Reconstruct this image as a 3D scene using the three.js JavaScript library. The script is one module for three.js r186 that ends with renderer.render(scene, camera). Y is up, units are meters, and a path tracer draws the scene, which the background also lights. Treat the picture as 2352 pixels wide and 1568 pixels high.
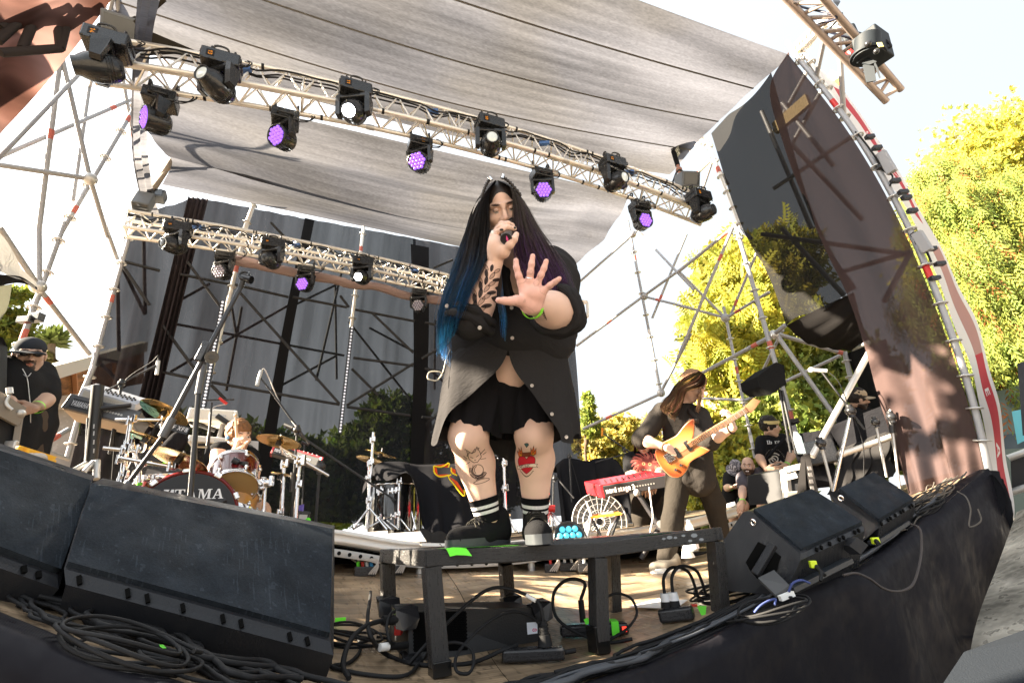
import*as THREE from 'three';
import {mergeGeometries,mergeVertices,toCreasedNormals} from 'three/addons/utils/BufferGeometryUtils.js';
import {ConvexGeometry} from 'three/addons/geometries/ConvexGeometry.js';
import {RoundedBoxGeometry} from 'three/addons/geometries/RoundedBoxGeometry.js';
// camera, sky, sun, exposure
const EYE=0.47,FOV=72,rad=THREE.MathUtils.degToRad;
const scene=new THREE.Scene();
const camera=new THREE.PerspectiveCamera(FOV,1024 / 682,0.03,900);
const V=(x,y,z)=>new THREE.Vector3(x,y,z);
const pitch=rad(21.8),roll=rad(4);
const camF=V(0,Math.sin(pitch),-Math.cos(pitch)),upright=V(0,Math.cos(pitch),Math.sin(pitch));
const camR=V(Math.cos(roll),0,0).addScaledVector(upright,-Math.sin(roll));
const camU=V(Math.sin(roll),0,0).addScaledVector(upright,Math.cos(roll));
const eye=V(0,EYE,0);
camera.position.copy(eye);
camera.quaternion.setFromRotationMatrix(new THREE.Matrix4().makeBasis(camR,camU,camF.clone().negate()));
const SUN=V(-0.884,0.454,0.109).normalize();
{
const w=512,h=256,d=new Float32Array(w*h*4);
for (let j=0;j <h;j++) for (let i=0;i <w;i++) {
const el=((j + 0.5) / h - 0.5)*Math.PI,az=((i + 0.5) / w - 0.5)*2*Math.PI;
const dir=V(Math.cos(el)*Math.cos(az),Math.sin(el),Math.cos(el)*Math.sin(az));
const c=dir.dot(SUN),up=Math.max(0,dir.y),g=Math.exp(-(1 - c)*2.6),low=Math.exp(-up*2.6);
const a=0.084 + 0.31*g + 0.021*low;
const blue=(1 - g*0.85)*(1 - low*0.7);
d.set([a*(1 - 0.15*blue),a*(1 - 0.06*blue),a*(1 + 0.03*blue),1],(j*w + i)*4);
}
const t=new THREE.DataTexture(d,w,h,THREE.RGBAFormat,THREE.FloatType);
t.mapping=THREE.EquirectangularReflectionMapping;t.magFilter=THREE.LinearFilter;t.needsUpdate=true;
scene.background=t;scene.environment=t;
}
const sun=new THREE.DirectionalLight(new THREE.Color(1,0.86,0.66),5);
sun.position.copy(SUN).multiplyScalar(40);sun.castShadow=true;sun.shadow.radius=1.2;
Object.assign(sun.shadow.camera,{left:-16,right:16,top:16,bottom:-16,near:1,far:90});sun.shadow.mapSize.set(4096,4096);
scene.add(sun,sun.target);
const renderer=new THREE.WebGLRenderer();
renderer.toneMapping=THREE.LinearToneMapping;renderer.toneMappingExposure=11;
renderer.shadowMap.enabled=true;
// picture points (2352 x 1568) to places
const FPX=784 / Math.tan(rad(FOV / 2));
const ray=(x,y)=>camF.clone().addScaledVector(camR,(x - 1176) / FPX).addScaledVector(camU,-(y - 784) / FPX);
const at=(x,y,r)=>{const d=ray(x,y);return d.multiplyScalar(r / Math.hypot(d.x,d.z)).add(eye);};
const onY=(x,y,h)=>{const d=ray(x,y);return d.multiplyScalar((h - EYE) / d.y).add(eye);};
const K=(n)=>{const ox=[0,780.9,1561.7][n % 3],oy=[0,517.4,1041.5][Math.floor(n / 3)];return (x,y,r)=>at(ox + x*0.336,oy + y*0.336,r);};
const k0=K(0),k1=K(1),k2=K(2),k3=K(3),k4=K(4),k5=K(5),k6=K(6),k7=K(7),k8=K(8);
let seedN=7;
const rnd=()=>{seedN=(seedN + 0x6d2b79f5) |0;let t=Math.imul(seedN ^(seedN >>>15),1 |seedN);t=(t + Math.imul(t ^(t >>>7),61 |t)) ^ t;return ((t ^(t >>>14)) >>>0) / 4294967296;};
const rr=(a,b)=>a +(b - a)*rnd();
const lerp=THREE.MathUtils.lerp,clamp=THREE.MathUtils.clamp,smooth=THREE.MathUtils.smoothstep;
const hash=(x,y,z)=>{let n=Math.imul(x,374761393) + Math.imul(y,668265263) + Math.imul(z,2147483647 ^ 12345);n=Math.imul(n ^(n >>>13),1274126177);return ((n ^(n >>>16)) >>>0) / 4294967296;};
function noise3(x,y,z,px=0) {
const X=Math.floor(x),Y=Math.floor(y),Z=Math.floor(z);let u=x - X,v=y - Y,w=z - Z;u=u*u*(3 - 2*u);v=v*v*(3 - 2*v);w=w*w*(3 - 2*w);
const m=(a)=>(px?((a % px) + px) % px:a),h=(i,j,k)=>hash(m(X + i),m(Y + j),Z + k);
return lerp(lerp(lerp(h(0,0,0),h(1,0,0),u),lerp(h(0,1,0),h(1,1,0),u),v),lerp(lerp(h(0,0,1),h(1,0,1),u),lerp(h(0,1,1),h(1,1,1),u),v),w);
}
const fbm=(x,y,z=0,o=4,px=0)=>{let s=0,a=0.5,t=0;for (let i=0;i <o;i++) {s +=a*noise3(x,y,z + i*7,px);t +=a;a*=0.5;x*=2;y*=2;z*=2;px*=2;} return s / t;};
// things, parts
const used=new Map(),worldly=new Set();
function numbered(n) {const c=used.get(n)??0;used.set(n,c + 1);return c?n + '_' + String(c).padStart(3,'0'):n;}
function tag(o,label,category,group,kind) {if (label) o.userData.label=label;if (category) o.userData.category=category;if (group) o.userData.group=group;if (kind) o.userData.kind=kind;return o;}
function thing(name,label,category,p,group,local=false) {const o=new THREE.Group();o.name=numbered(name);o.position.copy(p);scene.add(o);if (!local) worldly.add(o);return tag(o,label,category,group);}
const rootOf=(o)=>{while (o.parent &&o.parent !==scene) o=o.parent;return o;};
function part(t,name,g,m,label) {
if (Array.isArray(g)) g=merge(g);
const r=rootOf(t);
if (worldly.has(r)) g=g.clone().translate(-r.position.x,-r.position.y,-r.position.z);
const o=new THREE.Mesh(g,m);o.name=name;o.castShadow=o.receiveShadow=true;t.add(o);if (label) o.userData.label=label;return o;
}
function pieceAt(t,name,g,m,p,q,s) {const o=new THREE.Mesh(g,m);o.name=name;o.castShadow=o.receiveShadow=true;const r=rootOf(t);o.position.copy(p);if (worldly.has(r)) o.position.sub(r.position);if (q) o.quaternion.copy(q);if (s) o.scale.copy(s);t.add(o);return o;}
function solo(name,label,category,g,m,group,kind) {
if (Array.isArray(g)) g=merge(g);
g.computeBoundingBox();const b=g.boundingBox,p=V((b.min.x + b.max.x) / 2,b.min.y,(b.min.z + b.max.z) / 2);
const o=new THREE.Mesh(g.clone().translate(-p.x,-p.y,-p.z),m);o.name=numbered(name);o.position.copy(p);o.castShadow=o.receiveShadow=true;scene.add(o);return tag(o,label,category,group,kind);
}
function structure(name,g,m) {const o=new THREE.Mesh(Array.isArray(g)?merge(g):g,m);o.name=numbered(name);o.userData.kind='structure';o.castShadow=o.receiveShadow=true;scene.add(o);return o;}
function merge(list) {
list=list.map((g)=>{g=g.index?g.toNonIndexed():g;if (!g.attributes.normal) g.computeVertexNormals();if (!g.attributes.uv) g.setAttribute('uv',new THREE.BufferAttribute(new Float32Array(g.attributes.position.count*2),2));return g;});
const col=list.some((g)=>g.attributes.color);
for (const g of list) {for (const n of Object.keys(g.attributes)) if (!['position','normal','uv','color'].includes(n)) g.deleteAttribute(n);if (col &&!g.attributes.color) g.setAttribute('color',new THREE.BufferAttribute(new Float32Array(g.attributes.position.count*3).fill(1),3));}
return mergeGeometries(list);
}
// shapes
const curve=(p,n=24,closed=false)=>new THREE.CatmullRomCurve3(p,closed,'centripetal').getPoints(n);
function tube(pts,r,seg=7,closed=false) {
const n=pts.length,pos=[],nor=[],uv=[],idx=[];
const T=pts.map((p,i)=>{const a=closed?pts[(i + n - 1) % n]:pts[Math.max(0,i - 1)],b=closed?pts[(i + 1) % n]:pts[Math.min(n - 1,i + 1)];return b.clone().sub(a).normalize();});
let N=Math.abs(T[0].y) <0.9?V(0,1,0):V(1,0,0),L=0;
for (let i=0;i <n;i++) {
N=N.clone().addScaledVector(T[i],-N.dot(T[i])).normalize();const B=T[i].clone().cross(N),q=typeof r==='function'?r(i /(n - 1),i):r;if (i) L +=pts[i].distanceTo(pts[i - 1]);
for (let k=0;k <=seg;k++) {const a=(k / seg)*2*Math.PI,d=N.clone().multiplyScalar(Math.cos(a)).addScaledVector(B,Math.sin(a));nor.push(d.x,d.y,d.z);d.multiplyScalar(q).add(pts[i]);pos.push(d.x,d.y,d.z);uv.push(k / seg,L);}
}
const m=closed?n:n - 1,s=seg + 1;
for (let i=0;i <m;i++) for (let k=0;k <seg;k++) {const a=i*s + k,b=((i + 1) % n)*s + k;idx.push(a,a + 1,b,b,a + 1,b + 1);}
if (!closed) for (const [i,f] of [[0,-1],[n - 1,1]]) {
const c=pos.length / 3;pos.push(pts[i].x,pts[i].y,pts[i].z);nor.push(T[i].x*f,T[i].y*f,T[i].z*f);uv.push(0,0);
for (let k=0;k <=seg;k++) {const o=(i*s + k)*3;pos.push(pos[o],pos[o + 1],pos[o + 2]);nor.push(T[i].x*f,T[i].y*f,T[i].z*f);uv.push(0,0);}
for (let k=0;k <seg;k++) f <0?idx.push(c,c + 2 + k,c + 1 + k):idx.push(c,c + 1 + k,c + 2 + k);
}
return geo(pos,idx,nor,uv);
}
function geo(pos,idx,nor,uv,col) {
const g=new THREE.BufferGeometry();g.setAttribute('position',new THREE.Float32BufferAttribute(pos,3));if (nor) g.setAttribute('normal',new THREE.Float32BufferAttribute(nor,3));g.setAttribute('uv',new THREE.Float32BufferAttribute(uv??new Float32Array((pos.length / 3)*2),2));
if (col) g.setAttribute('color',new THREE.Float32BufferAttribute(col,3));if (idx) g.setIndex(idx);if (!nor) g.computeVertexNormals();return g;
}
const bar=(a,b,r,seg=8)=>tube([a,b],r,seg);
const UP=V(0,1,0);
function beam(a,b,w,h,up=UP,bev=0) {
const z=b.clone().sub(a),L=z.length();z.normalize();const x=up.clone().cross(z).normalize(),y=z.clone().cross(x);
const g=bev?new RoundedBoxGeometry(w,h,L,2,bev):new THREE.BoxGeometry(w,h,L);
return g.applyMatrix4(new THREE.Matrix4().makeBasis(x,y,z).setPosition(a.clone().lerp(b,0.5)));
}
const box=(w,h,d,p=V(0,0,0),bev=0)=>(bev?new RoundedBoxGeometry(w,h,d,2,bev):new THREE.BoxGeometry(w,h,d)).translate(p.x,p.y,p.z);
const cyl=(r1,r2,h,p=V(0,0,0),seg=20,open=false)=>new THREE.CylinderGeometry(r1,r2,h,seg,1,open).translate(p.x,p.y,p.z);
const ball=(r,p=V(0,0,0),a=14,b=10)=>new THREE.SphereGeometry(r,a,b).translate(p.x,p.y,p.z);
const hull=(p)=>new ConvexGeometry(p);
const lathe=(pts,seg=28)=>new THREE.LatheGeometry(pts.map(([x,y])=>new THREE.Vector2(x,y)),seg);
function sheet(rows,f,thick=0) {
const R=rows.length,C=rows[0].length,pos=[],uv=[],idx=[],U=[];let v=0;
for (let i=0;i <R;i++) {let u=0;if (i) v +=rows[i][C >>1].distanceTo(rows[i - 1][C >>1]);for (let j=0;j <C;j++) {if (j) u +=rows[i][j].distanceTo(rows[i][j - 1]);const p=rows[i][j].clone();if (f) f(p,j /(C - 1),i /(R - 1));pos.push(p.x,p.y,p.z);uv.push(u,v);}}
for (let i=0;i <R - 1;i++) for (let j=0;j <C - 1;j++) {const a=i*C + j;idx.push(a,a + 1,a + C,a + C,a + 1,a + C + 1);}
return geo(pos,idx,null,uv);
}
function between(A,B,nu,nv) {const a=curve(A,nv),b=curve(B,nv),rows=[];for (let i=0;i <=nv;i++) rows.push(Array.from({length:nu + 1},(_,j)=>a[i].clone().lerp(b[i],j / nu)));return rows;}
function prism(A,B,crease=0.6) {
const n=A.length,pos=[],idx=[],all=[...A,...B];for (const p of all) pos.push(p.x,p.y,p.z);
for (let i=0;i <n;i++) {const j=(i + 1) % n;idx.push(i,j,n + i,n + i,j,n + j);}
for (let i=1;i <n - 1;i++) {idx.push(0,i + 1,i);idx.push(n,n + i,n + i + 1);}
const g=geo(pos,idx).toNonIndexed();g.computeVertexNormals();return boxUV(g);
}
function boxUV(g) {const p=g.attributes.position,n=g.attributes.normal,uv=new Float32Array(p.count*2);for (let i=0;i <p.count;i++) {const a=Math.abs(n.getX(i)),b=Math.abs(n.getY(i)),c=Math.abs(n.getZ(i));const q=a >b &&a >c?[p.getZ(i),p.getY(i)]:b >c?[p.getX(i),p.getZ(i)]:[p.getX(i),p.getY(i)];uv.set(q,i*2);} g.setAttribute('uv',new THREE.BufferAttribute(uv,2));return g;}
const basis=(x,y,z,p)=>new THREE.Matrix4().makeBasis(x,y,z).setPosition(p);
const look=(dir,up=UP)=>{const z=dir.clone().normalize(),x=up.clone().cross(z).normalize();return new THREE.Quaternion().setFromRotationMatrix(new THREE.Matrix4().makeBasis(x,z.clone().cross(x),z));};
// materials
const lin=(a)=>(Array.isArray(a)?new THREE.Color().setRGB(...a):new THREE.Color(a));
const std=(c,rough=0.6,metal=0,o={})=>new THREE.MeshPhysicalMaterial({color:lin(c),roughness:rough,metalness:metal,side:THREE.DoubleSide,specularIntensity:rough >0.8?0.12:rough >0.55?0.5:1,...o});
const phy=(c,rough,o={})=>new THREE.MeshPhysicalMaterial({color:lin(c),roughness:rough,side:THREE.DoubleSide,...o});
function dataTex(n,f,srgb=false,m=n) {const d=new Uint8Array(n*m*4);for (let j=0;j <m;j++) for (let i=0;i <n;i++) {const c=f(i / n,j / m),o=(j*n + i)*4;for (let k=0;k <3;k++) d[o + k]=clamp((Array.isArray(c)?c[k]:c)*255,0,255);d[o + 3]=Array.isArray(c) &&c.length >3?c[3]*255:255;} const t=new THREE.DataTexture(d,n,m);t.wrapS=t.wrapT=THREE.RepeatWrapping;t.magFilter=THREE.LinearFilter;t.minFilter=THREE.LinearFilter;if (srgb) t.colorSpace=THREE.SRGBColorSpace;t.needsUpdate=true;return t;}
const rep=(t,u,v=u)=>{t=t.clone();t.repeat.set(u,v);t.needsUpdate=true;return t;};
function canvasTex(w,h,draw,srgb=true) {const c=document.createElement('canvas');c.width=w;c.height=h;const x=c.getContext('2d');draw(x,w,h);const t=new THREE.CanvasTexture(c);if (srgb) t.colorSpace=THREE.SRGBColorSpace;t.magFilter=THREE.LinearFilter;return t;}
const GRAIN=dataTex(256,(u,v)=>0.5 + 0.5*(fbm(u*64,v*64,1,2,64) - 0.5)*1.4);
const CLOTH=dataTex(512,(u,v)=>{const w=0.5 + 0.25*Math.sin(u*512*Math.PI*0.5)*Math.sin(v*512*Math.PI*0.5);return w*0.5 + 0.5*fbm(u*24,v*24,3,4,24);});
const WRINK=dataTex(512,(u,v)=>{const a=fbm(u*4,v*4,5,3,4),c=1 - clamp(Math.abs(fbm(u*5 + 0.3*a,v*5,17,2,5) - 0.5)*14,0,1);return clamp(0.75*a + 0.10*c + 0.12*fbm(u*64,v*64,9,2,64),0,1);});
const BLOTCH=dataTex(512,(u,v)=>clamp(0.72 + 0.9*(fbm(u*8,v*8,11,5,8) - 0.5) +(fbm(u*90,v*90,2,2,90) >0.72?0.12:0),0,1));
const SCUFF=dataTex(512,(u,v)=>{const a=fbm(u*10,v*10,21,5,10),s=fbm(u*60,v*8,4,3,8);return clamp(0.55 + 0.5*(a - 0.5) +(s >0.66?0.18:0),0,1);});
const M={
steel:std([0.55,0.54,0.52],0.42,0.75,{bumpMap:rep(GRAIN,2),bumpScale:0.0006}),
scaff:std([0.33,0.33,0.34],0.55,0.4),
alu:std([0.78,0.74,0.68],0.38,0.55),
chrome:std([0.85,0.84,0.84],0.12,1),
blackMetal:std([0.022,0.022,0.024],0.42,0.2),
blackPlastic:std([0.018,0.018,0.02],0.5,0,{roughnessMap:SCUFF}),
fixture:std([0.016,0.017,0.019],0.46,0,{roughnessMap:SCUFF}),
rubber:std([0.012,0.012,0.013],0.7),
blackCloth:std([0.012,0.012,0.014],0.95,0,{bumpMap:rep(WRINK,0.8),bumpScale:0.012}),
red:std([0.55,0.02,0.015],0.45),lime:std([0.16,0.85,0.05],0.6),yellow:std([0.8,0.75,0.02],0.5),white:std([0.8,0.8,0.78],0.6),orange:std([0.8,0.3,0.03],0.6),
};
// the stage floor: a surface through known places
function surface(ctrl) {
const n=ctrl.length,N=n + 3,A=[],phi=(d)=>(d <1e-6?0:d*d*Math.log(d));
for (let i=0;i <n;i++) {A.push([...ctrl.map((c,j)=>phi(Math.hypot(c.x - ctrl[i].x,c.z - ctrl[i].z)) +(i===j?0.02:0)),1,ctrl[i].x,ctrl[i].z,ctrl[i].y]);}
for (const f of [()=>1,(c)=>c.x,(c)=>c.z]) A.push([...ctrl.map(f),0,0,0,0]);
for (let i=0;i <N;i++) {let p=i;for (let j=i;j <N;j++) if (Math.abs(A[j][i]) >Math.abs(A[p][i])) p=j;[A[i],A[p]]=[A[p],A[i]];for (let j=0;j <N;j++) if (j !==i) {const k=A[j][i] / A[i][i];for (let c=i;c <=N;c++) A[j][c] -=k*A[i][c];}}
const w=A.map((row,i)=>row[N] / row[i]);
return (x,z)=>{let s=w[n] + w[n + 1]*x + w[n + 2]*z;for (let i=0;i <n;i++) s +=w[i]*phi(Math.hypot(ctrl[i].x - x,ctrl[i].z - z));return s;};
}
const EDGE=[at(-420,1290,2.3),at(-200,1370,2.0),at(0,1451,1.75),at(302,1568,1.5),at(600,1650,1.4),at(1000,1690,1.45),at(1419,1568,1.78),at(1562,1512,2.1),at(1830,1364,2.75),at(1982,1310,3.15),at(2113,1209,3.8),at(2267,1078,4.6)];
const FLOORPTS=[...EDGE,at(1010,1555,2.02),at(893,1440,2.7),at(1378,1500,2.3),at(1655,1405,2.75),at(1410,1410,2.95),at(1165,1372,3.0),at(1525,1312,4.1),at(900,1312,3.9),at(1250,1308,4.1),at(2090,1135,4.9),at(1750,1262,4.6),at(1640,1222,6.5),at(300,1240,4.2),at(0,1190,4.2)];
const floorY=surface(FLOORPTS);
const onFloor=(x,y)=>{const d=ray(x,y);let t0=0.3,t=0.3;for (;t <14;t +=0.02) {const p=d.clone().multiplyScalar(t).add(eye);if (p.y <floorY(p.x,p.z)) break;t0=t;} for (let i=0;i <14;i++) {const m=(t0 + t) / 2,p=d.clone().multiplyScalar(m).add(eye);if (p.y <floorY(p.x,p.z)) t=m;else t0=m;} return d.multiplyScalar(t).add(eye);};
const rOf=(p)=>Math.hypot(p.x,p.z);
const sX=V(0.889,0,-0.459),sZ=V(0.459,0,0.889);
const GROUND=-0.95;
const T_PLY=dataTex(1024,(u,v)=>{const g=fbm(u*6,v*90,3,4,6),s=fbm(u*10,v*10,8,5,10),k=fbm(u*120,v*40,5,2,40),w=fbm(u*3,v*300,15,2,3);let a=0.78 + 0.34*(g - 0.5) + 0.55*(s - 0.5) +(w >0.7?-0.1:0);a*=k >0.74?0.78:1;return [a,a*0.985,a*0.95];},true);
const M_floor=std([0.50,0.375,0.26],0.62,0,{map:rep(T_PLY,0.42),roughnessMap:rep(SCUFF,0.7),bumpMap:rep(T_PLY,0.42),bumpScale:0.0015});
{
const back=[V(-7.5,0,-2.2),V(-7,0,-3),V(-6.5,0,-4),V(-6,0,-5),V(-4.5,0,-5.8),V(-2.5,0,-6.7),V(-0.5,0,-7.4),V(0.8,0,-7.7),V(2.2,0,-7.6),V(3.2,0,-7.0),V(4.2,0,-6.2),V(4.9,0,-5.0)];
const deck=thing('stage_floor',null,null,V(0,0,-3));deck.userData.kind='structure';
const a=curve(EDGE,70),b=curve(back,70),rows=[];
for (let i=0;i <=60;i++) rows.push(a.map((p,j)=>{const q=p.clone().lerp(b[j],i / 60);q.y=floorY(q.x,q.z);return q;}));
const cols=10,depth=5;
for (let d=0;d <depth;d++) for (let c=0;c <cols;c++) {
const j0=Math.round((c*70) / cols),j1=Math.round(((c + 1)*70) / cols),i0=d*12,i1=i0 + 12;
const sub=rows.slice(i0,i1 + 1).map((r)=>r.slice(j0,j1 + 1).map((p)=>p.clone())),lift=rr(0,0.0015),ce=sub[6][(j1 - j0) >>1];
for (const r of sub) for (const p of r) {p.lerp(ce,0.0035);p.y +=lift;}
const g=sheet(sub),uv=g.attributes.uv,ou=rnd()*5,ov=rnd()*5,pos=g.attributes.position;for (let i=0;i <uv.count;i++) uv.setXY(i,pos.getX(i)*0.889 - pos.getZ(i)*0.459 + ou,pos.getX(i)*0.459 + pos.getZ(i)*0.889 + ov);
const m=M_floor.clone();const t=rr(0.86,1.1);m.color.multiplyScalar(t);part(deck,'plank',g,m);
}
part(deck,'sub_floor',sheet(rows,(p)=>{p.y -=0.03;}),std([0.03,0.025,0.02],0.9));
}
const M_skirt=std([0.0125,0.012,0.015],0.95,0,{bumpMap:rep(WRINK,0.5),bumpScale:0.010,roughnessMap:CLOTH});
{
const e=curve(EDGE,130),rows=[];
const prof=[[-0.10,0.006],[-0.03,0.012],[0.012,0.004],[0.03,-0.05],[0.035,-0.16],[0.04,-0.3],[0.05,-0.5],[0.07,-0.75],[0.09,-1.0],[0.12,-1.3]];
for (const [o,h] of prof) rows.push(e.map((p,i)=>{const a=e[Math.max(0,i - 1)],b=e[Math.min(e.length - 1,i + 1)],n=V(b.z - a.z,0,-(b.x - a.x)).normalize().negate();const fold=h <-0.03?(0.02*Math.sin(i*0.9 + 1.4*Math.sin(i*0.21)) + 0.014*Math.sin(i*0.37 + h*2))*Math.min(1,-h*2):0,q=p.clone().addScaledVector(n,o + fold);q.y=(o <0?floorY(q.x,q.z):p.y) + h;return q;}));
solo('stage_skirt','wide black cloth skirt hanging from the front edge of the stage','stage skirt',sheet(rows),M_skirt);
}
structure('ground',new THREE.CircleGeometry(420,64).rotateX(-Math.PI / 2).translate(0,GROUND - 0.06,0),std([0.36,0.32,0.27],0.95,0,{map:rep(BLOTCH,60),bumpMap:rep(BLOTCH,200),bumpScale:0.02}));
{
const T=dataTex(512,(u,v)=>{const a=fbm(u*7,v*7,31,5,7),b=fbm(u*50,v*50,3,3,50),c=0.62 + 0.6*(a - 0.5) + 0.25*(b - 0.5) -(b >0.7?0.15:0);return [c,c*0.985,c*0.95];},true);
const rows=between([at(2560,1080,5.4),at(2540,1250,4.4),at(2520,1400,3.6),at(2500,1650,2.9)],[at(2336,1175,4.5),at(2292,1300,4.0),at(2246,1420,3.5),at(2205,1640,2.95)],24,24);
structure('pavement',sheet(rows,(p)=>{p.y +=0.012*(fbm(p.x*3,p.z*3,2) - 0.5);}),std([0.6,0.57,0.52],0.9,0,{map:rep(T,0.5),bumpMap:rep(T,0.5),bumpScale:0.02}));
const A=[at(2215,1497,2.25),at(2370,1440,2.7),at(2620,1420,2.6),at(2500,1700,1.7),at(2120,1640,1.8)],B=A.map((p)=>p.clone().add(V(0,-0.55,0)));
const g=prism(A,B);solo('black_block','black painted low block with chipped edges beside the pit pavement','plinth',g,std([0.014,0.017,0.022],0.85,0,{bumpMap:rep(GRAIN,5),bumpScale:0.002}));
}
// roof, backdrop, wings: cloth sheets
const T_roof=dataTex(1024,(u,v)=>{const s=fbm(u*3,v*90,3,5,3),b=fbm(u*2,v*7,12,4,2),f=fbm(u*240,v*420,6,2,240),w=fbm(u*5,v*5,40,3,5);let a=0.70 + 0.16*(s - 0.5) + 0.75*(b - 0.5) + 0.12*(f - 0.5);const t=clamp((w - 0.35)*1.6,0,1);a=clamp(a,0.3,1);return [a*lerp(0.96,1.0,t),a*lerp(0.975,0.985,t),a*lerp(1.02,0.95,t)];},true);
const M_roof=phy([0.215,0.21,0.215],1,{map:rep(T_roof,0.16,0.30),transmission:0.62,bumpMap:rep(T_roof,0.16,0.3),bumpScale:0.003,specularIntensity:0});
const RY=4.8;
const roofA=onY(1815,125,RY),roofB=onY(1538,400,RY - 0.05),roofC=onY(322,120,RY),roofD=roofC.clone().add(roofA).sub(roofB).addScaledVector(sX,-0.8);
{
const rows=[];const nu=60,nv=40;
for (let i=0;i <=nv;i++) {const t=i / nv;rows.push(Array.from({length:nu + 1},(_,j)=>{const s=j / nu,L=roofC.clone().lerp(roofD,t),R=roofB.clone().lerp(roofA,t),p=L.lerp(R,s);p.y +=-0.17*Math.sin(Math.PI*s)*(0.5 + 0.5*Math.sin(Math.PI*t)) + 0.05*Math.sin(Math.PI*t) + 0.05*(fbm(s*2,t*9,4,3) - 0.5);p.addScaledVector(sZ,0.22*Math.sin(Math.PI*s)*(t >0.9?0:1 - t)*-0.4);return p;}));}
const g=sheet(rows);const t=thing('front_roof_sheet','grey streaked shade cloth roof over the front of the stage','canopy',roofC);part(t,'cloth',g,M_roof);for (const i of [9,19,30]) part(t,'seam',sheet([rows[i].map((p)=>p.clone().add(V(0,-0.004,0))),rows[i].map((p)=>p.clone().add(V(0,-0.006,0)).addScaledVector(sZ,0.02))]),std([0.14,0.135,0.13],0.95));
}
{
const L=[onY(318,118,RY - 0.05),onY(322,190,RY - 0.02),onY(330,280,RY - 0.02),onY(392,360,RY - 0.25),onY(372,424,RY - 0.12)],R=[onY(1446,448,RY - 0.12),onY(1420,500,RY - 0.2),onY(1390,540,RY - 0.25),onY(1350,585,RY - 0.2),onY(1306,618,RY - 0.06)];
L[0]=onY(318,185,RY - 0.02);L[1]=onY(322,250,RY);L[2]=onY(345,320,RY - 0.03);
const a=curve(L,44),b=curve(R,44),rows=[];
for (let i=0;i <=44;i++) rows.push(Array.from({length:71},(_,j)=>{const s=j / 70,t=i / 44,p=a[i].clone().lerp(b[i],s);const e=Math.sin(Math.PI*t);p.y +=-0.30*Math.sin(Math.PI*Math.min(1,s*1.1))*Math.sin(Math.PI*Math.min(1,t*1.25))*0.9 + e*0.10*Math.sin(t*16 + s*3.2 + 1.3*Math.sin(s*5))*(0.35 + 0.65*s*(1 - s)*4) + e*0.06*(fbm(s*3,t*8,21,3) - 0.5);return p;}));
solo('rear_roof_sheet','sagging wrinkled grey shade cloth roof over the back of the stage','canopy',sheet(rows),M_roof);
const l2=[at(318,-60,2.6),at(306,60,3.1),at(300,200,3.9),at(300,340,4.7),at(318,440,5.6),at(332,490,6.1)],l1=[at(372,-60,2.65),at(345,60,3.2),at(334,200,4.0),at(336,330,4.78),at(352,440,5.65),at(366,490,6.1)];
solo('roof_edge_drop','narrow folded strip of pale cloth hanging along the left roof edge','curtain',sheet(between(l2,l1,14,40),(p,u,v)=>p.addScaledVector(sX,0.02*Math.sin(u*14 + v*3))),M_roof);
}
const T_scrim=dataTex(512,(u,v)=>{const s=fbm(u*40,v*3,3,4,40),b=fbm(u*6,v*4,12,4,6);return clamp(0.945 + 0.07*(s - 0.5) + 0.06*(b - 0.5),0,1);});
const scrim=(c,op,su=0.2)=>std(c,0.95,0,{transparent:true,opacity:op,alphaMap:rep(T_scrim,su,0.16),bumpMap:rep(WRINK,0.5),bumpScale:0.02});
const M_scrimA=scrim([0.020,0.017,0.020],1.0),M_scrimB=scrim([0.016,0.018,0.021],0.975,0.3);
const M_strap=std([0.010,0.010,0.011],0.9);
function curtain(name,label,A,B,nu,nv,m,fold,group) {return solo(name,label,'curtain',sheet(between(A,B,nu,nv),(p,u,v)=>{p.add(fold(u,v));}),m,group);}
const fz=(amp,k,ph=0)=>(u,v)=>sZ.clone().multiplyScalar(amp*(Math.sin(u*k + ph + 0.8*Math.sin(v*3 + ph)) + 0.4*Math.sin(u*k*2.3 + v*2))*(0.25 + 0.75*v));
curtain('backdrop_curtain','brownish see-through curtain at the far left of the backdrop',[at(296,500,6.15),at(235,780,6.2),at(150,1120,6.2)],[at(455,452,6.35),at(395,760,6.25),at(300,1130,6.3)],44,20,M_scrimA,fz(0.045,17));
curtain('backdrop_curtain','dark drape of gathered cloth bunched beside the far left curtain',[at(432,452,6.2),at(350,800,6.12),at(262,1140,6.1)],[at(478,458,6.2),at(420,690,6.14),at(318,1140,6.1)],30,20,std([0.035,0.028,0.03],0.95,0,{bumpMap:rep(WRINK,0.5),bumpScale:0.02}),fz(0.06,26,1));
curtain('backdrop_curtain','see-through grey backdrop panel behind the drum kit',[at(462,455,6.42),at(395,780,6.4),at(300,1150,6.4)],[at(716,505,6.62),at(664,780,6.6),at(600,1190,6.6)],60,20,M_scrimA,fz(0.03,30,2));
curtain('backdrop_curtain','see-through bluish backdrop panel between the two black straps',[at(712,503,6.6),at(660,780,6.6),at(598,1190,6.6)],[at(955,548,6.8),at(958,780,6.8),at(948,1210,6.8)],60,20,M_scrimB,fz(0.025,26,3));
curtain('backdrop_curtain','see-through dark backdrop panel behind the singer',[at(948,547,6.8),at(952,780,6.8),at(945,1210,6.8)],[at(1296,612,7.0),at(1322,800,7.05),at(1345,1180,7.1)],60,20,scrim([0.02,0.018,0.021],0.995),fz(0.03,33,4));
const strapG='black straps on the backdrop';
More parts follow.
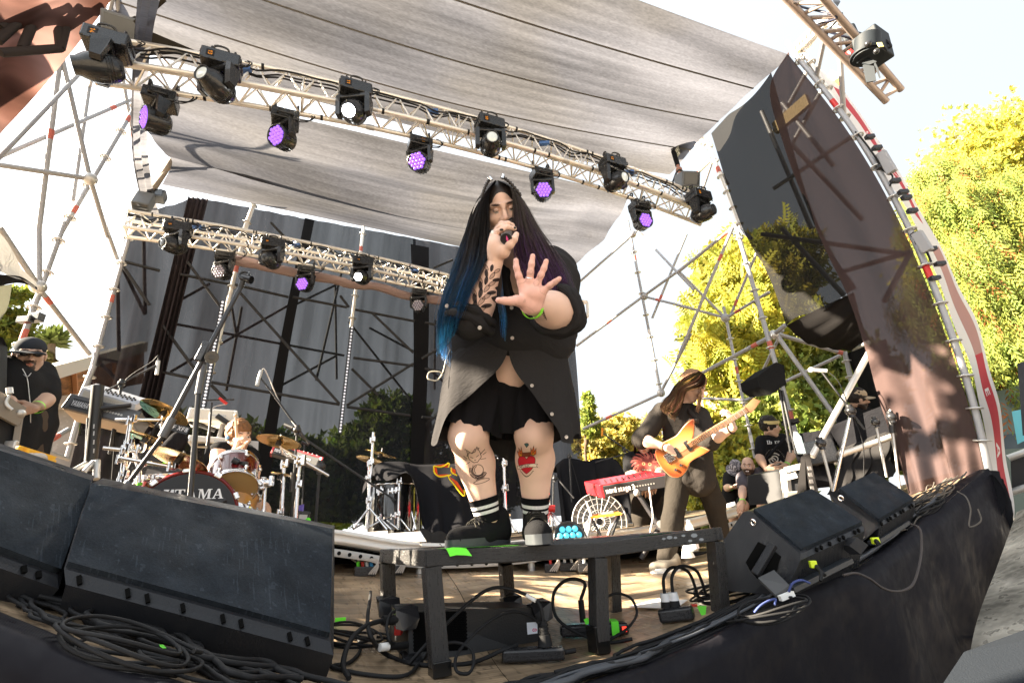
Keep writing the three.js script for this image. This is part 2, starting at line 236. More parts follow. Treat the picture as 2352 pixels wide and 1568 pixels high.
solo('backdrop_strap','wide black vertical strap on the backdrop left of the lit moving head','strap',sheet(between([at(700,500,6.55),at(640,800,6.55),at(570,1190,6.55)],[at(722,505,6.55),at(664,800,6.55),at(606,1190,6.55)],6,20)),M_strap,strapG);
solo('backdrop_strap','wide black vertical strap on the backdrop directly left of the singer','strap',sheet(between([at(943,560,6.72),at(950,800,6.72),at(936,1200,6.72)],[at(985,568,6.72),at(984,800,6.72),at(966,1200,6.72)],6,20)),M_strap,strapG);
const sheer=(c,o)=>std(c,0.97,0,{transparent:true,opacity:o,specularIntensity:0.03,bumpMap:rep(WRINK,0.5),bumpScale:0.008}),M_wing=sheer([0.055,0.037,0.035],0.955),M_wingIn=sheer([0.014,0.0135,0.013],0.94);
curtain('wing_curtain','dark green-black see-through cloth wrapped round the hanging box at right',[at(1634,306,5.4),at(1698,505,5.4),at(1764,640,5.4),at(1806,748,5.35)],[at(1768,176,4.66),at(1850,400,4.9),at(1912,560,5.0),at(1962,672,5.0)],50,30,M_wingIn,(u,v)=>V(0.03*Math.sin(u*9 + v*4),0.03*Math.sin(v*12 + u*8),0.04*Math.sin(u*7 - v*5)));
{
const rows=between([at(1806,748,5.35),at(1850,785,5.6),at(1900,800,5.9),at(1960,806,6.0)],[at(1962,672,5.0),at(1972,710,5.1),at(1982,745,5.25),at(1996,782,5.5)],24,16);
solo('wing_soffit','black sagging cloth underside of the hanging box at right','curtain',sheet(rows,(p,u,v)=>{p.y +=-0.05*Math.sin(Math.PI*u)*Math.sin(Math.PI*v) + 0.012*Math.sin(v*30 + u*3);}),std([0.014,0.013,0.013],0.95));
solo('wing_curtain','black curtain hanging behind the man in the beige cap','curtain',sheet(between([at(1945,812,6.2),at(1985,930,6.2),at(2010,1080,6.2)],[at(2030,780,6.0),at(2060,930,6.0),at(2090,1080,6.0)],20,10),(p,u)=>p.addScaledVector(sZ,0.05*Math.sin(u*22))),std([0.012,0.012,0.012],0.95));
}
const poleTop=at(1818,122,4.45);
const WP=[[1815,125,4.45],[1880,205,4.48],[1945,292,4.5],[2010,395,4.52],[2066,500,4.55],[2120,620,4.57],[2170,750,4.6],[2210,870,4.62],[2240,980,4.64],[2264,1090,4.66]];
{
const R=WP.map(([x,y,r])=>at(x - 4,y,r - 0.03)),L=[[1812,118,4.5],[1770,194,4.6],[1800,330,4.8],[1852,470,5.0],[1900,580,4.98],[1948,680,4.95],[1985,790,4.92],[2020,920,4.88],[2055,1030,4.85],[2088,1138,4.82]].map(([x,y,r])=>at(x,y,r));
curtain('wing_curtain','tall brown-black curtain along the right side pole with a sunlit foot',L,R,70,60,M_wing,(u,v)=>sX.clone().multiplyScalar(-0.07*Math.sin(u*11 + 0.7*Math.sin(v*4))*(0.15 + v)*Math.sin(Math.PI*clamp(u,0.02,0.98))).addScaledVector(sX,-0.05*Math.sin(u*31 + v*6)*Math.max(0,v - 0.75)*2));
const f0=curve(L.slice(-2).concat(R.slice(-1)),8);
}
// scaffolding
const G_ros=mergeGeometries([new THREE.TorusGeometry(0.044,0.007,5,16),...[0,1,2,3].map((i)=>new THREE.BoxGeometry(0.085,0.012,0.008).rotateZ((i*Math.PI) / 4))]).rotateX(Math.PI / 2);
function pole(t,a,b,r=0.024,ros=0,bands=[],m=M.scaff) {
r*=0.8;part(t,'pole',bar(a,b,r,10),m);const d=b.clone().sub(a).normalize(),q=new THREE.Quaternion().setFromUnitVectors(UP,d);
for (let i=0;i <ros;i++) pieceAt(t,'rosette',G_ros,M.steel,a.clone().lerp(b,(i + 0.6) / ros),q);
for (const s of bands) part(t,'marker_band',bar(a.clone().lerp(b,s),a.clone().lerp(b,s).addScaledVector(d,0.09),r + 0.002,10),s*10 % 1 >0.5?std([0.62,0.6,0.58],0.5):std([0.45,0.12,0.09],0.6));
}
const sc=(t,k,x0,y0,r0,x1,y1,r1,rad=0.024,ros=0,bands=[],m)=>pole(t,k(x0,y0,r0),k(x1,y1,r1),rad,ros,bands,m);
{
const t=thing('scaffold_tower','hazy grey scaffolding tower of tubes and rosettes at the left side of the stage','scaffolding',at(100,1150,5.4));
sc(t,k0,415,350,4.9,262,1568,5.3,0.026,0,[0.45]);sc(t,k3,262,0,5.3,264,420,5.3,0.026);
sc(t,k0,410,350,4.9,612,1220,5.2,0.026);sc(t,k0,612,1220,5.2,735,1620,5.7,0.026);sc(t,k3,715,0,5.8,800,230,6.1,0.024);
sc(t,k0,612,560,5.5,495,1370,5.6,0.022);sc(t,k0,770,-20,4.0,612,590,5.5,0.02,0,[0.3]);sc(t,k0,800,-20,4.0,835,520,5.0,0.022);
sc(t,k0,-60,1130,4.8,630,410,5.0,0.02);sc(t,k0,-40,1085,5.2,965,650,5.8,0.024,0,[0.72]);
sc(t,k0,975,640,5.7,420,1580,5.5,0.026,5,[0.2,0.85]);sc(t,k3,440,-20,5.5,95,930,5.3,0.026,4,[0.8]);
sc(t,k0,-40,1122,5.1,612,1222,5.2,0.028);sc(t,k0,838,540,5.6,985,1370,6.2,0.024,0,[0.4]);
sc(t,k3,-10,10,4.9,255,410,5.3,0.028);sc(t,k3,255,420,5.3,610,880,6.1,0.026,0,[0.12]);
part(t,'node_joint',ball(0.06,k0(612,1222,5.2)),M.steel);part(t,'node_joint',ball(0.06,k3(258,420,5.3)),M.steel);part(t,'node_joint',ball(0.05,k0(410,350,4.9)),M.steel);
part(t,'clamp_lamp',[bar(k3(165,640,5.2),k3(235,610,5.2),0.012),box(0.09,0.07,0.06,k3(245,630,5.2)),box(0.1,0.05,0.05,k3(170,645,5.2))],M.blackPlastic);
}
{
const t=thing('scaffold_tower','scaffolding of pale tubes standing along the left edge of the backdrop curtains','scaffolding',at(160,1120,6.1));
sc(t,k3,905,-10,6.05,455,1590,6.0,0.026,8,[0.35,0.66]);sc(t,k0,975,1370,6.1,870,1568,6.05,0.024,2);
sc(t,k3,640,960,5.95,560,1150,5.95,0.03);sc(t,k3,240,1530,5.3,465,1395,5.6,0.026,0,[0.45]);sc(t,k3,180,1500,5.4,470,1600,5.6,0.02);
}
{
const t=thing('scaffold_tower','dark lattice of scaffold tubes showing against the see-through backdrop','scaffolding',at(600,1190,6.5)),D=std([0.03,0.03,0.032],0.6,0.2);
const F=[[820,240,1090,310],[825,260,1020,545],[1110,685,1370,1040],[1230,335,1560,400],[1280,250,1500,550],[1560,395,1970,490],[1630,450,2320,1220],[1030,985,1330,1050],[1430,1070,1500,1080],[1430,1070,2320,1225],[1440,1090,1540,1190],[1850,-20,1960,95],[2000,490,2370,560],[1700,0,1700,10]].slice(0,13);
for (const [a,b,c,d] of F) sc(t,k3,a,b,6.12,c,d,6.15 +(c - a)*0.0001,0.022,0,[],D);
for (const [a,b,c,d] of [[100,575,510,655],[580,665,740,695],[560,910,780,780],[45,1230,500,945],[80,980,260,1160],[90,905,500,960],[580,980,760,1010],[45,1240,480,1300],[560,1310,620,1315],[640,290,770,235],[0,480,60,560],[220,600,500,870]]) sc(t,k4,a,b,6.55,c,d,6.6,0.024,0,[],D);
for (const [a,b,c,d,r] of [[1140,560,1430,400,7.4],[1120,660,2352,890,7.4],[1165,1000,1420,850,7.4],[1490,820,2000,530,7.4],[1615,760,1560,420,7.5],[1615,760,1650,560,7.5],[1615,760,1545,1130,7.5],[980,100,990,600,6.7],[800,330,810,860,6.7],[820,260,990,610,6.7],[640,900,920,960,6.7],[2000,550,2352,380,7.5],[1890,1110,2300,890,7.5],[2290,400,2300,1050,7.6],[2160,1060,2352,240,7.5],[650,910,850,1110,6.7]]) sc(t,k3,a,b,r,c,d,r + 0.1,0.024,0,[],D);
for (const [a,b,c,d] of [[650,650,645,1120],[560,940,720,1080],[660,1300,540,1400],[60,660,480,1190],[200,700,500,860],[1490,805,1590,830],[1550,870,1600,830]]) sc(t,k4,a,b,7.5,c,d,7.55,0.024,0,[],D);
sc(t,k3,1690,-20,6.0,1420,1090,6.0,0.03,6,[0.3],M.alu);sc(t,k0,1755,1340,6.05,1670,1568,6.0,0.034,2,[],M.alu);
sc(t,k4,165,-20,6.5,75,700,6.45,0.03,5,[0.25],M.alu);
}
for (const [label,a,b,n,r] of [['perforated led bar with white dots on the post behind the microphone stand',[520,510],[395,1230],34,5.9],['perforated led bar with white dots on the post left of the singer',[855,690],[778,1000],34,6.4]]) {
const P=label.includes('left of')?(f)=>at(lerp(808,780,f),lerp(750,995,f),6.35):(f)=>at(lerp(512,462,f),lerp(692,960,f),5.85);
const t=thing('led_bar_light',label,'light bar',P(1),'led bars on the backdrop posts');const dir=P(1).sub(P(0)).normalize(),side=dir.clone().cross(sZ).normalize();
part(t,'housing',beam(P(0),P(1),0.05,0.04,sZ),M.blackPlastic);const g=[];for (let i=0;i <n;i++) g.push(ball(0.014,P((i + 0.5) / n).addScaledVector(sZ,0.026).addScaledVector(side,0),8,6));part(t,'led_lens_row',g,std([0.75,0.75,0.78],0.3,0,{emissive:lin([0.05,0.05,0.055])}));
}
{
const t=thing('scaffold_tower','open scaffolding of grey tubes with red bands at the right rear of the stage','scaffolding',at(1720,1140,6.4));
sc(t,k4,1968,-30,6.7,2195,1150,6.9,0.026,8,[0.22,0.66]);sc(t,k4,1600,420,6.7,2040,30,6.65,0.024,0,[]);sc(t,k4,2040,40,6.65,2420,440,6.2,0.022,0,[0.05]);
sc(t,k4,1615,825,6.9,2080,480,6.8,0.026,0,[0.45]);sc(t,k4,2080,480,6.8,2420,235,6.4,0.026);sc(t,k4,2085,488,6.8,2420,570,6.4,0.022,0,[0.25]);
sc(t,k4,2370,60,6.5,2135,635,6.8,0.022,0,[0.72]);sc(t,k4,1660,1392,6.9,2195,1150,6.9,0.026,0,[0.3]);sc(t,k4,2400,740,6.4,2195,1140,6.9,0.024);
sc(t,k5,-20,325,6.3,365,15,5.9,0.028,0,[0.8]);sc(t,k5,365,10,5.9,-10,900,6.5,0.026,0,[0.2]);sc(t,k5,-10,310,6.4,312,632,6.6,0.022);sc(t,k5,-10,545,6.5,312,632,6.6,0.024);
sc(t,k5,300,555,6.6,515,1590,6.8,0.024,7,[0.42,0.86]);sc(t,k5,320,632,6.6,612,455,6.2,0.024,0,[0.22]);sc(t,k5,525,190,6.2,352,605,6.6,0.022,0,[0.75]);
sc(t,k5,130,1022,6.7,645,748,5.75,0.030,0,[0.75]);sc(t,k5,100,1180,6.8,450,1195,6.7,0.024);sc(t,k5,450,1195,6.7,1100,888,6.4,0.024);sc(t,k5,705,715,5.9,480,1175,6.7,0.022);
for (const p of [k4(2080,485,6.8),k4(2195,1145,6.9),k5(312,632,6.6),k4(2000,60,6.65)]) part(t,'node_joint',ball(0.06,p,10,8),M.scaff);
}
{
const t=thing('scaffold_tower','scaffolding carrying the hanging cloth box at the right of the stage','scaffolding',at(1840,1090,5.6));
sc(t,k2,180,945,5.6,425,1580,5.65,0.03,6,[0.33],M.alu);sc(t,k5,380,-10,5.65,842,1590,5.7,0.031,8,[0.83,0.55]);
sc(t,k2,135,900,5.6,170,990,5.6,0.028);sc(t,k2,205,1100,5.65,65,1235,5.9,0.026,0,[0.5],M.alu);sc(t,k2,215,1120,5.65,125,1390,5.9,0.024);sc(t,k2,-10,1005,6.0,212,1072,5.65,0.026,0,[],M.alu);sc(t,k2,240,1105,5.65,330,1260,5.65,0.024);
sc(t,k5,650,738,5.7,1110,872,6.2,0.028,0,[0.93]);sc(t,k5,665,750,5.7,1112,1375,5.75,0.028);sc(t,k5,645,745,5.7,725,680,5.5,0.03);sc(t,k5,1300,862,5.4,905,1580,4.95,0.034,0,[],M.alu);
sc(t,k5,1095,1570,4.9,1485,1432,5.0,0.03,0,[],M.alu);sc(t,k5,1128,865,6.2,1178,1080,6.2,0.03,2);sc(t,k5,1290,800,5.4,1180,850,6.0,0.026);sc(t,k5,400,20,5.65,490,90,5.5,0.026);
for (const [x0,y0,x1,y1] of [[700,700,1050,1130],[560,760,900,1560],[880,470,640,900],[1000,560,760,1000],[640,1290,1180,930],[760,980,1250,1500]]) sc(t,k2,x0,y0,5.5,x1,y1,5.6,0.03,0,[],M.scaff);for (const [x0,y0,x1,y1] of [[560,60,1580,200],[700,20,1200,560],[1580,180,1400,520],[1100,320,1580,180]]) sc(t,k5,x0,y0,5.4,x1,y1,5.2,0.03,0,[],M.scaff);part(t,'perforated_beam',beam(k2(650,880,5.6),k2(880,680,5.4),0.05,0.16),std([0.4,0.3,0.15],0.7));
const g=[],a=k2(-15,1000,6.0),b=k2(152,962,5.6);part(t,'perforated_beam',beam(a,b,0.06,0.09),M.alu);
for (let i=0;i <9;i++) g.push(new THREE.CylinderGeometry(0.018,0.018,0.066,10).rotateZ(Math.PI / 2).applyQuaternion(look(b.clone().sub(a))).translate(...a.clone().lerp(b,(i + 0.5) / 9).toArray()));part(t,'beam_holes',g,std([0.03,0.03,0.03],0.8));
part(t,'node_joint',ball(0.055,k5(642,748,5.7),10,8),M.steel);
}
{
const t=thing('scaffold_tower','tall scaffold pole with rosettes at the right front corner of the stage','scaffolding',at(2264,1090,4.66));
const pts=curve(WP.map(([x,y,r])=>at(x + 9,y - 4,r)),40);part(t,'pole',tube(pts,0.022,10),M.scaff);const G2=G_ros;
for (let i=1;i <40;i +=3) {const d=pts[i + 1]?pts[i + 1].clone().sub(pts[i]).normalize():UP;pieceAt(t,'rosette',G2,M.steel,pts[i],new THREE.Quaternion().setFromUnitVectors(UP,d));}
for (const i of [6,22]) part(t,'marker_band',tube([pts[i],pts[i + 1]],0.0235,10),M.red);
sc(t,k2,735,285,4.5,790,370,4.5,0.028,0,[],M.alu);sc(t,k2,800,335,4.5,975,235 - 60,4.3,0.035,0,[],M.alu);sc(t,k2,870,330,4.45,1050,95,4.1,0.02,0,[],M.alu);sc(t,k2,1000,215,4.1,935,520,4.5,0.026);sc(t,k2,1078,95,4.0,1122,780,4.55,0.026);
sc(t,k2,985,135,4.05,1120,215,4.0,0.022,0,[],M.alu);sc(t,k2,830,330,4.5,1180,880,4.6,0.026,3,[],M.alu);
const a=k2(800,330,4.5),b=k2(1050,90,4.05),g=[];part(t,'perforated_beam',beam(a,b,0.05,0.10),M.alu);for (let i=0;i <9;i++) g.push(new THREE.CylinderGeometry(0.02,0.02,0.056,10).rotateZ(Math.PI / 2).applyQuaternion(look(b.clone().sub(a))).translate(...a.clone().lerp(b,(i + 0.5) / 9).toArray()));part(t,'beam_holes',g,std([0.05,0.05,0.05],0.8));
for (const [x,y] of [[1300,935],[1350,1010],[1380,1140],[1475,1235],[1528,1312],[1550,1350],[1590,1440]]) part(t,'clip',box(0.07,0.035,0.04,k2(x,y,4.5),0.004),M.blackPlastic);
for (const [x,y] of [[1620,60],[1650,110],[1720,160],[1780,262],[1745,360]]) part(t,'clip',box(0.07,0.03,0.04,k5(x,y,4.55),0.004),M.blackPlastic);
part(t,'wire',tube(curve([k2(1190,890,4.5),k2(1240,940,4.45),k2(1330,1060,4.45),k2(1400,1170,4.5),k2(1455,1200,4.5),k2(1440,1270,4.5)],30),0.007,5),M.rubber);
part(t,'wire',tube(curve([k5(1640,120,4.5),k5(1690,180,4.5),k5(1720,250,4.5)],16),0.008,5),M.rubber);
}
for (const [a,b] of [[[1375,1040],[1455,1180]],[[1620,20 + 1568],[1700,150 + 1568]]]) {const p=k2(a[0],a[1],4.48),q=k2(b[0],b[1],4.5);solo('pole_strip_light',a[0]<1500?'grey slim strip light clipped high on the right corner pole':'grey slim strip light clipped to the right corner pole at mid height','strip light',beam(p,q,0.07,0.05,sX,0.008),std([0.3,0.3,0.31],0.5,0.3));}
{
const O=[[960,470,4.9],[1090,580,4.95],[1190,720,4.97],[1310,880,5.0],[1420,1040,5.0],[1540,1250,5.02],[1640,1420,5.05],[1735,1600,5.08]].map(([x,y,r])=>k2(x,y,r)).concat([[1830,240],[1930,450],[2020,640],[2090,850],[2140,1050],[2190,1260],[2235,1568]].map(([x,y])=>k5(x,y,5.1)),[k8(2270,250,5.0),k8(2285,450,4.9),k8(2240,600,4.8)]);
const I=[[935,480,4.8],[1010,590,4.82],[1100,730,4.84],[1190,870,4.86],[1300,1040,4.88],[1420,1230,4.9],[1530,1400,4.92],[1640,1590,4.95]].map(([x,y,r])=>k2(x,y,r)).concat([[1735,290],[1810,500],[1890,700],[1965,900],[2030,1120],[2075,1300],[2110,1568]].map(([x,y])=>k5(x,y,4.95)),[k8(2150,200,4.85),k8(2200,430,4.8),k8(2228,590,4.75)]);
const T=canvasTex(256,2048,(c,w,h)=>{c.fillStyle='#e9e6e6';c.fillRect(0,0,w,h);c.fillStyle='#c23a48';c.beginPath();c.moveTo(130,120);c.bezierCurveTo(60,350,210,520,120,760);c.lineTo(180,800);c.bezierCurveTo(240,560,180,330,220,150);c.fill();c.fillStyle='#b98d86';c.fillRect(95,900,120,430);c.fillStyle='#c0303c';c.beginPath();c.moveTo(95,1330);c.lineTo(215,1330);c.lineTo(200,2048);c.lineTo(110,2048);c.fill();c.fillStyle='#e9e6e6';c.save();c.translate(150,1520);c.rotate(Math.PI / 2);c.font='bold 74px sans-serif';c.fillText('E',-60,26);c.fillText('A',130,26);c.restore();c.strokeStyle='#f3e6e6';c.lineWidth=7;c.beginPath();c.arc(165,420,40,0,5);c.stroke();c.beginPath();c.moveTo(140,540);c.lineTo(205,590);c.stroke();});
const g=sheet(between(I,O,8,90),(p,u,v)=>p.addScaledVector(sZ,0.006*Math.sin(v*40 + u*3))),uv=g.attributes.uv;for (let i=0;i <uv.count;i++) {const j=i % 9,k=Math.floor(i / 9);uv.setXY(i,j / 8,1 - k / 90);}
solo('side_banner','long white and red printed banner running down outside the right corner pole','banner',g,phy([0.8,0.8,0.8],0.9,{map:T,transmission:0.3}));
}
{
const X=-5.0,rows=[],low=[-0.9,0.5,1.8,2.9].map((y)=>Array.from({length:9},(_,j)=>V(X + 0.03*Math.sin(j),y,lerp(-0.8,-1.5,j / 8))));for (const y of [-0.9,0.6,2,3,3.6,4.85]) rows.push(Array.from({length:25},(_,j)=>V(X + 0.05*Math.sin(j*1.1),y,lerp(3,-0.8,j / 24))));
const g=[sheet(rows),sheet(low),sheet([0,0.5,1].map((f)=>Array.from({length:17},(_,j)=>V(X + 0.05*Math.sin(j),lerp(j >6?3.15:3.6,4.85,f),lerp(-0.8,-2.4,j / 16)))))];
solo('wing_curtain','dark wing curtain beyond the left edge of the picture','curtain',g,std([0.02,0.018,0.018],0.95));}
{
const A=[at(-160,-160,3.6),at(-140,90,4.1),at(-110,330,4.7)],B=[at(330,-90,3.5),at(140,128,4.2),at(-12,305,4.75)];
const T=dataTex(256,(u,v)=>{const s=fbm(u*4,v*14,3,4,4),b=fbm(u*5,v*3,9,4,5);const k=clamp(0.55 + 1.2*(s - 0.5) + 0.8*(b - 0.5),0.05,1),w=clamp((b - 0.52)*5,0,1);return [k,k*lerp(0.74,0.85,w),k*lerp(0.66,0.83,w)];},true);
const g=sheet(between(A,B,30,24),(p,u,v)=>p.addScaledVector(sZ,0.06*Math.sin(u*9 + v*3)));
const t=thing('side_banner','reddish brown sunlit banner cloth tied to the scaffolding at the upper left','banner',at(-12,305,4.75));part(t,'cloth',g,phy([0.26,0.215,0.2],1,{map:rep(T,0.3),transmission:0.55,specularIntensity:0}));
const D=std([0.03,0.025,0.025],0.8);for (const [x0,y0,x1,y1] of [[0,360,410,330],[410,330,365,-30],[410,330,500,-40],[150,330,300,-30],[0,190,170,-20],[340,0,660,40],[60,160,410,100],[-20,280,300,-10]]) part(t,'batten',bar(k0(x0,y0,4.02),k0(x1,y1,4.0),0.03),D);
for (const [x,y] of [[680,50],[548,185],[255,495],[100,680]]) part(t,'eyelet',new THREE.TorusGeometry(0.05,0.012,6,14).applyQuaternion(look(camF)).translate(...k0(x,y,4.25 +(700 - x)*0.0007).toArray()),M.steel);
}
{
const rows=between([k3(-60,30,4.3),k3(30,90,4.4),k3(70,160,4.5),k3(150,300,4.8),k3(250,395,5.2)],[k3(-60,330,4.0),k3(0,335,4.1),k3(60,345,4.3),k3(150,360,4.7),k3(250,430,5.15)],14,24);
solo('side_tarp','grey tarpaulin corner tied to the left scaffolding joint','tarpaulin',sheet(rows,(p,u,v)=>{p.y -=0.03*Math.sin(u*3.1);p.addScaledVector(sZ,0.04*Math.sin(v*9 + u*5));}),phy([0.3,0.29,0.27],0.95,{transmission:0.3,bumpMap:rep(WRINK,0.8),bumpScale:0.02}));
solo('side_tarp','dark underside fold of cloth below the left tarpaulin corner','tarpaulin',sheet(between([k3(-60,330,4.05),k3(60,340,4.3),k3(150,355,4.7),k3(252,425,5.2)],[k3(-60,430,4.3),k3(60,400,4.5),k3(160,400,4.85),k3(252,440,5.2)],6,20)),M.blackCloth);
solo('side_tarp','strip of olive netting hanging at the left edge under the tarpaulin','netting',sheet(between([k3(-60,420,4.3),k3(-40,560,4.3),k3(-40,700,4.3)],[k3(80,400,4.5),k3(50,560,4.4),k3(5,640,4.3)],8,12)),phy([0.1,0.1,0.07],0.95,{transmission:0.4}));
}
// trusses
function truss(label,a,b,s,bays,camber) {
const d=b.clone().sub(a),L=d.length();d.normalize();const back=UP.clone().cross(d).normalize().negate(),t=thing('lighting_truss',label,'truss',a.clone().lerp(b,0.5),'box trusses hung across the stage');
if (back.dot(sZ) >0) back.negate();
const C=[V(0,0,0),V(0,s,0),back.clone().multiplyScalar(s),back.clone().multiplyScalar(s).add(V(0,s,0))],P=(i,f)=>a.clone().addScaledVector(d,f*L).add(C[i]).add(V(0,camber*4*f*(1 - f),0));
for (let i=0;i <4;i++) {part(t,'chord',tube(Array.from({length:25},(_,j)=>P(i,j / 24)),0.020,10),M.alu);}
const G=new THREE.CylinderGeometry(0.008,0.008,1,7);
const brace=(p,q)=>{const v=q.clone().sub(p),l=v.length();pieceAt(t,'brace',G,M.alu,p.clone().lerp(q,0.5),new THREE.Quaternion().setFromUnitVectors(UP,v.normalize()),V(1,l,1));};
for (let k=0;k <bays;k++) {const f=k / bays,g=(k + 0.5) / bays,h=(k + 1) / bays;for (const [i,j] of [[0,1],[2,0],[3,1],[2,3]]) {brace(P(i,f),P(j,g));brace(P(j,g),P(i,h));} if (k % 6===0) for (const [i,j] of [[0,1],[0,2],[2,3],[1,3]]) brace(P(i,f + 0.002),P(j,f + 0.002));}
for (let i=0;i <4;i++) for (const f of [0.33,0.66]) part(t,'sleeve',bar(P(i,f - 0.006),P(i,f + 0.006),0.025,10),M.steel);
for (let i=0;i <bays*1.4;i++) {const q=[0,1,2][i % 3],f=rr(0.05,0.97);part(t,'tape',bar(P(q,f),P(q,f + 0.0035),0.0225,8),M.rubber);}
for (let w=0;w <3;w++) {const p=[];for (let i=0;i <=40;i++) p.push(P(1,i / 40).addScaledVector(back,-0.03 + s*0.3*w*0.5).add(V(0,-0.02 - 0.05*fbm(i*0.6,w*9,4) -(i % 5===2?0.05:0),0)));part(t,'cable',tube(curve(p,120),0.007,5),M.rubber);}
for (const f of [0.16,0.42,0.62,0.8]) part(t,'plug',[box(0.1,0.035,0.04,P(1,f).add(V(0,-0.07,0)),0.006)],std([0.05,0.12,0.3],0.5));
return {t,P,d,back,L};
}
const frontTruss=truss('long front box truss of pale aluminium tubes crossing under the roof',at(193,130,3.35),at(1640,492,4.95),0.2,26,0.24);
const backTruss=truss('rear box truss of aluminium tubes crossing before the backdrop',at(282,520,5.55),at(1075,672,5.85),0.2,20,0.07);
{
const t=thing('lighting_truss','short end of a box truss showing right behind the singer','truss',at(1340,700,5.9));const a=k4(1560,512,5.9),b=k4(1690,520,5.95),c=k4(1560,600,5.9),d=k4(1695,622,5.95),e=k4(1560,645,6.2),f=k4(1640,662,6.2);
for (const [p,q] of [[a,b],[c,d],[e,f],[a,d],[b,d],[b,c],[c,f],[d,f]]) part(t,'chord',bar(p,q,0.018),M.alu);
}
{
const t=thing('ladder_truss','ladder truss of rusty tubes sticking out over the right corner of the stage','truss',k2(1100,300,3.7));
const a=(f)=>k2(lerp(640,1415,f),lerp(-100,695,f),lerp(3.0,4.1,f)),b=(f)=>k2(lerp(905,1515,f),lerp(-105,612,f),lerp(3.0,4.15,f)),R=std([0.36,0.29,0.25],0.5,0.45);
part(t,'chord',bar(a(0),a(1),0.024,10),R);part(t,'chord',bar(b(0),b(1),0.024,10),R);
const F=[0.17,0.3,0.42,0.53,0.64,0.76,0.88,0.985];F.forEach((f,i)=>{part(t,'brace',bar(a(f - 0.02),b(f),0.014),R);if (F[i + 1]) part(t,'brace',bar(b(f),a(F[i + 1] - 0.05),0.014),R);});
part(t,'cable',tube(curve([a(0.02),a(0.2).add(V(0,0.05,0)),b(0.25).add(V(0,-0.06,0)),a(0.4).add(V(0,0.06,0)),b(0.55),b(0.7).add(V(0,0.04,0))],50),0.008,5),std([0.01,0.012,0.03],0.5));
part(t,'cable',tube(curve([b(0.28),b(0.33).add(V(0.02,0.05,0)),a(0.5).add(V(0,0.08,0)),a(0.62).add(V(0,0.02,0)),b(0.68)],40),0.008,5),M.rubber);
const l=thing('profile_spotlight','grey profile spotlight with barn doors on the ladder truss','spotlight',k2(1310,330,3.5)),c=std([0.014,0.018,0.022],0.6);
const A=k2(1300,250,3.45),B=k2(1330,400,3.45),ax=B.clone().sub(A).normalize();
part(l,'body',beam(A,k2(1340,410,3.45),0.17,0.15,sZ,0.01),c);part(l,'tube_housing',bar(k2(1285,260,3.38),k2(1285,360,3.38),0.075,18),c);part(l,'knob',[ball(0.022,k2(1288,300,3.3)),ball(0.018,k2(1345,350,3.3))],M.blackPlastic);
const nose=k2(1290,395,3.4);part(l,'nose',bar(k2(1290,355,3.4),nose,0.085,20),c);part(l,'gate_ring',bar(k2(1288,372,3.4),k2(1288,385,3.4),0.1,20),c);
for (const [p,q,r,s] of [[[1220,420],[1270,385],[1350,420],[1300,440]],[[1330,410],[1360,470],[1375,530],[1345,440]],[[1260,440],[1330,450],[1345,550],[1285,560]]]) {const P4=[p,q,r,s].map(([x,y])=>k2(x,y,3.4));part(l,'barn_door',[hull([...P4,...P4.map((v)=>v.clone().addScaledVector(camF,0.012))])],c);}
part(l,'cable',tube(curve([k2(1360,280,3.45),k2(1400,270,3.45),k2(1445,320,3.45),k2(1420,325,3.45),k2(1390,330,3.45)],20),0.008,5),M.rubber);part(l,'warning_sticker',box(0.03,0.04,0.004,k2(1372,305,3.32)),std([0.75,0.7,0.3],0.6));
part(l,'yoke',[bar(k2(1215,240,3.6),k2(1240,385,3.5),0.014),bar(k2(1210,230,3.6),k2(1270,250,3.5),0.016)],c);
const h=thing('truss_case_lamp','grey lamp housing behind the profile spotlight on the ladder truss','lamp',k2(1190,300,3.75));part(h,'body',beam(k2(1130,300,3.9),k2(1230,240,3.9),0.2,0.14,UP,0.02),c);part(h,'ribbon',bar(k2(1150,345,3.75),k2(1185,378,3.75),0.022),M.red);
const q=thing('truss_corner_lamp','dark lamp cut off by the top edge on the ladder truss','lamp',k2(760,10,3.3));part(q,'body',[hull([k2(700,-40,3.4),k2(740,40,3.35),k2(800,40,3.35),k2(825,-30,3.4),k2(760,-60,3.4),k2(760,20,3.15),k2(800,20,3.15)])],c);part(q,'clamp',[hull([k2(1030,-30,3.3),k2(1080,45,3.3),k2(1100,10,3.3),k2(1060,-40,3.3),k2(1050,10,3.2)])],M.blackPlastic);
}
{const t=thing('beacon_box','small white and orange box fixed above the right corner pole','box',k2(1060,560,5.2));part(t,'shell',[hull([k2(1000,530,5.2),k2(1040,480,5.2),k2(1080,500,5.2),k2(1090,525,5.2),k2(1040,560,5.2),k2(1050,500,5.35),k2(1085,530,5.35)])],std([0.8,0.72,0.6],0.6));part(t,'base',[hull([k2(1040,562,5.2),k2(1092,527,5.2),k2(1102,550,5.2),k2(1100,575,5.2),k2(1075,600,5.2),k2(1090,570,5.35),k2(1060,560,5.35)])],M.orange);}
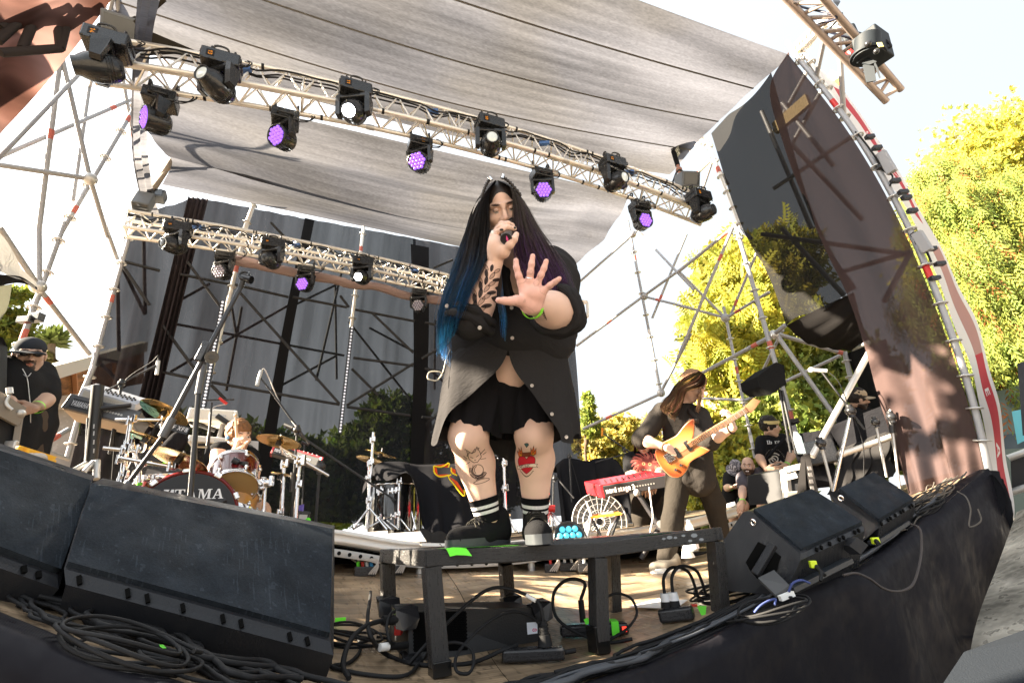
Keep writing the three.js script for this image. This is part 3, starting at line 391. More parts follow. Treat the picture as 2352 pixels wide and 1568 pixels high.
// stage lamps
const LEDP=std([0.30,0.16,0.75],0.25,0,{emissive:lin([0.037,0.013,0.115])}),LEDOFF=std([0.35,0.33,0.4],0.3),LEDB=std([0.1,0.4,0.45],0.25,0,{emissive:lin([0.007,0.055,0.075])});
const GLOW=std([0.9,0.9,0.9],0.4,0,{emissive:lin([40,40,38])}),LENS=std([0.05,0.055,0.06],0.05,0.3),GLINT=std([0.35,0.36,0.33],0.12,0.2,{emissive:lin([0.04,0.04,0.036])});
const G_mhBase=(()=>{const g=[new RoundedBoxGeometry(0.37,0.17,0.25,2,0.02),box(0.39,0.05,0.2,V(0,0.03,0),0.01)];for (const s of [-1,1]) g.push(tube(curve([V(-0.07,0.07,s*0.10),V(-0.06,0.105,s*0.125),V(0.06,0.105,s*0.125),V(0.07,0.07,s*0.10)],12),0.012,6));for (const x of [-0.12,0,0.12]) g.push(box(0.05,0.02,0.26,V(x,-0.085,0)));return merge(g);})();
const G_clamp=merge([-0.11,0.11].map((x)=>merge([box(0.03,0.1,0.04,V(x,0.12,0)),new THREE.TorusGeometry(0.033,0.012,6,14).rotateY(Math.PI / 2).translate(x,0.18,0)])));
const G_mhYoke=(()=>{const g=[box(0.36,0.06,0.15,V(0,-0.03,0),0.02)];for (const s of [-1,1]) g.push(prism([V(s*0.15,0,-0.08),V(s*0.15,-0.12,-0.075),V(s*0.15,-0.29,-0.045),V(s*0.15,-0.29,0.045),V(s*0.15,-0.12,0.075),V(s*0.15,0,0.08)],[V(s*0.2,-0.02,-0.07),V(s*0.205,-0.12,-0.065),V(s*0.205,-0.27,-0.04),V(s*0.205,-0.27,0.04),V(s*0.205,-0.12,0.065),V(s*0.2,-0.02,0.07)]),new THREE.CylinderGeometry(0.035,0.035,0.06,16).rotateZ(Math.PI / 2).translate(s*0.15,-0.23,0));return merge(g);})();
const G_mhHead=merge([lathe([[0,-0.19],[0.07,-0.185],[0.115,-0.14],[0.138,-0.06],[0.142,0.02],[0.13,0.09],[0.105,0.14],[0.09,0.165],[0.088,0.2],[0.076,0.205],[0.072,0.185],[0.0,0.18]]).rotateX(Math.PI / 2),...[-2,-1,0,1,2].map((i)=>new THREE.TorusGeometry(0.137 - Math.abs(i)*0.004,0.006,5,28).translate(0,0,-0.06 + i*0.022))]);
const G_lens=merge([new THREE.SphereGeometry(0.073,20,8,0,2*Math.PI,0,Math.PI / 2).scale(1,0.35,1).rotateX(Math.PI / 2).translate(0,0,0.182)]);
const G_waBase=(()=>{const g=[new RoundedBoxGeometry(0.27,0.13,0.2,2,0.015)];for (const s of [-1,1]) g.push(tube(curve([V(-0.07,-0.02,s*0.1),V(-0.06,-0.03,s*0.125),V(0.06,-0.03,s*0.125),V(0.07,-0.02,s*0.1)],10),0.014,6));return merge(g);})();
const G_waYoke=(()=>{const g=[box(0.27,0.05,0.12,V(0,-0.025,0),0.015)];for (const s of [-1,1]) g.push(prism([V(s*0.12,0,-0.06),V(s*0.12,-0.22,-0.03),V(s*0.12,-0.22,0.03),V(s*0.12,0,0.06)],[V(s*0.155,-0.02,-0.05),V(s*0.155,-0.2,-0.028),V(s*0.155,-0.2,0.028),V(s*0.155,-0.02,0.05)]));return merge(g);})();
const G_waHead=merge([lathe([[0,-0.12],[0.07,-0.12],[0.105,-0.09],[0.115,0.0],[0.118,0.07],[0.118,0.09],[0.108,0.09],[0.106,0.075],[0,0.072]]).rotateX(Math.PI / 2),...Array.from({length:20},(_,i)=>box(0.012,0.006,0.08,V(0,0.117,-0.03)).rotateZ((i / 20)*2*Math.PI))]);
const G_leds=(()=>{const g=[];for (let q=-2;q <=2;q++) for (let r=-2;r <=2;r++) if (Math.abs(q + r) <=2) g.push(ball(0.0205,V((q + r / 2)*0.042,r*0.0365,0.078),10,8).scale(1,1,1));return merge(g);})();
const numbers=new Map();
const numTex=(n)=>{if (!numbers.has(n)) numbers.set(n,std([1,1,1],0.6,0,{map:canvasTex(64,64,(c)=>{c.fillStyle='#17181a';c.fillRect(0,0,64,64);c.fillStyle='#e08a10';c.font='bold 46px sans-serif';c.textAlign='center';c.translate(32,32);c.rotate(Math.PI / 2);c.fillText(n,0,16);})}));return numbers.get(n);};
function lamp(kind,label,p,aim,state,num,s=1,roll=0) {
const mh=kind==='mh',t=thing(mh?'moving_head_spotlight':'led_wash_light',label,mh?'moving head light':'wash light',p,mh?'moving head lights on the trusses':'led wash lights on the trusses',true);t.scale.setScalar(s*(mh?0.64:0.74));
const dir=aim.clone().sub(p).normalize(),yaw=Math.atan2(dir.x,dir.z),tilt=Math.asin(clamp(dir.y,-1,1));
const tq=new THREE.Quaternion().setFromUnitVectors(V(1,0,0),frontTruss.d),tb=roll;
const base=part(t,'base',mh?G_mhBase:G_waBase,M.fixture);base.quaternion.copy(tq);part(t,'clamp',G_clamp,M.blackMetal).quaternion.copy(tq);
if (num) {const l=part(base,'number_label',new THREE.PlaneGeometry(0.075,0.085).translate(-0.09,-0.005,0.1285),numTex(num));if (!mh) l.position.set(0.11,0,-0.025);}
const yoke=part(t,'yoke',mh?G_mhYoke:G_waYoke,M.fixture);yoke.position.y=mh?-0.09:-0.07;yoke.rotation.y=yaw;
const head=part(t,'head',mh?G_mhHead:G_waHead,M.fixture);head.position.set(0,mh?-0.32:-0.26,0);head.rotation.set(-tilt,yaw,0,'YXZ');
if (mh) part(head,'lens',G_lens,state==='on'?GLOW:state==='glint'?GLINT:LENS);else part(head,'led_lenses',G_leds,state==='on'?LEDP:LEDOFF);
const cab=curve([V(0.14,0.02,0.02),V(0.24,0.02,0.05),V(0.28,0.12,0.02),V(0.22,0.22,-0.05)],14);part(t,'cable',[tube(cab,0.007,5),tube(cab.map((q)=>q.clone().add(V(-0.02,-0.05*Math.sin(q.x*9),0.02))),0.006,5)],M.rubber).quaternion.copy(tq);
if (mh &&state==='on') {const hp=dir.clone().multiplyScalar(0.23*s).add(V(p.x,p.y - 0.32*s,p.z));const L=new THREE.SpotLight(new THREE.Color(1,1,0.95),1.2,0,0.5,0.8,2);L.position.copy(hp);L.target.position.copy(hp).addScaledVector(dir,4);L.castShadow=true;L.shadow.radius=3;scene.add(L,L.target);}
return t;
}
const hung=(tr,k,p,off=0)=>{
const w=p.clone().sub(eye),zz=w.dot(camF),want=(FPX*w.dot(camR)) / zz;let best=1e9,bf=0;
for (let i=0;i <=600;i++) {const q=tr.P(k,i / 600).sub(eye),e=Math.abs((FPX*q.dot(camR)) / q.dot(camF) - want);if (e <best) {best=e;bf=i / 600;}}
return tr.P(k,bf).add(V(0,k?-0.085:-0.01,0)).addScaledVector(tr.back,k?0:-0.13);};
const dirTo=(p,dx,dy,dz)=>p.clone().add(V(dx,dy,dz));
const F=[['mh','hazy moving head spotlight at the left end of the front truss',k0(785,405,3.35),[-0.75,-0.35,0.45],'off','14',1.0],['wash','purple led wash light at the left, between fixtures 14 and 13',k0(1110,590,3.65),[-0.55,-0.25,0.75],'on',null,1.0],['mh','moving head spotlight with orange number 13 near the left of the front truss',k0(1528,508,3.55),[-0.2,-0.15,0.95],'glint','13',1],['wash','purple led wash light between fixture 13 and the glaring spotlight',k0(1958,738,3.75),[-0.35,-0.35,0.85],'on',null,1],['mh','moving head spotlight glaring white at the camera on the front truss',k1(95,690,3.68),[-0.02,-0.7,0.75],'on','11',1],['wash','purple led wash light left of the fixture with number 10',k1(545,935,4.0),[-0.2,-0.45,0.85],'on','31',1],['mh','moving head spotlight with orange number 10 above the singer',k1(990,925,4.05),[0.15,-0.25,0.9],'glint','10',1],['wash','purple led wash light between fixtures 10 and 12',k1(1372,1195,4.4),[0.05,-0.3,0.9],'on',null,1],['mh','moving head spotlight with orange number 12 right of the singer',k1(1812,1200,4.45),[0.5,-0.25,0.75],'glint','12',1],['wash','purple led wash light near the right end of the front truss',k1(2040,1405,4.75),[0.3,-0.2,0.8],'on',null,1],['mh','hazy moving head spotlight with number 09 at the right end of the front truss',k2(68,1435,4.9),[0.55,-0.2,0.75],'off','09',1]];
for (const [k,l,p0,d,s,n,z] of F) {const p=hung(frontTruss,k==='mh'?0:2,p0);lamp(k,l,p,dirTo(p,...d),s,n,z);}
const B=[['mh','dark moving head spotlight at the left end of the rear truss',k3(1228,125,5.35),[-0.25,-0.3,0.9],'off','5'],['wash','dim purple led wash light second from the left on the rear truss',k3(1545,240,5.4),[-0.15,-0.3,0.9],'off',null],['mh','dark moving head spotlight with number 8 in the middle of the rear truss',k3(1862,238,5.45),[-0.1,-0.2,0.95],'off','8'],['wash','bright purple led wash light in the middle of the rear truss',k3(2095,350,5.5),[-0.1,-0.25,0.9],'on',null],['mh','moving head spotlight shining white at the right of the rear truss',k4(140,370,5.6),[-0.05,-0.4,0.85],'on','7'],['wash','unlit led wash light at the right end of the rear truss beside the singer',k4(537,495,5.75),[0,-0.2,0.95],'off',null]];
for (const [k,l,p0,d,s,n] of B) {const p=hung(backTruss,k==='mh'?0:2,p0);lamp(k,l,p,dirTo(p,...d),s,n,1.0);}
{
const g='grey flood lamps on the truss ends',fl=(label,p,q,w)=>{const t=thing('flood_light',label,'flood light',p,g);part(t,'body',beam(p,q,w,w*0.8,UP,0.015),std([0.12,0.13,0.14],0.5));part(t,'glass',beam(q,q.clone().add(q.clone().sub(p).multiplyScalar(0.03)),w*0.8,w*0.6),LENS);part(t,'bracket',tube(curve([p.clone().addScaledVector(camR,w*0.55),p.clone().add(V(0,w*0.9,0)),p.clone().addScaledVector(camR,-w*0.55)],10),0.012,5),M.blackMetal);};
fl('grey flood lamp standing above the left end of the front truss',k0(880,250,3.75),k0(820,190,3.6),0.25);fl('grey flood lamp above the right end of the front truss',k2(20,1250,5.0),k2(80,1220,4.85),0.22);fl('grey flood lamp clamped at the left end of the rear truss',k0(1075,1370,5.7),k0(1060,1310,5.6),0.17);fl('pale flood lamp hanging lowest at the left end of the rear truss',k0(1000,1345,5.6),k0(955,1420,5.5),0.16);
}
solo('rolled_cloth','rolled pinkish cloth tied along the underside of the rear truss','cloth',tube(curve([k3(1590,235,5.75),k3(1750,265,5.75),k3(1900,300,5.75),k3(2070,335,5.75),k3(2300,375,5.8),k4(60,400,5.85),k4(260,420,5.9),k4(450,480,5.95),k4(690,515,6.0)],80),(t,i)=>0.05 + 0.02*fbm(i*0.4,3,2),9),std([0.30,0.22,0.21],0.95,0,{bumpMap:rep(WRINK,2,1),bumpScale:0.03}));
solo('roof_pole','thin wooden pole holding up the rear roof cloth at the left','pole',[bar(k0(1195,1062,5.6),k0(985,1390,5.75),0.03),bar(k0(1150,1150,5.65),k0(1030,1300,5.6),0.02)],std([0.3,0.24,0.18],0.7));
solo('roof_flap','dark cloth flap between front truss and roof at the left','curtain',sheet(between([k0(1030,215,3.75),k0(960,320,3.75),k0(915,385,3.75)],[k0(1290,325,3.85),k0(1340,350,3.85),k0(1330,362,3.85)],10,10)),std([0.03,0.026,0.02],0.95));
solo('roof_flap','dark cloth scrap with a rod at the top left of the roof','curtain',[hull([k0(1010,-10,3.0),k0(1045,70,3.05),k0(1090,25,3.05),k0(1080,-20,3.0),k0(1050,20,3.15)]),bar(k0(925,160,3.2),k0(1120,-10,3.0),0.018)],std([0.035,0.028,0.02],0.9));
{const t=thing('chain_hoist','black chain hoist hanging from the roof corner at the right','hoist',k1(2290,1000,5.2));part(t,'body',beam(k1(2250,985,5.2),k1(2330,1010,5.2),0.16,0.2),M.blackPlastic);part(t,'rod',bar(k1(2225,940,5.2),k1(2250,1010,5.2),0.02),M.alu);part(t,'chain',bar(k1(2270,1000,5.2),k1(2310,1130,5.1),0.03),M.blackCloth);part(t,'hook',[bar(k1(2310,1130,5.1),k1(2330,1190,5.1),0.022),ball(0.04,k1(2318,1160,5.1))],std([0.4,0.2,0.15],0.5,0.3));}
// steel frame platform at the stage front
const project=(p)=>{const d=p.clone().sub(eye),z=d.dot(camF);return [1176 +(FPX*d.dot(camR)) / z,784 -(FPX*d.dot(camU)) / z];};
const M_frame=std([0.026,0.025,0.025],0.55,0.1,{bumpMap:rep(GRAIN,6),bumpScale:0.0015,roughnessMap:rep(SCUFF,2)});
const top={NL:at(990,1281,2.02),FL:at(890,1276,2.62),M:at(1370,1263,2.28),R:at(1640,1227,2.72),B2:at(1160,1280,2.85),B3:at(1405,1258,3.0)};
{
const t=thing('metal_frame_platform','black steel frame platform with green tape that the singer stands on','platform',at(1200,1420,2.5));
const foot={NL:at(1010,1552,2.02),FL:at(893,1432,2.66),M:at(1378,1498,2.28),R:at(1656,1405,2.74),B2:at(1166,1372,2.9),B3:at(1411,1410,3.0)};
for (const k of ['NL','M','R','FL','B2','B3']) part(t,'leg',beam(foot[k],top[k].clone().add(V(0,-0.03,0)),0.064,0.064,sX,0.005),M_frame);
const o=V(0,0,0);for (const [a,b] of [['FL','NL'],['NL','M'],['M','R'],['FL','B2'],['B2','B3'],['B3','R']]) {const d=top[b].clone().sub(top[a]).normalize().multiplyScalar(0.033);part(t,'rail',beam(top[a].clone().sub(d),top[b].clone().add(d),0.06,0.058 + rnd()*0.002,UP,0.005),M_frame);}
part(t,'top_plate',hull(Object.values(top).flatMap((p)=>[p.clone().add(V(0,0.022,0)),p.clone().add(V(0,0.027,0))])),M_frame);
for (const [k,n] of [['M',0.1],['NL',0.05]]) part(t,'leg_tape',beam(foot[k].clone().add(V(0,0.001,0)),foot[k].clone().add(V(0,n,0)),0.069,0.069,sX,0.004),std([0.008,0.008,0.008],0.18));
const u=top.M.clone().sub(top.NL).normalize(),w=top.FL.clone().sub(top.NL).normalize(),hgt=V(0,0.0325,0);
const strip=(a,b,c,d)=>{const g=sheet([[a,b],[c,d]]);return g;};
const s0=top.NL.clone().add(hgt).addScaledVector(u,0.03),s1=top.NL.clone().add(hgt).addScaledVector(u,0.36);
part(t,'green_tape',strip(s0.clone().addScaledVector(w,-0.035),s1.clone().addScaledVector(w,-0.02),s0.clone().addScaledVector(w,0.03),s1.clone().addScaledVector(w,0.03)),M.lime);
part(t,'green_tape',sheet([0,0.008,0.018,0.028].map((y,i)=>[0.045,0.07,0.1,0.125].map((x)=>s0.clone().addScaledVector(u,x - 0.03 + i*0.004).addScaledVector(w,-0.037 - 0.003*i +(x >0.1?-0.006*i:0)).add(V(0,-y - 0.003*Math.sin(x*60),0))))),M.lime);
part(t,'green_tape',strip(top.M.clone().lerp(top.R,0.35).add(V(0,0.033,0)),top.M.clone().lerp(top.R,0.62).add(V(0,0.033,0)),top.M.clone().lerp(top.R,0.36).add(V(0,0.033,-0.03)),top.M.clone().lerp(top.R,0.6).add(V(0,0.033,-0.03))),M.lime);
part(t,'paint_wear',[0,1,2,3,4,5,6].map((i)=>{const p=top.M.clone().lerp(top.R,0.5 + i*0.055 + rnd()*0.02),n=V(u.z,0,-u.x).normalize().multiplyScalar(0.0312);if (n.dot(eye.clone().sub(p)) <0) n.negate();return new THREE.CircleGeometry(0.006 + rnd()*0.008,7).scale(1.5,0.7,1).applyQuaternion(look(n)).translate(p.x + n.x,p.y + rr(-0.015,0.02),p.z + n.z);}),std([0.22,0.24,0.26],0.8));
}
// stage monitors
const M_grille=std([0.036,0.045,0.057],0.82,0,{roughnessMap:rep(BLOTCH,1.2),map:rep(dataTex(512,(u,v)=>{const a=fbm(u*9,v*9,44,5,9),f=fbm(u*170,v*170,5,2,170),s=fbm(u*90,v*7,77,3,7),w=fbm(u*5,v*5,50,3,5);const k=0.72 + 0.3*(a - 0.5) + 0.16*(f - 0.5) +(s >0.72 &&w >0.56?0.16:0) +(fbm(u*40,v*40,8,2,40) >0.82?0.16:0);return [k,k,k];},true),1.5),bumpMap:rep(GRAIN,6),bumpScale:0.0006});
const M_cab=std([0.018,0.019,0.022],0.62,0,{bumpMap:rep(GRAIN,6),bumpScale:0.0008,roughnessMap:rep(SCUFF,2)});
const M_slot=std([0.004,0.004,0.004],0.9);
const flatOn=(k,pts,i,j,l)=>{const P=pts.map((a)=>k(...a)),n=P[j].clone().sub(P[i]).cross(P[l].clone().sub(P[i]));return P.map((p)=>{const d=p.clone().sub(eye);return d.multiplyScalar(n.dot(P[i].clone().sub(eye)) / n.dot(d)).add(eye);});};
const monG='stage monitor wedges along the stage front';
function monitor(label,L,Rr,floorL,floorR,extra) {
const t=thing('stage_monitor',label,'stage monitor',floorL.clone().lerp(floorR,0.5),monG);
const n=L[1].clone().sub(Rr[1]).cross(L[2].clone().sub(L[1])).normalize();if (n.dot(eye.clone().sub(L[1])) <0) n.negate();
const inL=L[3].clone().addScaledVector(n,-0.2),inR=Rr[3].clone().addScaledVector(n,-0.2),bkL=V(L[0].x,floorL.y,L[0].z),bkR=V(Rr[0].x,floorR.y,Rr[0].z);
part(t,'cabinet',[prism([L[0],L[1],L[2],L[3],inL],[Rr[0],Rr[1],Rr[2],Rr[3],inR]),prism([L[0],inL,floorL,bkL],[Rr[0],inR,floorR,bkR])],M_cab);
const e=(p,q,f)=>p.clone().lerp(q,f),gp=[e(L[1],L[2],0.035),e(Rr[1],Rr[2],0.035),e(Rr[1],Rr[2],0.985),e(L[1],L[2],0.985)],ins=(p)=>p.clone().lerp(gp[0].clone().lerp(gp[2],0.5),0.012);
const G=gp.map(ins),rows=[],nu=24,nv=12;for (let i=0;i <=nv;i++) rows.push(Array.from({length:nu + 1},(_,j)=>e(e(G[0],G[1],j / nu),e(G[3],G[2],j / nu),i / nv).addScaledVector(n,0.019 + 0.004*Math.sin(Math.PI*i / nv))));
const rim=(k)=>rows.map((r)=>r[k]),edge=[...rows[0],...rim(nu).slice(1),...rows[nv].slice().reverse().slice(1),...rim(0).slice().reverse().slice(1,-1)];
part(t,'grille',[sheet(rows),sheet([edge.concat(edge[0]),edge.concat(edge[0]).map((p)=>p.clone().addScaledVector(n,-0.03))])],M_grille);
for (const f of [0.05,0.22,0.29,0.42,0.57,0.64,0.83,0.9]) {const a=e(L[2],Rr[2],f),b=e(L[3],Rr[3],f);part(t,'vent_slot',beam(e(a,b,0.25).addScaledVector(n,0.001),e(a,b,0.8).addScaledVector(n,0.001),0.016,0.011,Rr[2].clone().sub(L[2]).normalize()),M_slot);}
part(t,'base_strip',beam(e(floorL,floorR,0.06).add(V(0,0.012,0)).addScaledVector(sZ,0.06),e(floorL,floorR,0.94).add(V(0,0.012,0)).addScaledVector(sZ,0.06),0.05,0.02),std([0.03,0.035,0.042],0.5,0.2));
if (extra) extra(t,n,inL,inR,floorL,floorR);
return t;
}
const plugAt=(t,p,dir,m=M.rubber)=>{part(t,'plug',[bar(p,p.clone().addScaledVector(dir,0.05),0.011,10),bar(p.clone().addScaledVector(dir,0.05),p.clone().addScaledVector(dir,0.085),0.008,8)],m);};
monitor('large black stage monitor wedge in the left foreground with scratched grey panel',[at(235,1098,2.55),at(205,1113,2.42),at(146,1306,2.02),at(150,1342,2.0)],[at(768,1207,2.42),at(764,1216,2.28),at(757,1472,1.86),at(766,1505,1.84)],at(215,1432,2.2),at(762,1562,2.0),(t,n,a,b,c,d)=>{
const f=(u,v)=>a.clone().lerp(b,u).lerp(c.clone().lerp(d,u),v).addScaledVector(sZ,0.03);
part(t,'xlr_plug',[bar(f(0.24,0.15),f(0.245,0.62),0.013,12),bar(f(0.245,0.62),f(0.24,0.95),0.009,10)],M.steel);part(t,'socket_plate',[beam(f(0.3,0.5),f(0.8,0.5),0.01,0.1)],M.blackMetal);
part(t,'power_plug',[box(0.035,0.03,0.03,f(0.72,0.35),0.004),tube(curve([f(0.72,0.4),f(0.725,0.7),f(0.72,0.9).addScaledVector(sZ,0.05),f(0.76,1.0).addScaledVector(sZ,0.12)],16),0.006,6)],M.rubber);part(t,'rating_label',[box(0.022,0.03,0.002,f(0.62,0.4)),box(0.008,0.02,0.002,f(0.65,0.42))],M.steel);
});
monitor('stage monitor wedge at the far left cut by the frame edge',[at(-330,905,2.5),at(-360,925,2.4),at(-430,1120,2.1),at(-425,1155,2.08)],[at(215,1092,2.58),at(207,1106,2.44),at(131,1325,2.08),at(134,1352,2.06)],at(-400,1300,2.3),at(150,1440,2.2));
const w1=[[438,398,3.02],[490,392,2.95],[829,684,2.68],[832,726,2.66]].map((a)=>k8(...a)),w1v=k8(1256,492,3.12).sub(k8(829,684,2.68)),w2v=w1v.clone().multiplyScalar(0.93);
const tp=w1v.clone().multiplyScalar(1.0);
monitor('black stage monitor wedge right of the platform with an open handle in its side',w1,w1.map((p)=>p.clone().add(tp)),k8(640,960,2.62),k8(640,960,2.62).add(tp),(t)=>{
const S=(u,v,o=0.006)=>{const p=w1[0].clone().lerp(w1[2],u),q=k8(290,930,2.88).lerp(k8(650,962,2.62),u);return p.lerp(q,v).addScaledVector(tp.clone().normalize(),-o);};
const C=flatOn(k8,[[438,398,3.02],[490,392,2.95],[829,684,2.66],[832,726,2.66],[760,880,2.64],[655,965,2.62],[290,932,2.86],[270,640,2.98]],1,2,6).map((p)=>p.addScaledVector(tp.clone().normalize(),-0.006));part(t,'side_cheek',prism(C,C.map((p)=>p.clone().addScaledVector(tp.clone().normalize(),0.055))),M_cab);
const hole=[[462,738],[545,600],[625,640],[700,700],[655,850],[540,850],[490,790]].map(([x,y])=>k8(x,y,2.66));const d=tp.clone().normalize();
part(t,'handle_recess',prism(hole.map((p)=>p.clone().addScaledVector(d,-0.012)),hole.map((p)=>p.clone().addScaledVector(d,-0.006))),std([0.004,0.004,0.004],0.95));
part(t,'handle_bar',beam(k8(515,830,2.61),k8(640,620,2.66),0.035,0.03,d,0.006),M_cab);
part(t,'kick_plate',prism([k8(535,848,2.56),k8(645,795,2.6),k8(752,900,2.52),k8(655,965,2.5)],[k8(535,848,2.56),k8(645,795,2.6),k8(752,900,2.52),k8(655,965,2.5)].map((p)=>p.clone().add(V(0,-0.012,0)))),std([0.05,0.052,0.055],0.5));
part(t,'bolt_socket',[new THREE.TorusGeometry(0.014,0.005,6,14).applyQuaternion(look(d)).translate(...k8(503,470,2.89).toArray())],M.chrome);
plugAt(t,k8(905,745,2.7),k8(960,800,2.66).sub(k8(905,745,2.7)).normalize());part(t,'cable_marker',box(0.03,0.03,0.02,k8(912,757,2.68),0.004),std([0.6,0.75,0.02],0.5));
part(t,'cable',tube(curve([k8(935,775,2.68),k8(968,820,2.62),k8(962,870,2.6)],12),0.007,6),M.rubber);
const port=[[1160,630],[1215,572],[1290,625],[1240,690]].map(([x,y])=>k8(x,y,2.95));part(t,'rear_foot',prism(port,port.map((p)=>p.clone().addScaledVector(sZ,-0.05))),M_cab);
});
const w2=[[1022,275,3.75],[1077,247,3.72],[1362,474,3.42],[1364,505,3.4]].map((a)=>k8(...a)),w2w=k8(1606,328,3.85).sub(k8(1362,474,3.42));
monitor('rearmost stage monitor wedge at the right with sunlight on its panel corner',w2,w2.map((p)=>p.clone().add(w2w)),k8(1230,640,3.4),k8(1230,640,3.4).add(w2w),(t)=>{
const d=w2w.clone().normalize(),A=[k8(1022,275,3.75),k8(1077,247,3.72),k8(1362,474,3.42),k8(1364,505,3.4),k8(1240,610,3.42),k8(1090,420,3.7)];part(t,'side_cheek',prism(A,A.map((p)=>p.clone().addScaledVector(d,0.05))),M_cab);part(t,'bolt_socket',new THREE.TorusGeometry(0.014,0.006,6,14).applyQuaternion(look(d)).translate(...k8(1105,305,3.66).toArray()),M.chrome);
plugAt(t,k8(1332,590,3.1),k8(1370,620,3.0).sub(k8(1332,590,3.1)).normalize());part(t,'cable_marker',box(0.035,0.03,0.02,k8(1338,595,3.08),0.004),std([0.6,0.75,0.02],0.5));
});
// amplifier under the platform
{
const t=thing('power_amplifier','black rack power amplifier with rubber corners lying under the platform','amplifier',k7(900,1400,2.25));
const a=k7(466,1076,2.24),b=k7(1366,1052,2.46),c=k7(1372,1385,2.46),d=k7(470,1420,2.2),bk=V(0,0,0).addScaledVector(sZ,-0.26).addScaledVector(sX,-0.02).add(V(0,0.006,0));
part(t,'case',prism([a,b,c,d],[a,b,c,d].map((p)=>p.clone().add(bk))),std([0.018,0.018,0.019],0.5,0.2,{bumpMap:rep(GRAIN,4),bumpScale:0.001}));
const n=b.clone().sub(a).cross(d.clone().sub(a)).normalize();if (n.dot(eye.clone().sub(a)) <0) n.negate();
const f=(u,v,o=0.0015)=>a.clone().lerp(b,u).lerp(d.clone().lerp(c,u),v).addScaledVector(n,o),holes=[],hg=new THREE.CircleGeometry(0.0042,6).applyQuaternion(look(n));
for (let i=0;i <34;i++) for (let j=0;j <22;j++) {const p=f(0.035 + i*0.0112 +(j % 2)*0.0056,0.05 + j*0.036);holes.push(hg.clone().translate(p.x,p.y,p.z));}
tag(part(t,'vent_holes',holes,std([0.003,0.003,0.003],1)),null,null,null,'stuff');
const brkt=(p,s)=>[hull([V(-0.05,0.02,0.02),V(-0.05,-0.045,0.025),V(-0.02,-0.055,0.03),V(0.03,-0.055,0.03),V(0.045,-0.02,0.03),V(0.045,0.02,0.0),V(-0.02,0.03,-0.06),V(-0.05,0.03,-0.06),V(0.04,0.01,-0.06),V(0.02,0.028,-0.02)].map((q)=>p.clone().addScaledVector(sX,q.x*s).addScaledVector(UP,q.y).addScaledVector(sZ,q.z)))];
part(t,'corner_guard',brkt(f(-0.01,0.05),1),M.blackPlastic);part(t,'corner_guard',brkt(f(1.0,0.0),-1),M.blackPlastic);part(t,'corner_guard',brkt(f(0.02,1.0),0.8),M.blackPlastic);part(t,'corner_guard',brkt(a.clone().add(bk),1),M.blackPlastic);part(t,'corner_guard',brkt(b.clone().add(bk),-1),M.blackPlastic);
part(t,'sticker',sheet([[f(0.885,0.31,0.002),f(0.975,0.30,0.002)],[f(0.89,0.555,0.002),f(0.975,0.535,0.002)]].map((r)=>r)),std([1,1,1],0.5,0,{map:(()=>{const T=canvasTex(128,128,(x)=>{x.fillStyle='#e9ecf4';x.fillRect(0,0,128,128);x.strokeStyle='#d4205a';x.lineWidth=9;x.beginPath();x.arc(80,86,13,0.4,5.6);x.stroke();x.beginPath();x.arc(104,88,11,3.5,9);x.stroke();});return T;})()}));
{const o=t.children[t.children.length - 1],uv=o.geometry.attributes.uv;[[0,1],[1,1],[0,0],[1,0]].forEach(([x,y],i)=>uv.setXY(i,x,y));}
part(t,'end_connector',[bar(k7(290,1140,2.18),k7(445,1135,2.24),0.017,12),box(0.05,0.03,0.03,k7(420,1130,2.24),0.005)],M.rubber);part(t,'red_breaker',box(0.03,0.035,0.03,k7(400,1205,2.27),0.004),M.red);part(t,'end_plate',prism([k7(438,1105,2.3),k7(462,1090,2.25),k7(466,1400,2.21),k7(440,1370,2.27)],[k7(438,1105,2.3),k7(462,1090,2.25),k7(466,1400,2.21),k7(440,1370,2.27)].map((p)=>p.clone().addScaledVector(sX,0.02))),M.steel);
part(t,'lower_connector',[bar(k7(270,1325,2.1),k7(330,1318,2.12),0.014,10)],M.white);part(t,'lower_plug',bar(k7(330,1318,2.12),k7(455,1308,2.2),0.013,10),M.rubber);
}
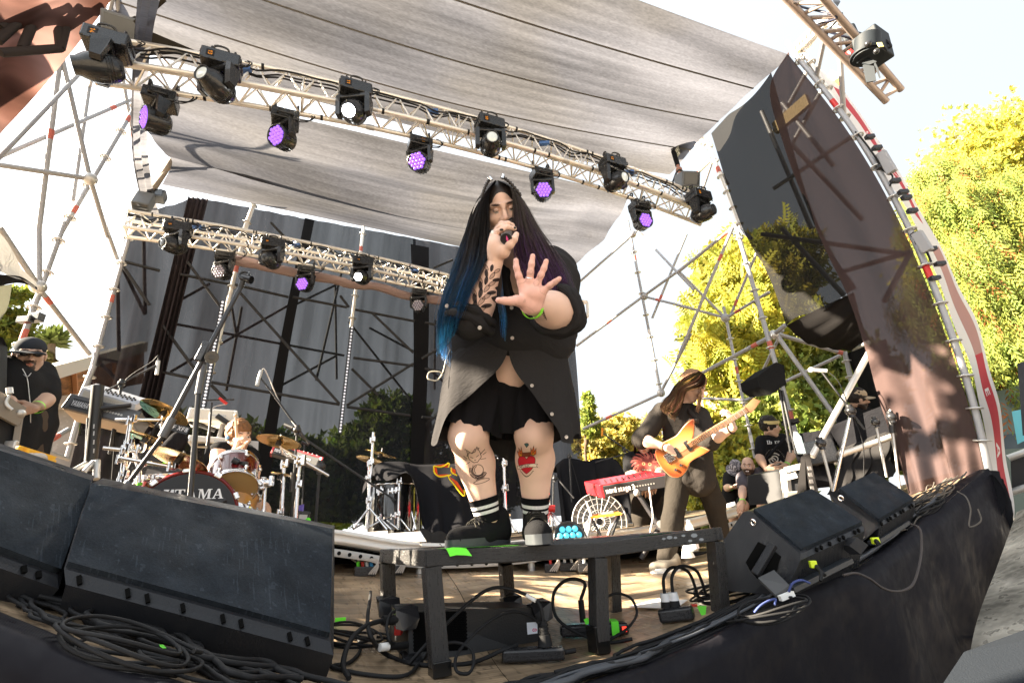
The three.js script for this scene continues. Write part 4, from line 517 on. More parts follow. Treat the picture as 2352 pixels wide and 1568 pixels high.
// power strips and cables
const onF=(p,h=0)=>V(p.x,floorY(p.x,p.z) + h,p.z),fl=(k,x,y,h=0.01)=>{const o=[0,780.9,1561.7][k % 3],q=1041.5,p=onFloor(o + x*0.336,q + y*0.336);p.y +=h;return p;};
{
const g='black power strips on the stage floor',a=fl(7,1110,1440,0.03),b=fl(7,1540,1420,0.03),t=thing('power_strip','black power strip with one plug in front of the amplifier','power strip',a.clone().lerp(b,0.5),g);
part(t,'body',beam(a,b,0.06,0.045,UP,0.012),M.blackPlastic);const p=a.clone().lerp(b,0.7);part(t,'plug',[cyl(0.024,0.03,0.04,p.clone().add(V(0,0.045,0)),14),cyl(0.014,0.018,0.05,p.clone().add(V(0,0.085,0)),12),...[0,1,2].map((i)=>cyl(0.019,0.019,0.006,p.clone().add(V(0,0.07 + i*0.014,0)),12))],M.rubber);part(t,'cord',tube(curve([p.clone().add(V(0,0.1,0)),p.clone().add(V(-0.01,0.17,0)),p.clone().add(V(-0.05,0.2,-0.02)),p.clone().add(V(-0.2,0.24,-0.02)),p.clone().add(V(-0.4,0.12,0.05)),onF(p.clone().add(V(-0.52,0,0.1)),0.01)],40),0.007,6),M.rubber);part(t,'cord',bar(b,b.clone().addScaledVector(sX,0.05),0.009),M.rubber);part(t,'cord_label',bar(p.clone().add(V(-0.025,0.185,0)),p.clone().add(V(-0.06,0.205,-0.02)),0.0085,8),M.white);
const c=fl(7,1510,1262,0.03),d=fl(7,1975,1240,0.03),u=thing('power_strip','black power strip with green tape and red switch behind the middle leg','power strip',c.clone().lerp(d,0.5),g);
part(u,'body',beam(c,d,0.065,0.05,UP,0.014),M.blackPlastic);const e=(f)=>c.clone().lerp(d,f);part(u,'green_tape',[sheet([0,1,2,3].map((i)=>[0,1,2,3].map((j)=>e(0.3 + j*0.055 + i*0.01).add(V(0,0.045 - i*0.028 + 0.01*Math.sin(i*2 + j*2.3),0)).addScaledVector(sZ,0.036 + 0.008*Math.sin(j*3 + i)))))],M.lime);part(u,'green_tape',beam(e(0.74).add(V(0,0.005,0)),e(0.85).add(V(0,0.005,0)),0.07,0.055),M.lime);part(u,'red_switch',box(0.02,0.02,0.01,e(0.88).addScaledVector(sZ,0.034)),std([0.7,0.03,0.02],0.3,0,{emissive:lin([0.25,0.01,0.005])}));
part(u,'plug',[bar(e(0.35).add(V(0,0.03,0)),e(0.35).add(V(0,0.12,0)),0.014,10)],M.rubber);part(u,'cord',tube(curve([e(0.35).add(V(0,0.12,0)),e(0.37).add(V(0.02,0.19,0)),e(0.3).add(V(-0.03,0.21,0)),e(0.15).add(V(-0.06,0.16,0.02)),e(0.12).add(V(-0.05,0.06,0.04)),onF(e(0.4).addScaledVector(sZ,0.12),0.01),onF(e(0.8).addScaledVector(sZ,0.12),0.01)],46),0.008,6),M.rubber);
const h=fl(8,-130,1165,0.035),i=fl(8,105,1140,0.035),w=thing('power_strip','black power strip with two tagged plugs beside the right platform leg','power strip',h.clone().lerp(i,0.5),g);part(w,'body',beam(h,i,0.075,0.06,UP,0.014),M.blackPlastic);
for (const f of [0.25,0.5]) {const p=h.clone().lerp(i,f).add(V(0,0.03,0));part(w,'plug',[cyl(0.018,0.028,0.06,p.clone().add(V(0,0.03,0)),12),tube(curve([p.clone().add(V(0,0.06,0)),p.clone().add(V(0.01,0.13,0)),p.clone().add(V(0.06,0.17,-0.02)),p.clone().add(V(0.16,0.14,-0.08)),p.clone().add(V(0.2,0.02,-0.12))],26),0.008,6)],M.rubber);part(w,'plug_tag',cyl(0.022,0.026,0.035,p.clone().add(V(0,0.045,0)),12),std([0.75,0.76,0.78],0.5));}
const z=thing('tape_scrap','scrap of lime and red tape on the floor at the right platform leg','tape',fl(8,150,1120));part(z,'tape',sheet([[0,1,2].map((q)=>fl(8,125 + q*35,1100 + q*3,0.04)),[0,1,2].map((q)=>fl(8,155 + q*14,1140 - q*3,0.02))]),M.lime);part(z,'red_end',box(0.03,0.012,0.012,fl(8,110,1108,0.045)),M.red);
}
let cableN=0;const cabG='black cables lying along the stage front';
function cable(pts,r=0.008,m=M.rubber,label='black rubber cable lying in the tangle along the stage front',group=cabG,n) {return solo('cable',label,'cable',tube(curve(pts,n??pts.length*9),r*0.7,6),m,group);}
const onEdge=(()=>{const e=curve(EDGE,240);return (f,d)=>{const i=clamp(f,0,1)*239,a=e[Math.floor(i)],b=e[Math.floor(i) + 1],p=a.clone().lerp(b,i - Math.floor(i)),t=b.clone().sub(a);const n=V(-t.z,0,t.x).normalize();if (n.z >0) n.negate();p.addScaledVector(n,d);return p;};})();
const edgeF=(x)=>{let bf=0,bd=1e9;for (let i=0;i <=400;i++) {const q=project(onEdge(i / 400,0)),d=Math.abs(q[0] - x);if (d <bd &&q[1]<2500) {bd=d;bf=i / 400;}} return bf;};
{
const fA=edgeF(-150),fB=edgeF(560),fC=edgeF(1200),fD=edgeF(2080),fE=edgeF(2200);
for (let c=0;c <15;c++) {const f0=rr(fA - 0.03,fA),f1=rr(fB + 0.02,fC),o=rr(0.1,0.36),pts=[];for (let i=0;i <=26;i++) {const f=lerp(f0,f1,i / 26),p=onEdge(f,o + 0.16*(fbm(f*22,c*3.1,4,3) - 0.5) + 0.05*Math.sin(i*0.5 + c));pts.push(onF(p,0.009 +(c % 4)*0.008));} cable(pts,[0.009,0.007,0.008,0.011][c % 4]);}
for (let c=0;c <20;c++) {const f0=rr(fC - 0.05,fC + 0.04),f1=c <14?rr(fD - 0.02,fE):rr(fC + 0.1,fD - 0.06),o=rr(0.04,0.17),pts=[];for (let i=0;i <=30;i++) {const f=lerp(f0,f1,i / 30),p=onEdge(f,o + 0.13*(fbm(f*26,c*3.7,9,3) - 0.5) +(f <fC + 0.1?(fC + 0.1 - f)*rr(0.4,0.8):0));pts.push(onF(p,0.009 +(c % 5)*0.008));} cable(pts,c===3 ||c===7?0.016:[0.008,0.007,0.009][c % 3],c % 6===3?std([0.05,0.055,0.065],0.5):M.rubber);}
for (let c=0;c <9;c++) {const f0=rr(edgeF(2050),edgeF(2090)),f1=edgeF(2255),pts=[];for (let i=0;i <=14;i++) {const f=lerp(f0,f1,i / 14),p=onEdge(f,0.06 + c*0.03 + 0.14*(fbm(f*60,c*5.7,9,3) - 0.5));pts.push(onF(p,0.008 + rr(0,0.03)));} cable(pts,0.006,std([0.09,0.08,0.07],0.7),'thin dusty cable in the sunlit bundle at the right end of the stage front','dusty cables at the right stage end');}
const coil=(label,c,R,n,m=M.rubber,r=0.008)=>{const pts=[];for (let i=0;i <=n*14;i++) {const a=(i / 14)*2*Math.PI,q=R*(1 + 0.25*(fbm(i*0.07,R*9,3,2) - 0.5));pts.push(onF(c.clone().add(V(Math.cos(a)*q + 0.03*Math.sin(i*0.3),0,Math.sin(a)*q*0.8)),0.01 + 0.018*(i / 14)*0.6 + 0.008*Math.sin(i)));} solo('cable_coil',label,'cable',tube(curve(pts,n*30),r*0.62,6),m,'coiled black cables on the stage floor');};
coil('black cable coiled in front of the left monitor wedge',fl(6,850,1430),0.14,5);coil('loose black cable coil beside the right platform leg',fl(8,330,1000),0.17,6);coil('small black cable coil in front of the right monitor wedges',fl(8,620,1130),0.14,4);coil('tangled black cable coil left of the amplifier',fl(7,60,1300),0.13,4);coil('dusty cable loop on the sunlit stage end',fl(8,1720,330),0.13,3,std([0.10,0.085,0.07],0.7),0.006);coil('black cable coil under the rearmost wedge',fl(8,1650,420),0.12,4);
const L=(label,pts,r=0.008,m)=>cable(pts,r,m,label,null,60);
L('black cable arching over the front of the amplifier',[fl(7,580,1420),k7(640,1330,2.02),k7(780,1290,2.05),k7(890,1330,2.06),k7(915,1420,2.02),k7(880,1500,1.98),k7(800,1490,1.96),k7(790,1400,2.0),k7(900,1250,2.1),k7(1080,1110,2.2),k7(1200,1080,2.25),k7(1330,1130,2.3),k7(1400,1230,2.32)],0.0085);
L('thick black cable running from the amplifier plug to the left',[k7(290,1140,2.18),k7(170,1180,2.1),k7(90,1250,2.05),k7(45,1330,2.0),k7(20,1450,1.95),fl(7,60,1560)],0.013);
L('black cable looping down to the floor left of the amplifier',[k7(420,1080,2.25),k7(350,1090,2.2),k7(320,1180,2.15),k7(340,1280,2.1),fl(7,420,1290),fl(7,250,1270)],0.009);
L('black cable lying in an arc along the front legs',[fl(7,200,1130,0.12),k7(210,1250,2.05),fl(7,330,1400),fl(7,520,1460),fl(7,900,1450),k7(1120,1340,2.15),k7(1210,1310,2.2)],0.012);
L('black cable curling through the foreground left of the platform',[fl(7,-80,1230),fl(7,60,1240),fl(7,140,1330),fl(7,60,1450),fl(7,-60,1480),fl(7,150,1530),fl(7,420,1545),fl(7,560,1440)],0.01);
L('black cable hanging over the front skirt at the right',[k8(1580,480,3.35),k8(1640,510,3.3),k8(1655,620,3.25),k8(1630,800,3.1),k8(1580,910,2.98),k8(1490,942,2.9),k8(1390,920,2.82),k8(1290,850,2.74),k8(1210,818,2.72),k8(1120,830,2.66)],0.008,std([0.05,0.042,0.04],0.6));
L('thin cable drooping down the sunlit skirt at the right end',[k8(1900,260,4.0),k8(1960,300,3.9),k8(1990,380,3.86),k8(1985,500,3.82),k8(2060,460,3.84),k8(2040,380,3.86)],0.006,std([0.09,0.08,0.07],0.7));
L('black cable looping behind the middle leg of the platform',[fl(7,1850,1290),k7(1980,1180,2.5),k7(2030,1080,2.55),k7(1990,990,2.55),k7(1900,955,2.55),k7(1830,975,2.5)],0.009);
L('blue hook and loop strap on the cables by the right wedge',[k8(745,945,2.5),k8(770,890,2.5),k8(830,865,2.52),k8(890,885,2.55)],0.007,std([0.05,0.07,0.2],0.8));
L('blue strap end among the cables in the right foreground',[k8(510,1085,2.35),k8(540,1050,2.35),k8(600,1010,2.38),k8(655,995,2.4),k8(650,1030,2.38)],0.006,std([0.05,0.07,0.2],0.8));
L('thin black cable on the pavement beside the skirt',[k8(2190,975,4.6),k8(2140,1080,4.4),k8(2080,1200,4.0),k8(2050,1340,3.6)],0.01);
solo('tape_scrap','small piece of lime tape on the cables in front of the left wedge','tape',sheet([[fl(6,1070,1395,0.03),fl(6,1095,1410,0.035),fl(6,1120,1418,0.03)],[fl(6,1075,1410,0.03),fl(6,1095,1422,0.03),fl(6,1118,1420,0.03)]]),M.lime);
solo('tape_scrap','lime tape piece on the floor right of the left wedge','tape',box(0.05,0.02,0.004,fl(7,0,1170,0.02)),M.lime);solo('leaf_scrap','pale green leaf shaped scrap on the floor left of the amplifier','scrap',new THREE.SphereGeometry(0.035,12,8).scale(1,0.2,0.45).rotateY(0.3).translate(...fl(7,335,1350,0.012).toArray()),std([0.45,0.55,0.42],0.6));
solo('paper_sheet','white sheet of paper on the stage floor by the right platform leg','paper',sheet([[fl(7,1960,1060,0.008),fl(7,2300,1075,0.01)],[fl(7,2180,1000,0.008),fl(8,60,1015,0.012)]]),M.white);
solo('cable_label','white label wrapped on the cables in front of the right wedge','label',beam(k8(685,990,2.48),k8(775,955,2.52),0.02,0.02),M.white);
}
// drum riser
const RISE=[at(30,1068,3.35),at(242,1119,3.42),at(450,1165,3.5),at(600,1196,3.58),at(770,1217,3.65),at(965,1247,3.78),at(1175,1243,3.95),at(1290,1228,4.1),at(1450,1214,4.4),at(1580,1192,4.8),at(1690,1165,5.4)];
{
const t=thing('drum_riser','long low riser of aluminium decks carrying the drum kit and covered gear','stage riser',at(965,1260,4.0));
const f=curve(RISE,44),bk=f.map((p)=>{const q=p.clone().addScaledVector(sZ,-2.5);q.y +=0.02;return q;});
for (let m=0;m <8;m++) {const a=Math.round((m*44) / 8),b=Math.round(((m + 1)*44) / 8),e=(l)=>l.slice(a,b + 1).map((p)=>p.clone());const F=e(f),B=e(bk);F[0].lerp(F[F.length - 1],0.008);F[F.length - 1].lerp(F[0],0.008);
part(t,'deck_panel',sheet([F,B]),std([0.2,0.155,0.11],0.7,0,{map:rep(T_PLY,0.5)}));
const dn=(l,y,o=0)=>l.map((p)=>p.clone().add(V(0,y,0)).addScaledVector(sZ,o));part(t,'edge_profile',[sheet([F,dn(F,0.004,0.008),dn(F,-0.02,0.014),dn(F,-0.024,0.006),dn(F,-0.055,0.006),dn(F,-0.06,0.014),dn(F,-0.085,0.012),dn(F,-0.09,-0.02)])],M.alu);
const R=dn(F,-0.115,0.0),R2=dn(F,-0.165,0.0);part(t,'lower_rail',sheet([R,dn(F,-0.117,0.01),dn(F,-0.163,0.01),R2]),std([0.5,0.49,0.47],0.5,0.4));
const hs=[];for (let i=0;i <9;i++) {const p=F[0].clone().lerp(F[F.length - 1],(i + 0.5) / 9).add(V(0,-0.14,0)).addScaledVector(sZ,0.013);const k=(i + 0.5) / 9*(F.length - 1),q=F[Math.floor(k)].clone().lerp(F[Math.min(F.length - 1,Math.floor(k) + 1)],k - Math.floor(k)).add(V(0,-0.14,0)).addScaledVector(sZ,0.0125);hs.push(new THREE.CircleGeometry(0.013,12).applyQuaternion(look(sZ)).translate(q.x,q.y,q.z));} part(t,'rail_holes',hs,std([0.01,0.01,0.01],0.9));
const l=F[0].clone().addScaledVector(sZ,-0.03),g=onF(l);if (g.y <l.y - 0.1) part(t,'leg',bar(g,l.clone().add(V(0,-0.08,0)),0.028,12),M.steel);part(t,'corner_joint',box(0.05,0.09,0.03,F[0].clone().add(V(0,-0.12,0)).addScaledVector(sZ,0.004),0.004),M.steel);
}
const w=f.map((p)=>p.clone().addScaledVector(sZ,-0.5));part(t,'under_skirt',sheet([w.map((p)=>p.clone().add(V(0,-0.09,0))),w.map((p)=>onF(p,-0.02))]),std([0.006,0.006,0.006],0.95));
}
// drums
const towards=(p)=>eye.clone().sub(p).normalize();
const M_drum=phy([0.22,0.012,0.012],0.25,{clearcoat:0.9,clearcoatRoughness:0.08,map:rep(dataTex(256,(u,v)=>{const g=0.7 + 0.5*(fbm(u*30,v*2,2,4,30) - 0.5);return [g,g,g];},true),1)});
const M_brass=std([0.62,0.40,0.12],0.3,0.95,{roughnessMap:rep(SCUFF,3)});
const M_skinhead=phy([0.75,0.5,0.2],0.5,{transmission:0.5});
function cymbal(t,a,b,ratio,patch,up=-1,bell=true) {
const c=a.clone().lerp(b,0.5),A=b.clone().sub(a),R=A.length() / 2;A.normalize();const v=towards(c).negate();const u=v.clone().addScaledVector(A,-v.dot(A)).normalize();let w=A.clone().cross(u).normalize();if (w.y <0) w.negate();
const th=Math.asin(clamp(ratio,0,1)),n=w.multiplyScalar(Math.cos(th)).addScaledVector(u,Math.sin(th)*-up).normalize();
const q=new THREE.Quaternion().setFromUnitVectors(UP,n),h=R*0.16;
const g=lathe([[0.004,h],[R*0.1,h*0.95],[R*0.17,h*0.6],[R*0.22,h*0.47],[R*0.6,h*0.2],[R*0.97,0.002],[R,0],[R*0.98,-0.002],[R*0.6,h*0.2 - 0.003],[R*0.22,h*0.47 - 0.003],[R*0.16,h*0.58],[R*0.1,h*0.9],[0.004,h - 0.004]],48);
for (let i=0,p=g.attributes.position;i <p.count;i++) {const rr2=Math.hypot(p.getX(i),p.getZ(i));p.setY(i,p.getY(i) + 0.0015*Math.sin(rr2*600));} g.computeVertexNormals();
const o=part(t,'cymbal',g.applyQuaternion(q).translate(c.x,c.y,c.z),M_brass);if (patch) part(t,'worn_patch',new THREE.RingGeometry(R*0.3,R*0.985,24,3,2.5,1.5).rotateX(-Math.PI / 2).translate(0,-0.004,0).applyQuaternion(q).translate(c.x,c.y,c.z),std([0.25,0.55,0.5],0.5,0.5,{roughnessMap:SCUFF}));
part(t,'cymbal_nut',[bar(c.clone().addScaledVector(n,h - 0.03),c.clone().addScaledVector(n,h + 0.03),0.007),bar(c.clone().addScaledVector(n,h - 0.05),c.clone().addScaledVector(n,h - 0.015),0.02,10)],M.blackPlastic);return {c,n,R};
}
const stand=(t,pts,r=0.012,m=M.chrome,name='stand_tube')=>{for (let i=1;i <pts.length;i++) part(t,name,bar(pts[i - 1],pts[i],r*(i===1?0.85:1),10),m);};
const knuckle=(p,s=1)=>[ball(0.02*s,p,10,8),box(0.05*s,0.018*s,0.018*s,p,0.003),box(0.016*s,0.045*s,0.02*s,p.clone().add(V(0.018*s,0.01,0.01)),0.003),cyl(0.008,0.008,0.05*s,p.clone().add(V(-0.015,0,0.015)),8)];
function drum(name,label,c,axis,R,D,o={}) {
const t=thing(name,label,o.cat??'drum',c),q=new THREE.Quaternion().setFromUnitVectors(UP,axis.clone().normalize()),W=(g)=>g.applyQuaternion(q).translate(c.x,c.y,c.z);
part(t,'shell',W(new THREE.CylinderGeometry(R,R,D,48,1,true)),o.mat??M_drum);
for (const s of [1,-1]) {part(t,'hoop',W(lathe([[R*1.0,s*D*0.5 - 0.02],[R*1.035,s*D*0.5 - 0.02],[R*1.045,s*D*0.5 + 0.012],[R*0.99,s*D*0.5 + 0.014],[R*0.97,s*D*0.5]],48)),o.hoop??M.chrome);part(t,'drumhead',W(new THREE.CircleGeometry(R*0.985,48).rotateX(-Math.PI / 2*1).translate(0,s*(D*0.5 + 0.002),0)),s >0?o.head??M_skinhead:M.white);}
const n=o.lugs??6;for (let i=0;i <n;i++) {const a=(i / n)*2*Math.PI + 0.3,x=Math.cos(a)*R,z=Math.sin(a)*R;part(t,'lug',[D*0.3,-D*0.3].map((y)=>W(merge([ball(0.016,V(x*1.06,y,z*1.06),8,6),cyl(0.009,0.009,0.05,V(x*1.06,y*1.2,z*1.06),8)]))),M.chrome);if (o.claw) part(t,'claw',W(new RoundedBoxGeometry(0.045,0.05,0.03,2,0.008).rotateY(-a + Math.PI / 2).translate(x*1.04,D*0.5,z*1.04)),M.chrome);}
return {t,W,q};
}
{
const c=at(432,1194,3.74),ax=sZ.clone().multiplyScalar(0.8).add(towards(c).multiplyScalar(0.4));ax.y=0.02;ax.normalize();
const head=std([1,1,1],0.3,0,{map:canvasTex(512,512,(x)=>{x.fillStyle='#0c0c0f';x.fillRect(0,0,512,512);x.fillStyle='#f2f2f2';x.font='bold 84px serif';x.fillText('TAMA',176,150);x.fillRect(120,90,52,58);x.fillStyle='#0c0c0f';x.beginPath();x.moveTo(158,90);x.lineTo(140,148);x.lineTo(132,148);x.lineTo(148,90);x.fill();})});
const {t,W}=drum('bass_drum','red bass drum with a black front head lettered TAMA',c,ax,0.262,0.4,{head:M.blackPlastic,hoop:std([0.16,0.012,0.012],0.25),claw:true,lugs:10});
const x=UP.clone().cross(ax).normalize(),g=new THREE.PlaneGeometry(0.5,0.5);const hd=part(t,'printed_head',new THREE.CircleGeometry(0.25,40).applyMatrix4(basis(x,ax.clone().cross(x),ax,c.clone().addScaledVector(ax,0.2045))),head);
part(t,'mic_boom',bar(k6(1380,388,3.4),k6(1540,318,3.45),0.014),M.blackMetal);
}
{
const A=k6(1128,168,3.95),B=k6(1100,345,3.95),ax=A.clone().sub(B).normalize();drum('floor_tom','dark red floor tom left of the bass drum',A.clone().lerp(B,0.5),ax,0.145,A.distanceTo(B),{head:M.white,lugs:6});
const T=k6(1606,85,3.78),U=k6(1590,255,3.68),dn=U.clone().sub(T).normalize();dn.addScaledVector(towards(U),0.42).normalize();const {t}=drum('rack_tom','shiny red rack tom above the snare with an orange lit head underneath',T.clone().lerp(U,0.5),dn,0.142,0.21,{lugs:6});part(t,'clamp_mic',[bar(k6(1590,40,3.6),k6(1630,60,3.6),0.02),box(0.1,0.025,0.03,k6(1640,70,3.62),0.005)],M.blackPlastic);part(t,'tom_arm',[...knuckle(k6(1725,150,3.65),1.2),bar(k6(1725,150,3.65),k6(1780,215,3.65),0.012)],M.chrome);
const sA=k6(1590,300,3.8),sB=k6(1600,380,3.8);drum('snare_drum','orange wood snare drum under the rack tom',sA.clone().lerp(sB,0.5),V(0.02,-1,0.35),0.14,0.13,{mat:phy([0.75,0.35,0.05],0.3,{clearcoat:0.8,transmission:0.3}),lugs:8,head:M_skinhead});
}
{
const t=thing('cymbal_rack','chrome drum rack with four brass cymbals at the left of the kit','cymbal stand',at(300,1150,3.8));
const k=(x,y,r)=>k3(x,y,r);
const c1=cymbal(t,k(957,1225,3.85),k(1282,1335,3.75),0.36,true),c2=cymbal(t,k(790,1240,4.1),k(1055,1372,4.0),0.12),c3=cymbal(t,k(884,1418,3.8),k(1112,1487,3.75),0.2,true),c4=cymbal(t,k(1015,1540,3.6),k6(1420,108,3.5),0.26);
stand(t,[k3(895,1330,3.78),k6(850,60,3.8),k6(825,250,3.8)],0.017);stand(t,[k3(890,1440,3.85),k6(950,120,3.85),k6(945,280,3.85)],0.014);stand(t,[k3(785,1328,3.8),k3(1110,1330,3.75)],0.014,M.chrome,'cross_bar');stand(t,[k3(700,1520,3.8),k3(940,1545,3.8)],0.014,M.chrome,'cross_bar');stand(t,[k6(820,30,3.7),k6(1180,90,3.6)],0.014,M.chrome,'cross_bar');
stand(t,[c1.c.clone(),k3(1100,1345,3.78),k3(1105,1420,3.8)],0.008);stand(t,[c3.c.clone(),k3(975,1520,3.78),k3(940,1540,3.8)],0.009);stand(t,[c4.c.clone(),k6(1200,60,3.58),k6(1170,95,3.6)],0.009,M.blackMetal);
part(t,'clamp',[k3(900,1335,3.76),k3(880,1500,3.78),k3(860,1535,3.78),k3(965,1530,3.76),k6(830,40,3.74),k6(970,70,3.7),k6(1180,90,3.58),k6(845,155,3.78),k6(830,200,3.78)].flatMap((p)=>knuckle(p,1.1)),M.chrome);
part(t,'marker_tape',[bar(k6(843,205,3.78),k6(842,225,3.78),0.019,10)],M.yellow);part(t,'marker_tape',[bar(k6(951,200,3.84),k6(950,218,3.84),0.016,10)],M.lime);part(t,'cable',tube(curve([k3(1100,1330,3.7),k3(1060,1380,3.7),k3(1020,1490,3.7),k6(960,40,3.7),k6(900,140,3.7)],24),0.005,5),M.rubber);
const u=thing('cymbal_stand','straight chrome stand with a brass crash cymbal right of the drummer','cymbal stand',k6(2030,480,3.9),'cymbal stands right of the drummer');const d=cymbal(u,k3(1750,1455,3.8),k3(2058,1505,3.75),0.28,false,-1);stand(u,[d.c.clone(),k3(1930,1560,3.82),k6(1990,25,3.85)],0.009);stand(u,[k6(2050,50,3.85),k6(2035,200,3.85),k6(2015,490,3.85)],0.017);stand(u,[k6(1920,-40,3.85),k6(2245,152,3.9)],0.013,M.chrome,'boom_arm');part(u,'clamp',[...knuckle(k6(2050,55,3.82),1.6),...knuckle(k6(2045,215,3.84),1)],M.chrome);part(u,'marker_tape',bar(k6(2021,465,3.84),k6(2019,488,3.84),0.02,10),M.yellow);
const w=thing('cymbal_stand','chrome stand with a small splash cymbal and wing nut','cymbal stand',k6(1920,470,3.9),'cymbal stands right of the drummer');const e=cymbal(w,k6(1848,128,3.85),k6(1996,152,3.85),0.1,false,-1);stand(w,[k6(1945,60,3.85),k6(1935,170,3.85),k6(1920,475,3.85)],0.015);part(w,'clamp',[...knuckle(k6(1945,75,3.84),1.2),...knuckle(k6(1920,405,3.84))],M.chrome);
const x=thing('tom_stand','short chrome tom stand with a chunky clamp right of the rack tom','drum stand',k6(1800,460,3.8));stand(x,[k6(1812,215,3.75),k6(1795,465,3.75)],0.016);part(x,'clamp',[...knuckle(k6(1770,215,3.7),1.7),...knuckle(k6(1830,200,3.7),1.5)],M.chrome);stand(x,[k6(1750,200,3.75),k6(1740,250,3.78)],0.008);
const y=thing('drum_throne_box','small black pedal unit with coloured connectors behind the cymbal stands','effects unit',k6(2060,450,4.2));part(y,'case',beam(k6(1985,430,4.2),k6(2110,445,4.2),0.12,0.1,UP,0.01),M.blackPlastic);part(y,'green_plug',ball(0.022,k6(2103,458,4.1)),M.lime);part(y,'connectors',[0,1,2,3].map((i)=>bar(k6(2010 + i*18,400,4.15),k6(2015 + i*18,365 - i*6,4.15),0.01)),std([0.2,0.15,0.6],0.5));part(y,'side_panel',beam(k6(2040,450,4.1),k6(2095,452,4.1),0.02,0.07),M.steel);
}
// stands with microphones
function micStand(label,segs,o={}) {const t=thing('microphone_stand',label,'microphone stand',segs[0][0],o.group);segs.forEach(([a,b,r,m],i)=>part(t,o.names?.[i]??(i?'boom':'pole'),bar(a,b,r,12),m??M.blackMetal));for (const [p,s] of o.knobs??[]) part(t,'clutch',[ball(0.02*s,p,12,8),cyl(0.012*s,0.012*s,0.05*s,p,10)],M.blackPlastic);if (o.mic) {const [a,b,r,m,tip]=o.mic,mt=part(t,'microphone',bar(a,b,r,12),m??M.blackMetal);if (tip) part(mt,'mic_grille',ball(r*1.35,a,12,8),tip);} if (o.wire) part(t,'wire',tube(curve(o.wire,30),0.004,5),o.wireM??M.rubber);return t;}
{
const a=at(432,1170,2.6),b=at(455,905,2.6),c=at(470,800,2.6);const blue=std([0.035,0.04,0.05],0.35,0.3);
const t=micStand('black boom microphone stand with an empty clip in front of the drum kit',[[at(428,1240,2.6),b,0.0115,std([0.05,0.05,0.052],0.3,0.6)],[b,at(467,838,2.6),0.016,std([0.12,0.12,0.125],0.4,0.4)],[at(467,850,2.6),at(471,815,2.58),0.008],[at(372,1000,2.5),at(553,658,2.35),0.0105,blue],[at(372,1003,2.5),at(395,960,2.49),0.018,std([0.10,0.105,0.115],0.45,0.3)],[at(290,1115,2.55),at(372,1003,2.5),0.009],[at(552,660,2.35),at(557,645,2.34),0.012]]);
part(t,'boom_clutch',[beam(at(455,830,2.43),at(478,786,2.42),0.035,0.03,camF,0.006)],M.blackPlastic);part(t,'clutch_knob',[bar(at(484,822,2.48),at(486,820,2.38),0.028,16),bar(at(484,822,2.4),at(486,820,2.37),0.012,12)],M.blackPlastic);part(t,'end_weight',bar(at(285,1120,2.55),at(296,1105,2.55),0.014),std([0.1,0.11,0.13],0.4));
const m=at(566,637,2.33);part(t,'mic_clip',[new THREE.TorusGeometry(0.022,0.007,8,20,5).applyQuaternion(look(V(0.3,0.2,1))).translate(...at(560,632,2.33).toArray()),bar(at(560,640,2.33),at(572,642,2.33),0.013),new THREE.CylinderGeometry(0.017,0.02,0.05,16,1,true).rotateZ(1.2).translate(...at(566,640,2.33).toArray())],M.blackPlastic);
micStand('overhead drum microphone on a thin boom at the left with a looping wire',[[k3(745,1560,4.1),k3(828,1090,4.1),0.009],[k3(695,1145,4.1),k3(1070,955,4.1),0.007]],{knobs:[[k3(828,1080,4.08),1.2]],mic:[k3(1070,1020,4.1),k3(1080,925,4.1),0.012,M.steel],wire:[k3(1078,925,4.1),k3(1080,890,4.1),k3(1040,930,4.1),k3(900,1020,4.1),k3(840,1080,4.1),k3(800,1300,4.1),k6(760,200,4.1)]});
micStand('overhead drum microphone on a boom right of the drummer with a looping wire',[[k6(1985,485,3.95),k3(2030,1410,3.95),0.009],[k3(1785,1045,4.0),k3(2110,1490,3.9),0.008],[k6(1990,260,3.95),k6(2000,130,3.95),0.016]],{knobs:[[k3(2030,1400,3.92),1.5]],mic:[k3(1755,1095,4.0),k3(1785,990,4.0),0.014,M.steel],wire:[k3(1785,990,4.0),k3(1800,980,4.0),k3(1840,1050,4.0),k3(1890,1170,4.0),k3(1960,1290,3.95),k3(2040,1400,3.9)],wireM:std([0.6,0.55,0.5],0.5)});
micStand('long black boom stand crossing behind the right cymbal stand',[[k6(2155,490,4.0),k6(2185,90,4.0),0.01],[k3(1950,1370,4.05),k7(380,320,4.0),0.008]],{knobs:[[k6(2188,92,3.97),2]],mic:[k3(1945,1360,4.05),k3(2005,1385,4.0),0.014,M.blackMetal]});
micStand('thin stand with a drum microphone behind the drummer at left',[[k3(1420,1560,4.3),k3(1445,1210,4.3),0.008],[k3(1390,1195,4.3),k3(1600,1190,4.3),0.007]],{mic:[k3(1495,1180,4.3),k3(1550,1220,4.3),0.012,M.red],wire:[k3(1550,1220,4.3),k3(1450,1250,4.3),k3(1425,1400,4.3),k3(1400,1560,4.3)],wireM:M.steel});
micStand('tall thin stand in the middle of the dark gear right of the drums',[[k6(2065,420,4.5),k3(2080,1500,4.5),0.007],[k3(2060,1480,4.5),k3(2110,1500,4.5),0.012]],{});
micStand('microphone stand with a tilted boom in front of the black covered gear at the right',[[k7(1595,500,5.2),k7(1570,30,5.2),0.012],[k7(1470,150,5.0),k7(1600,305,4.9),0.008],[k7(1455,520,5.0),k7(1460,160,5.0),0.008]],{knobs:[[k7(1468,170,4.98),1.3],[k7(1568,20,5.2),1.2]],wire:[k7(1575,40,5.2),k7(1610,150,5.2),k7(1650,320,5.2),k7(1650,480,5.2)]});
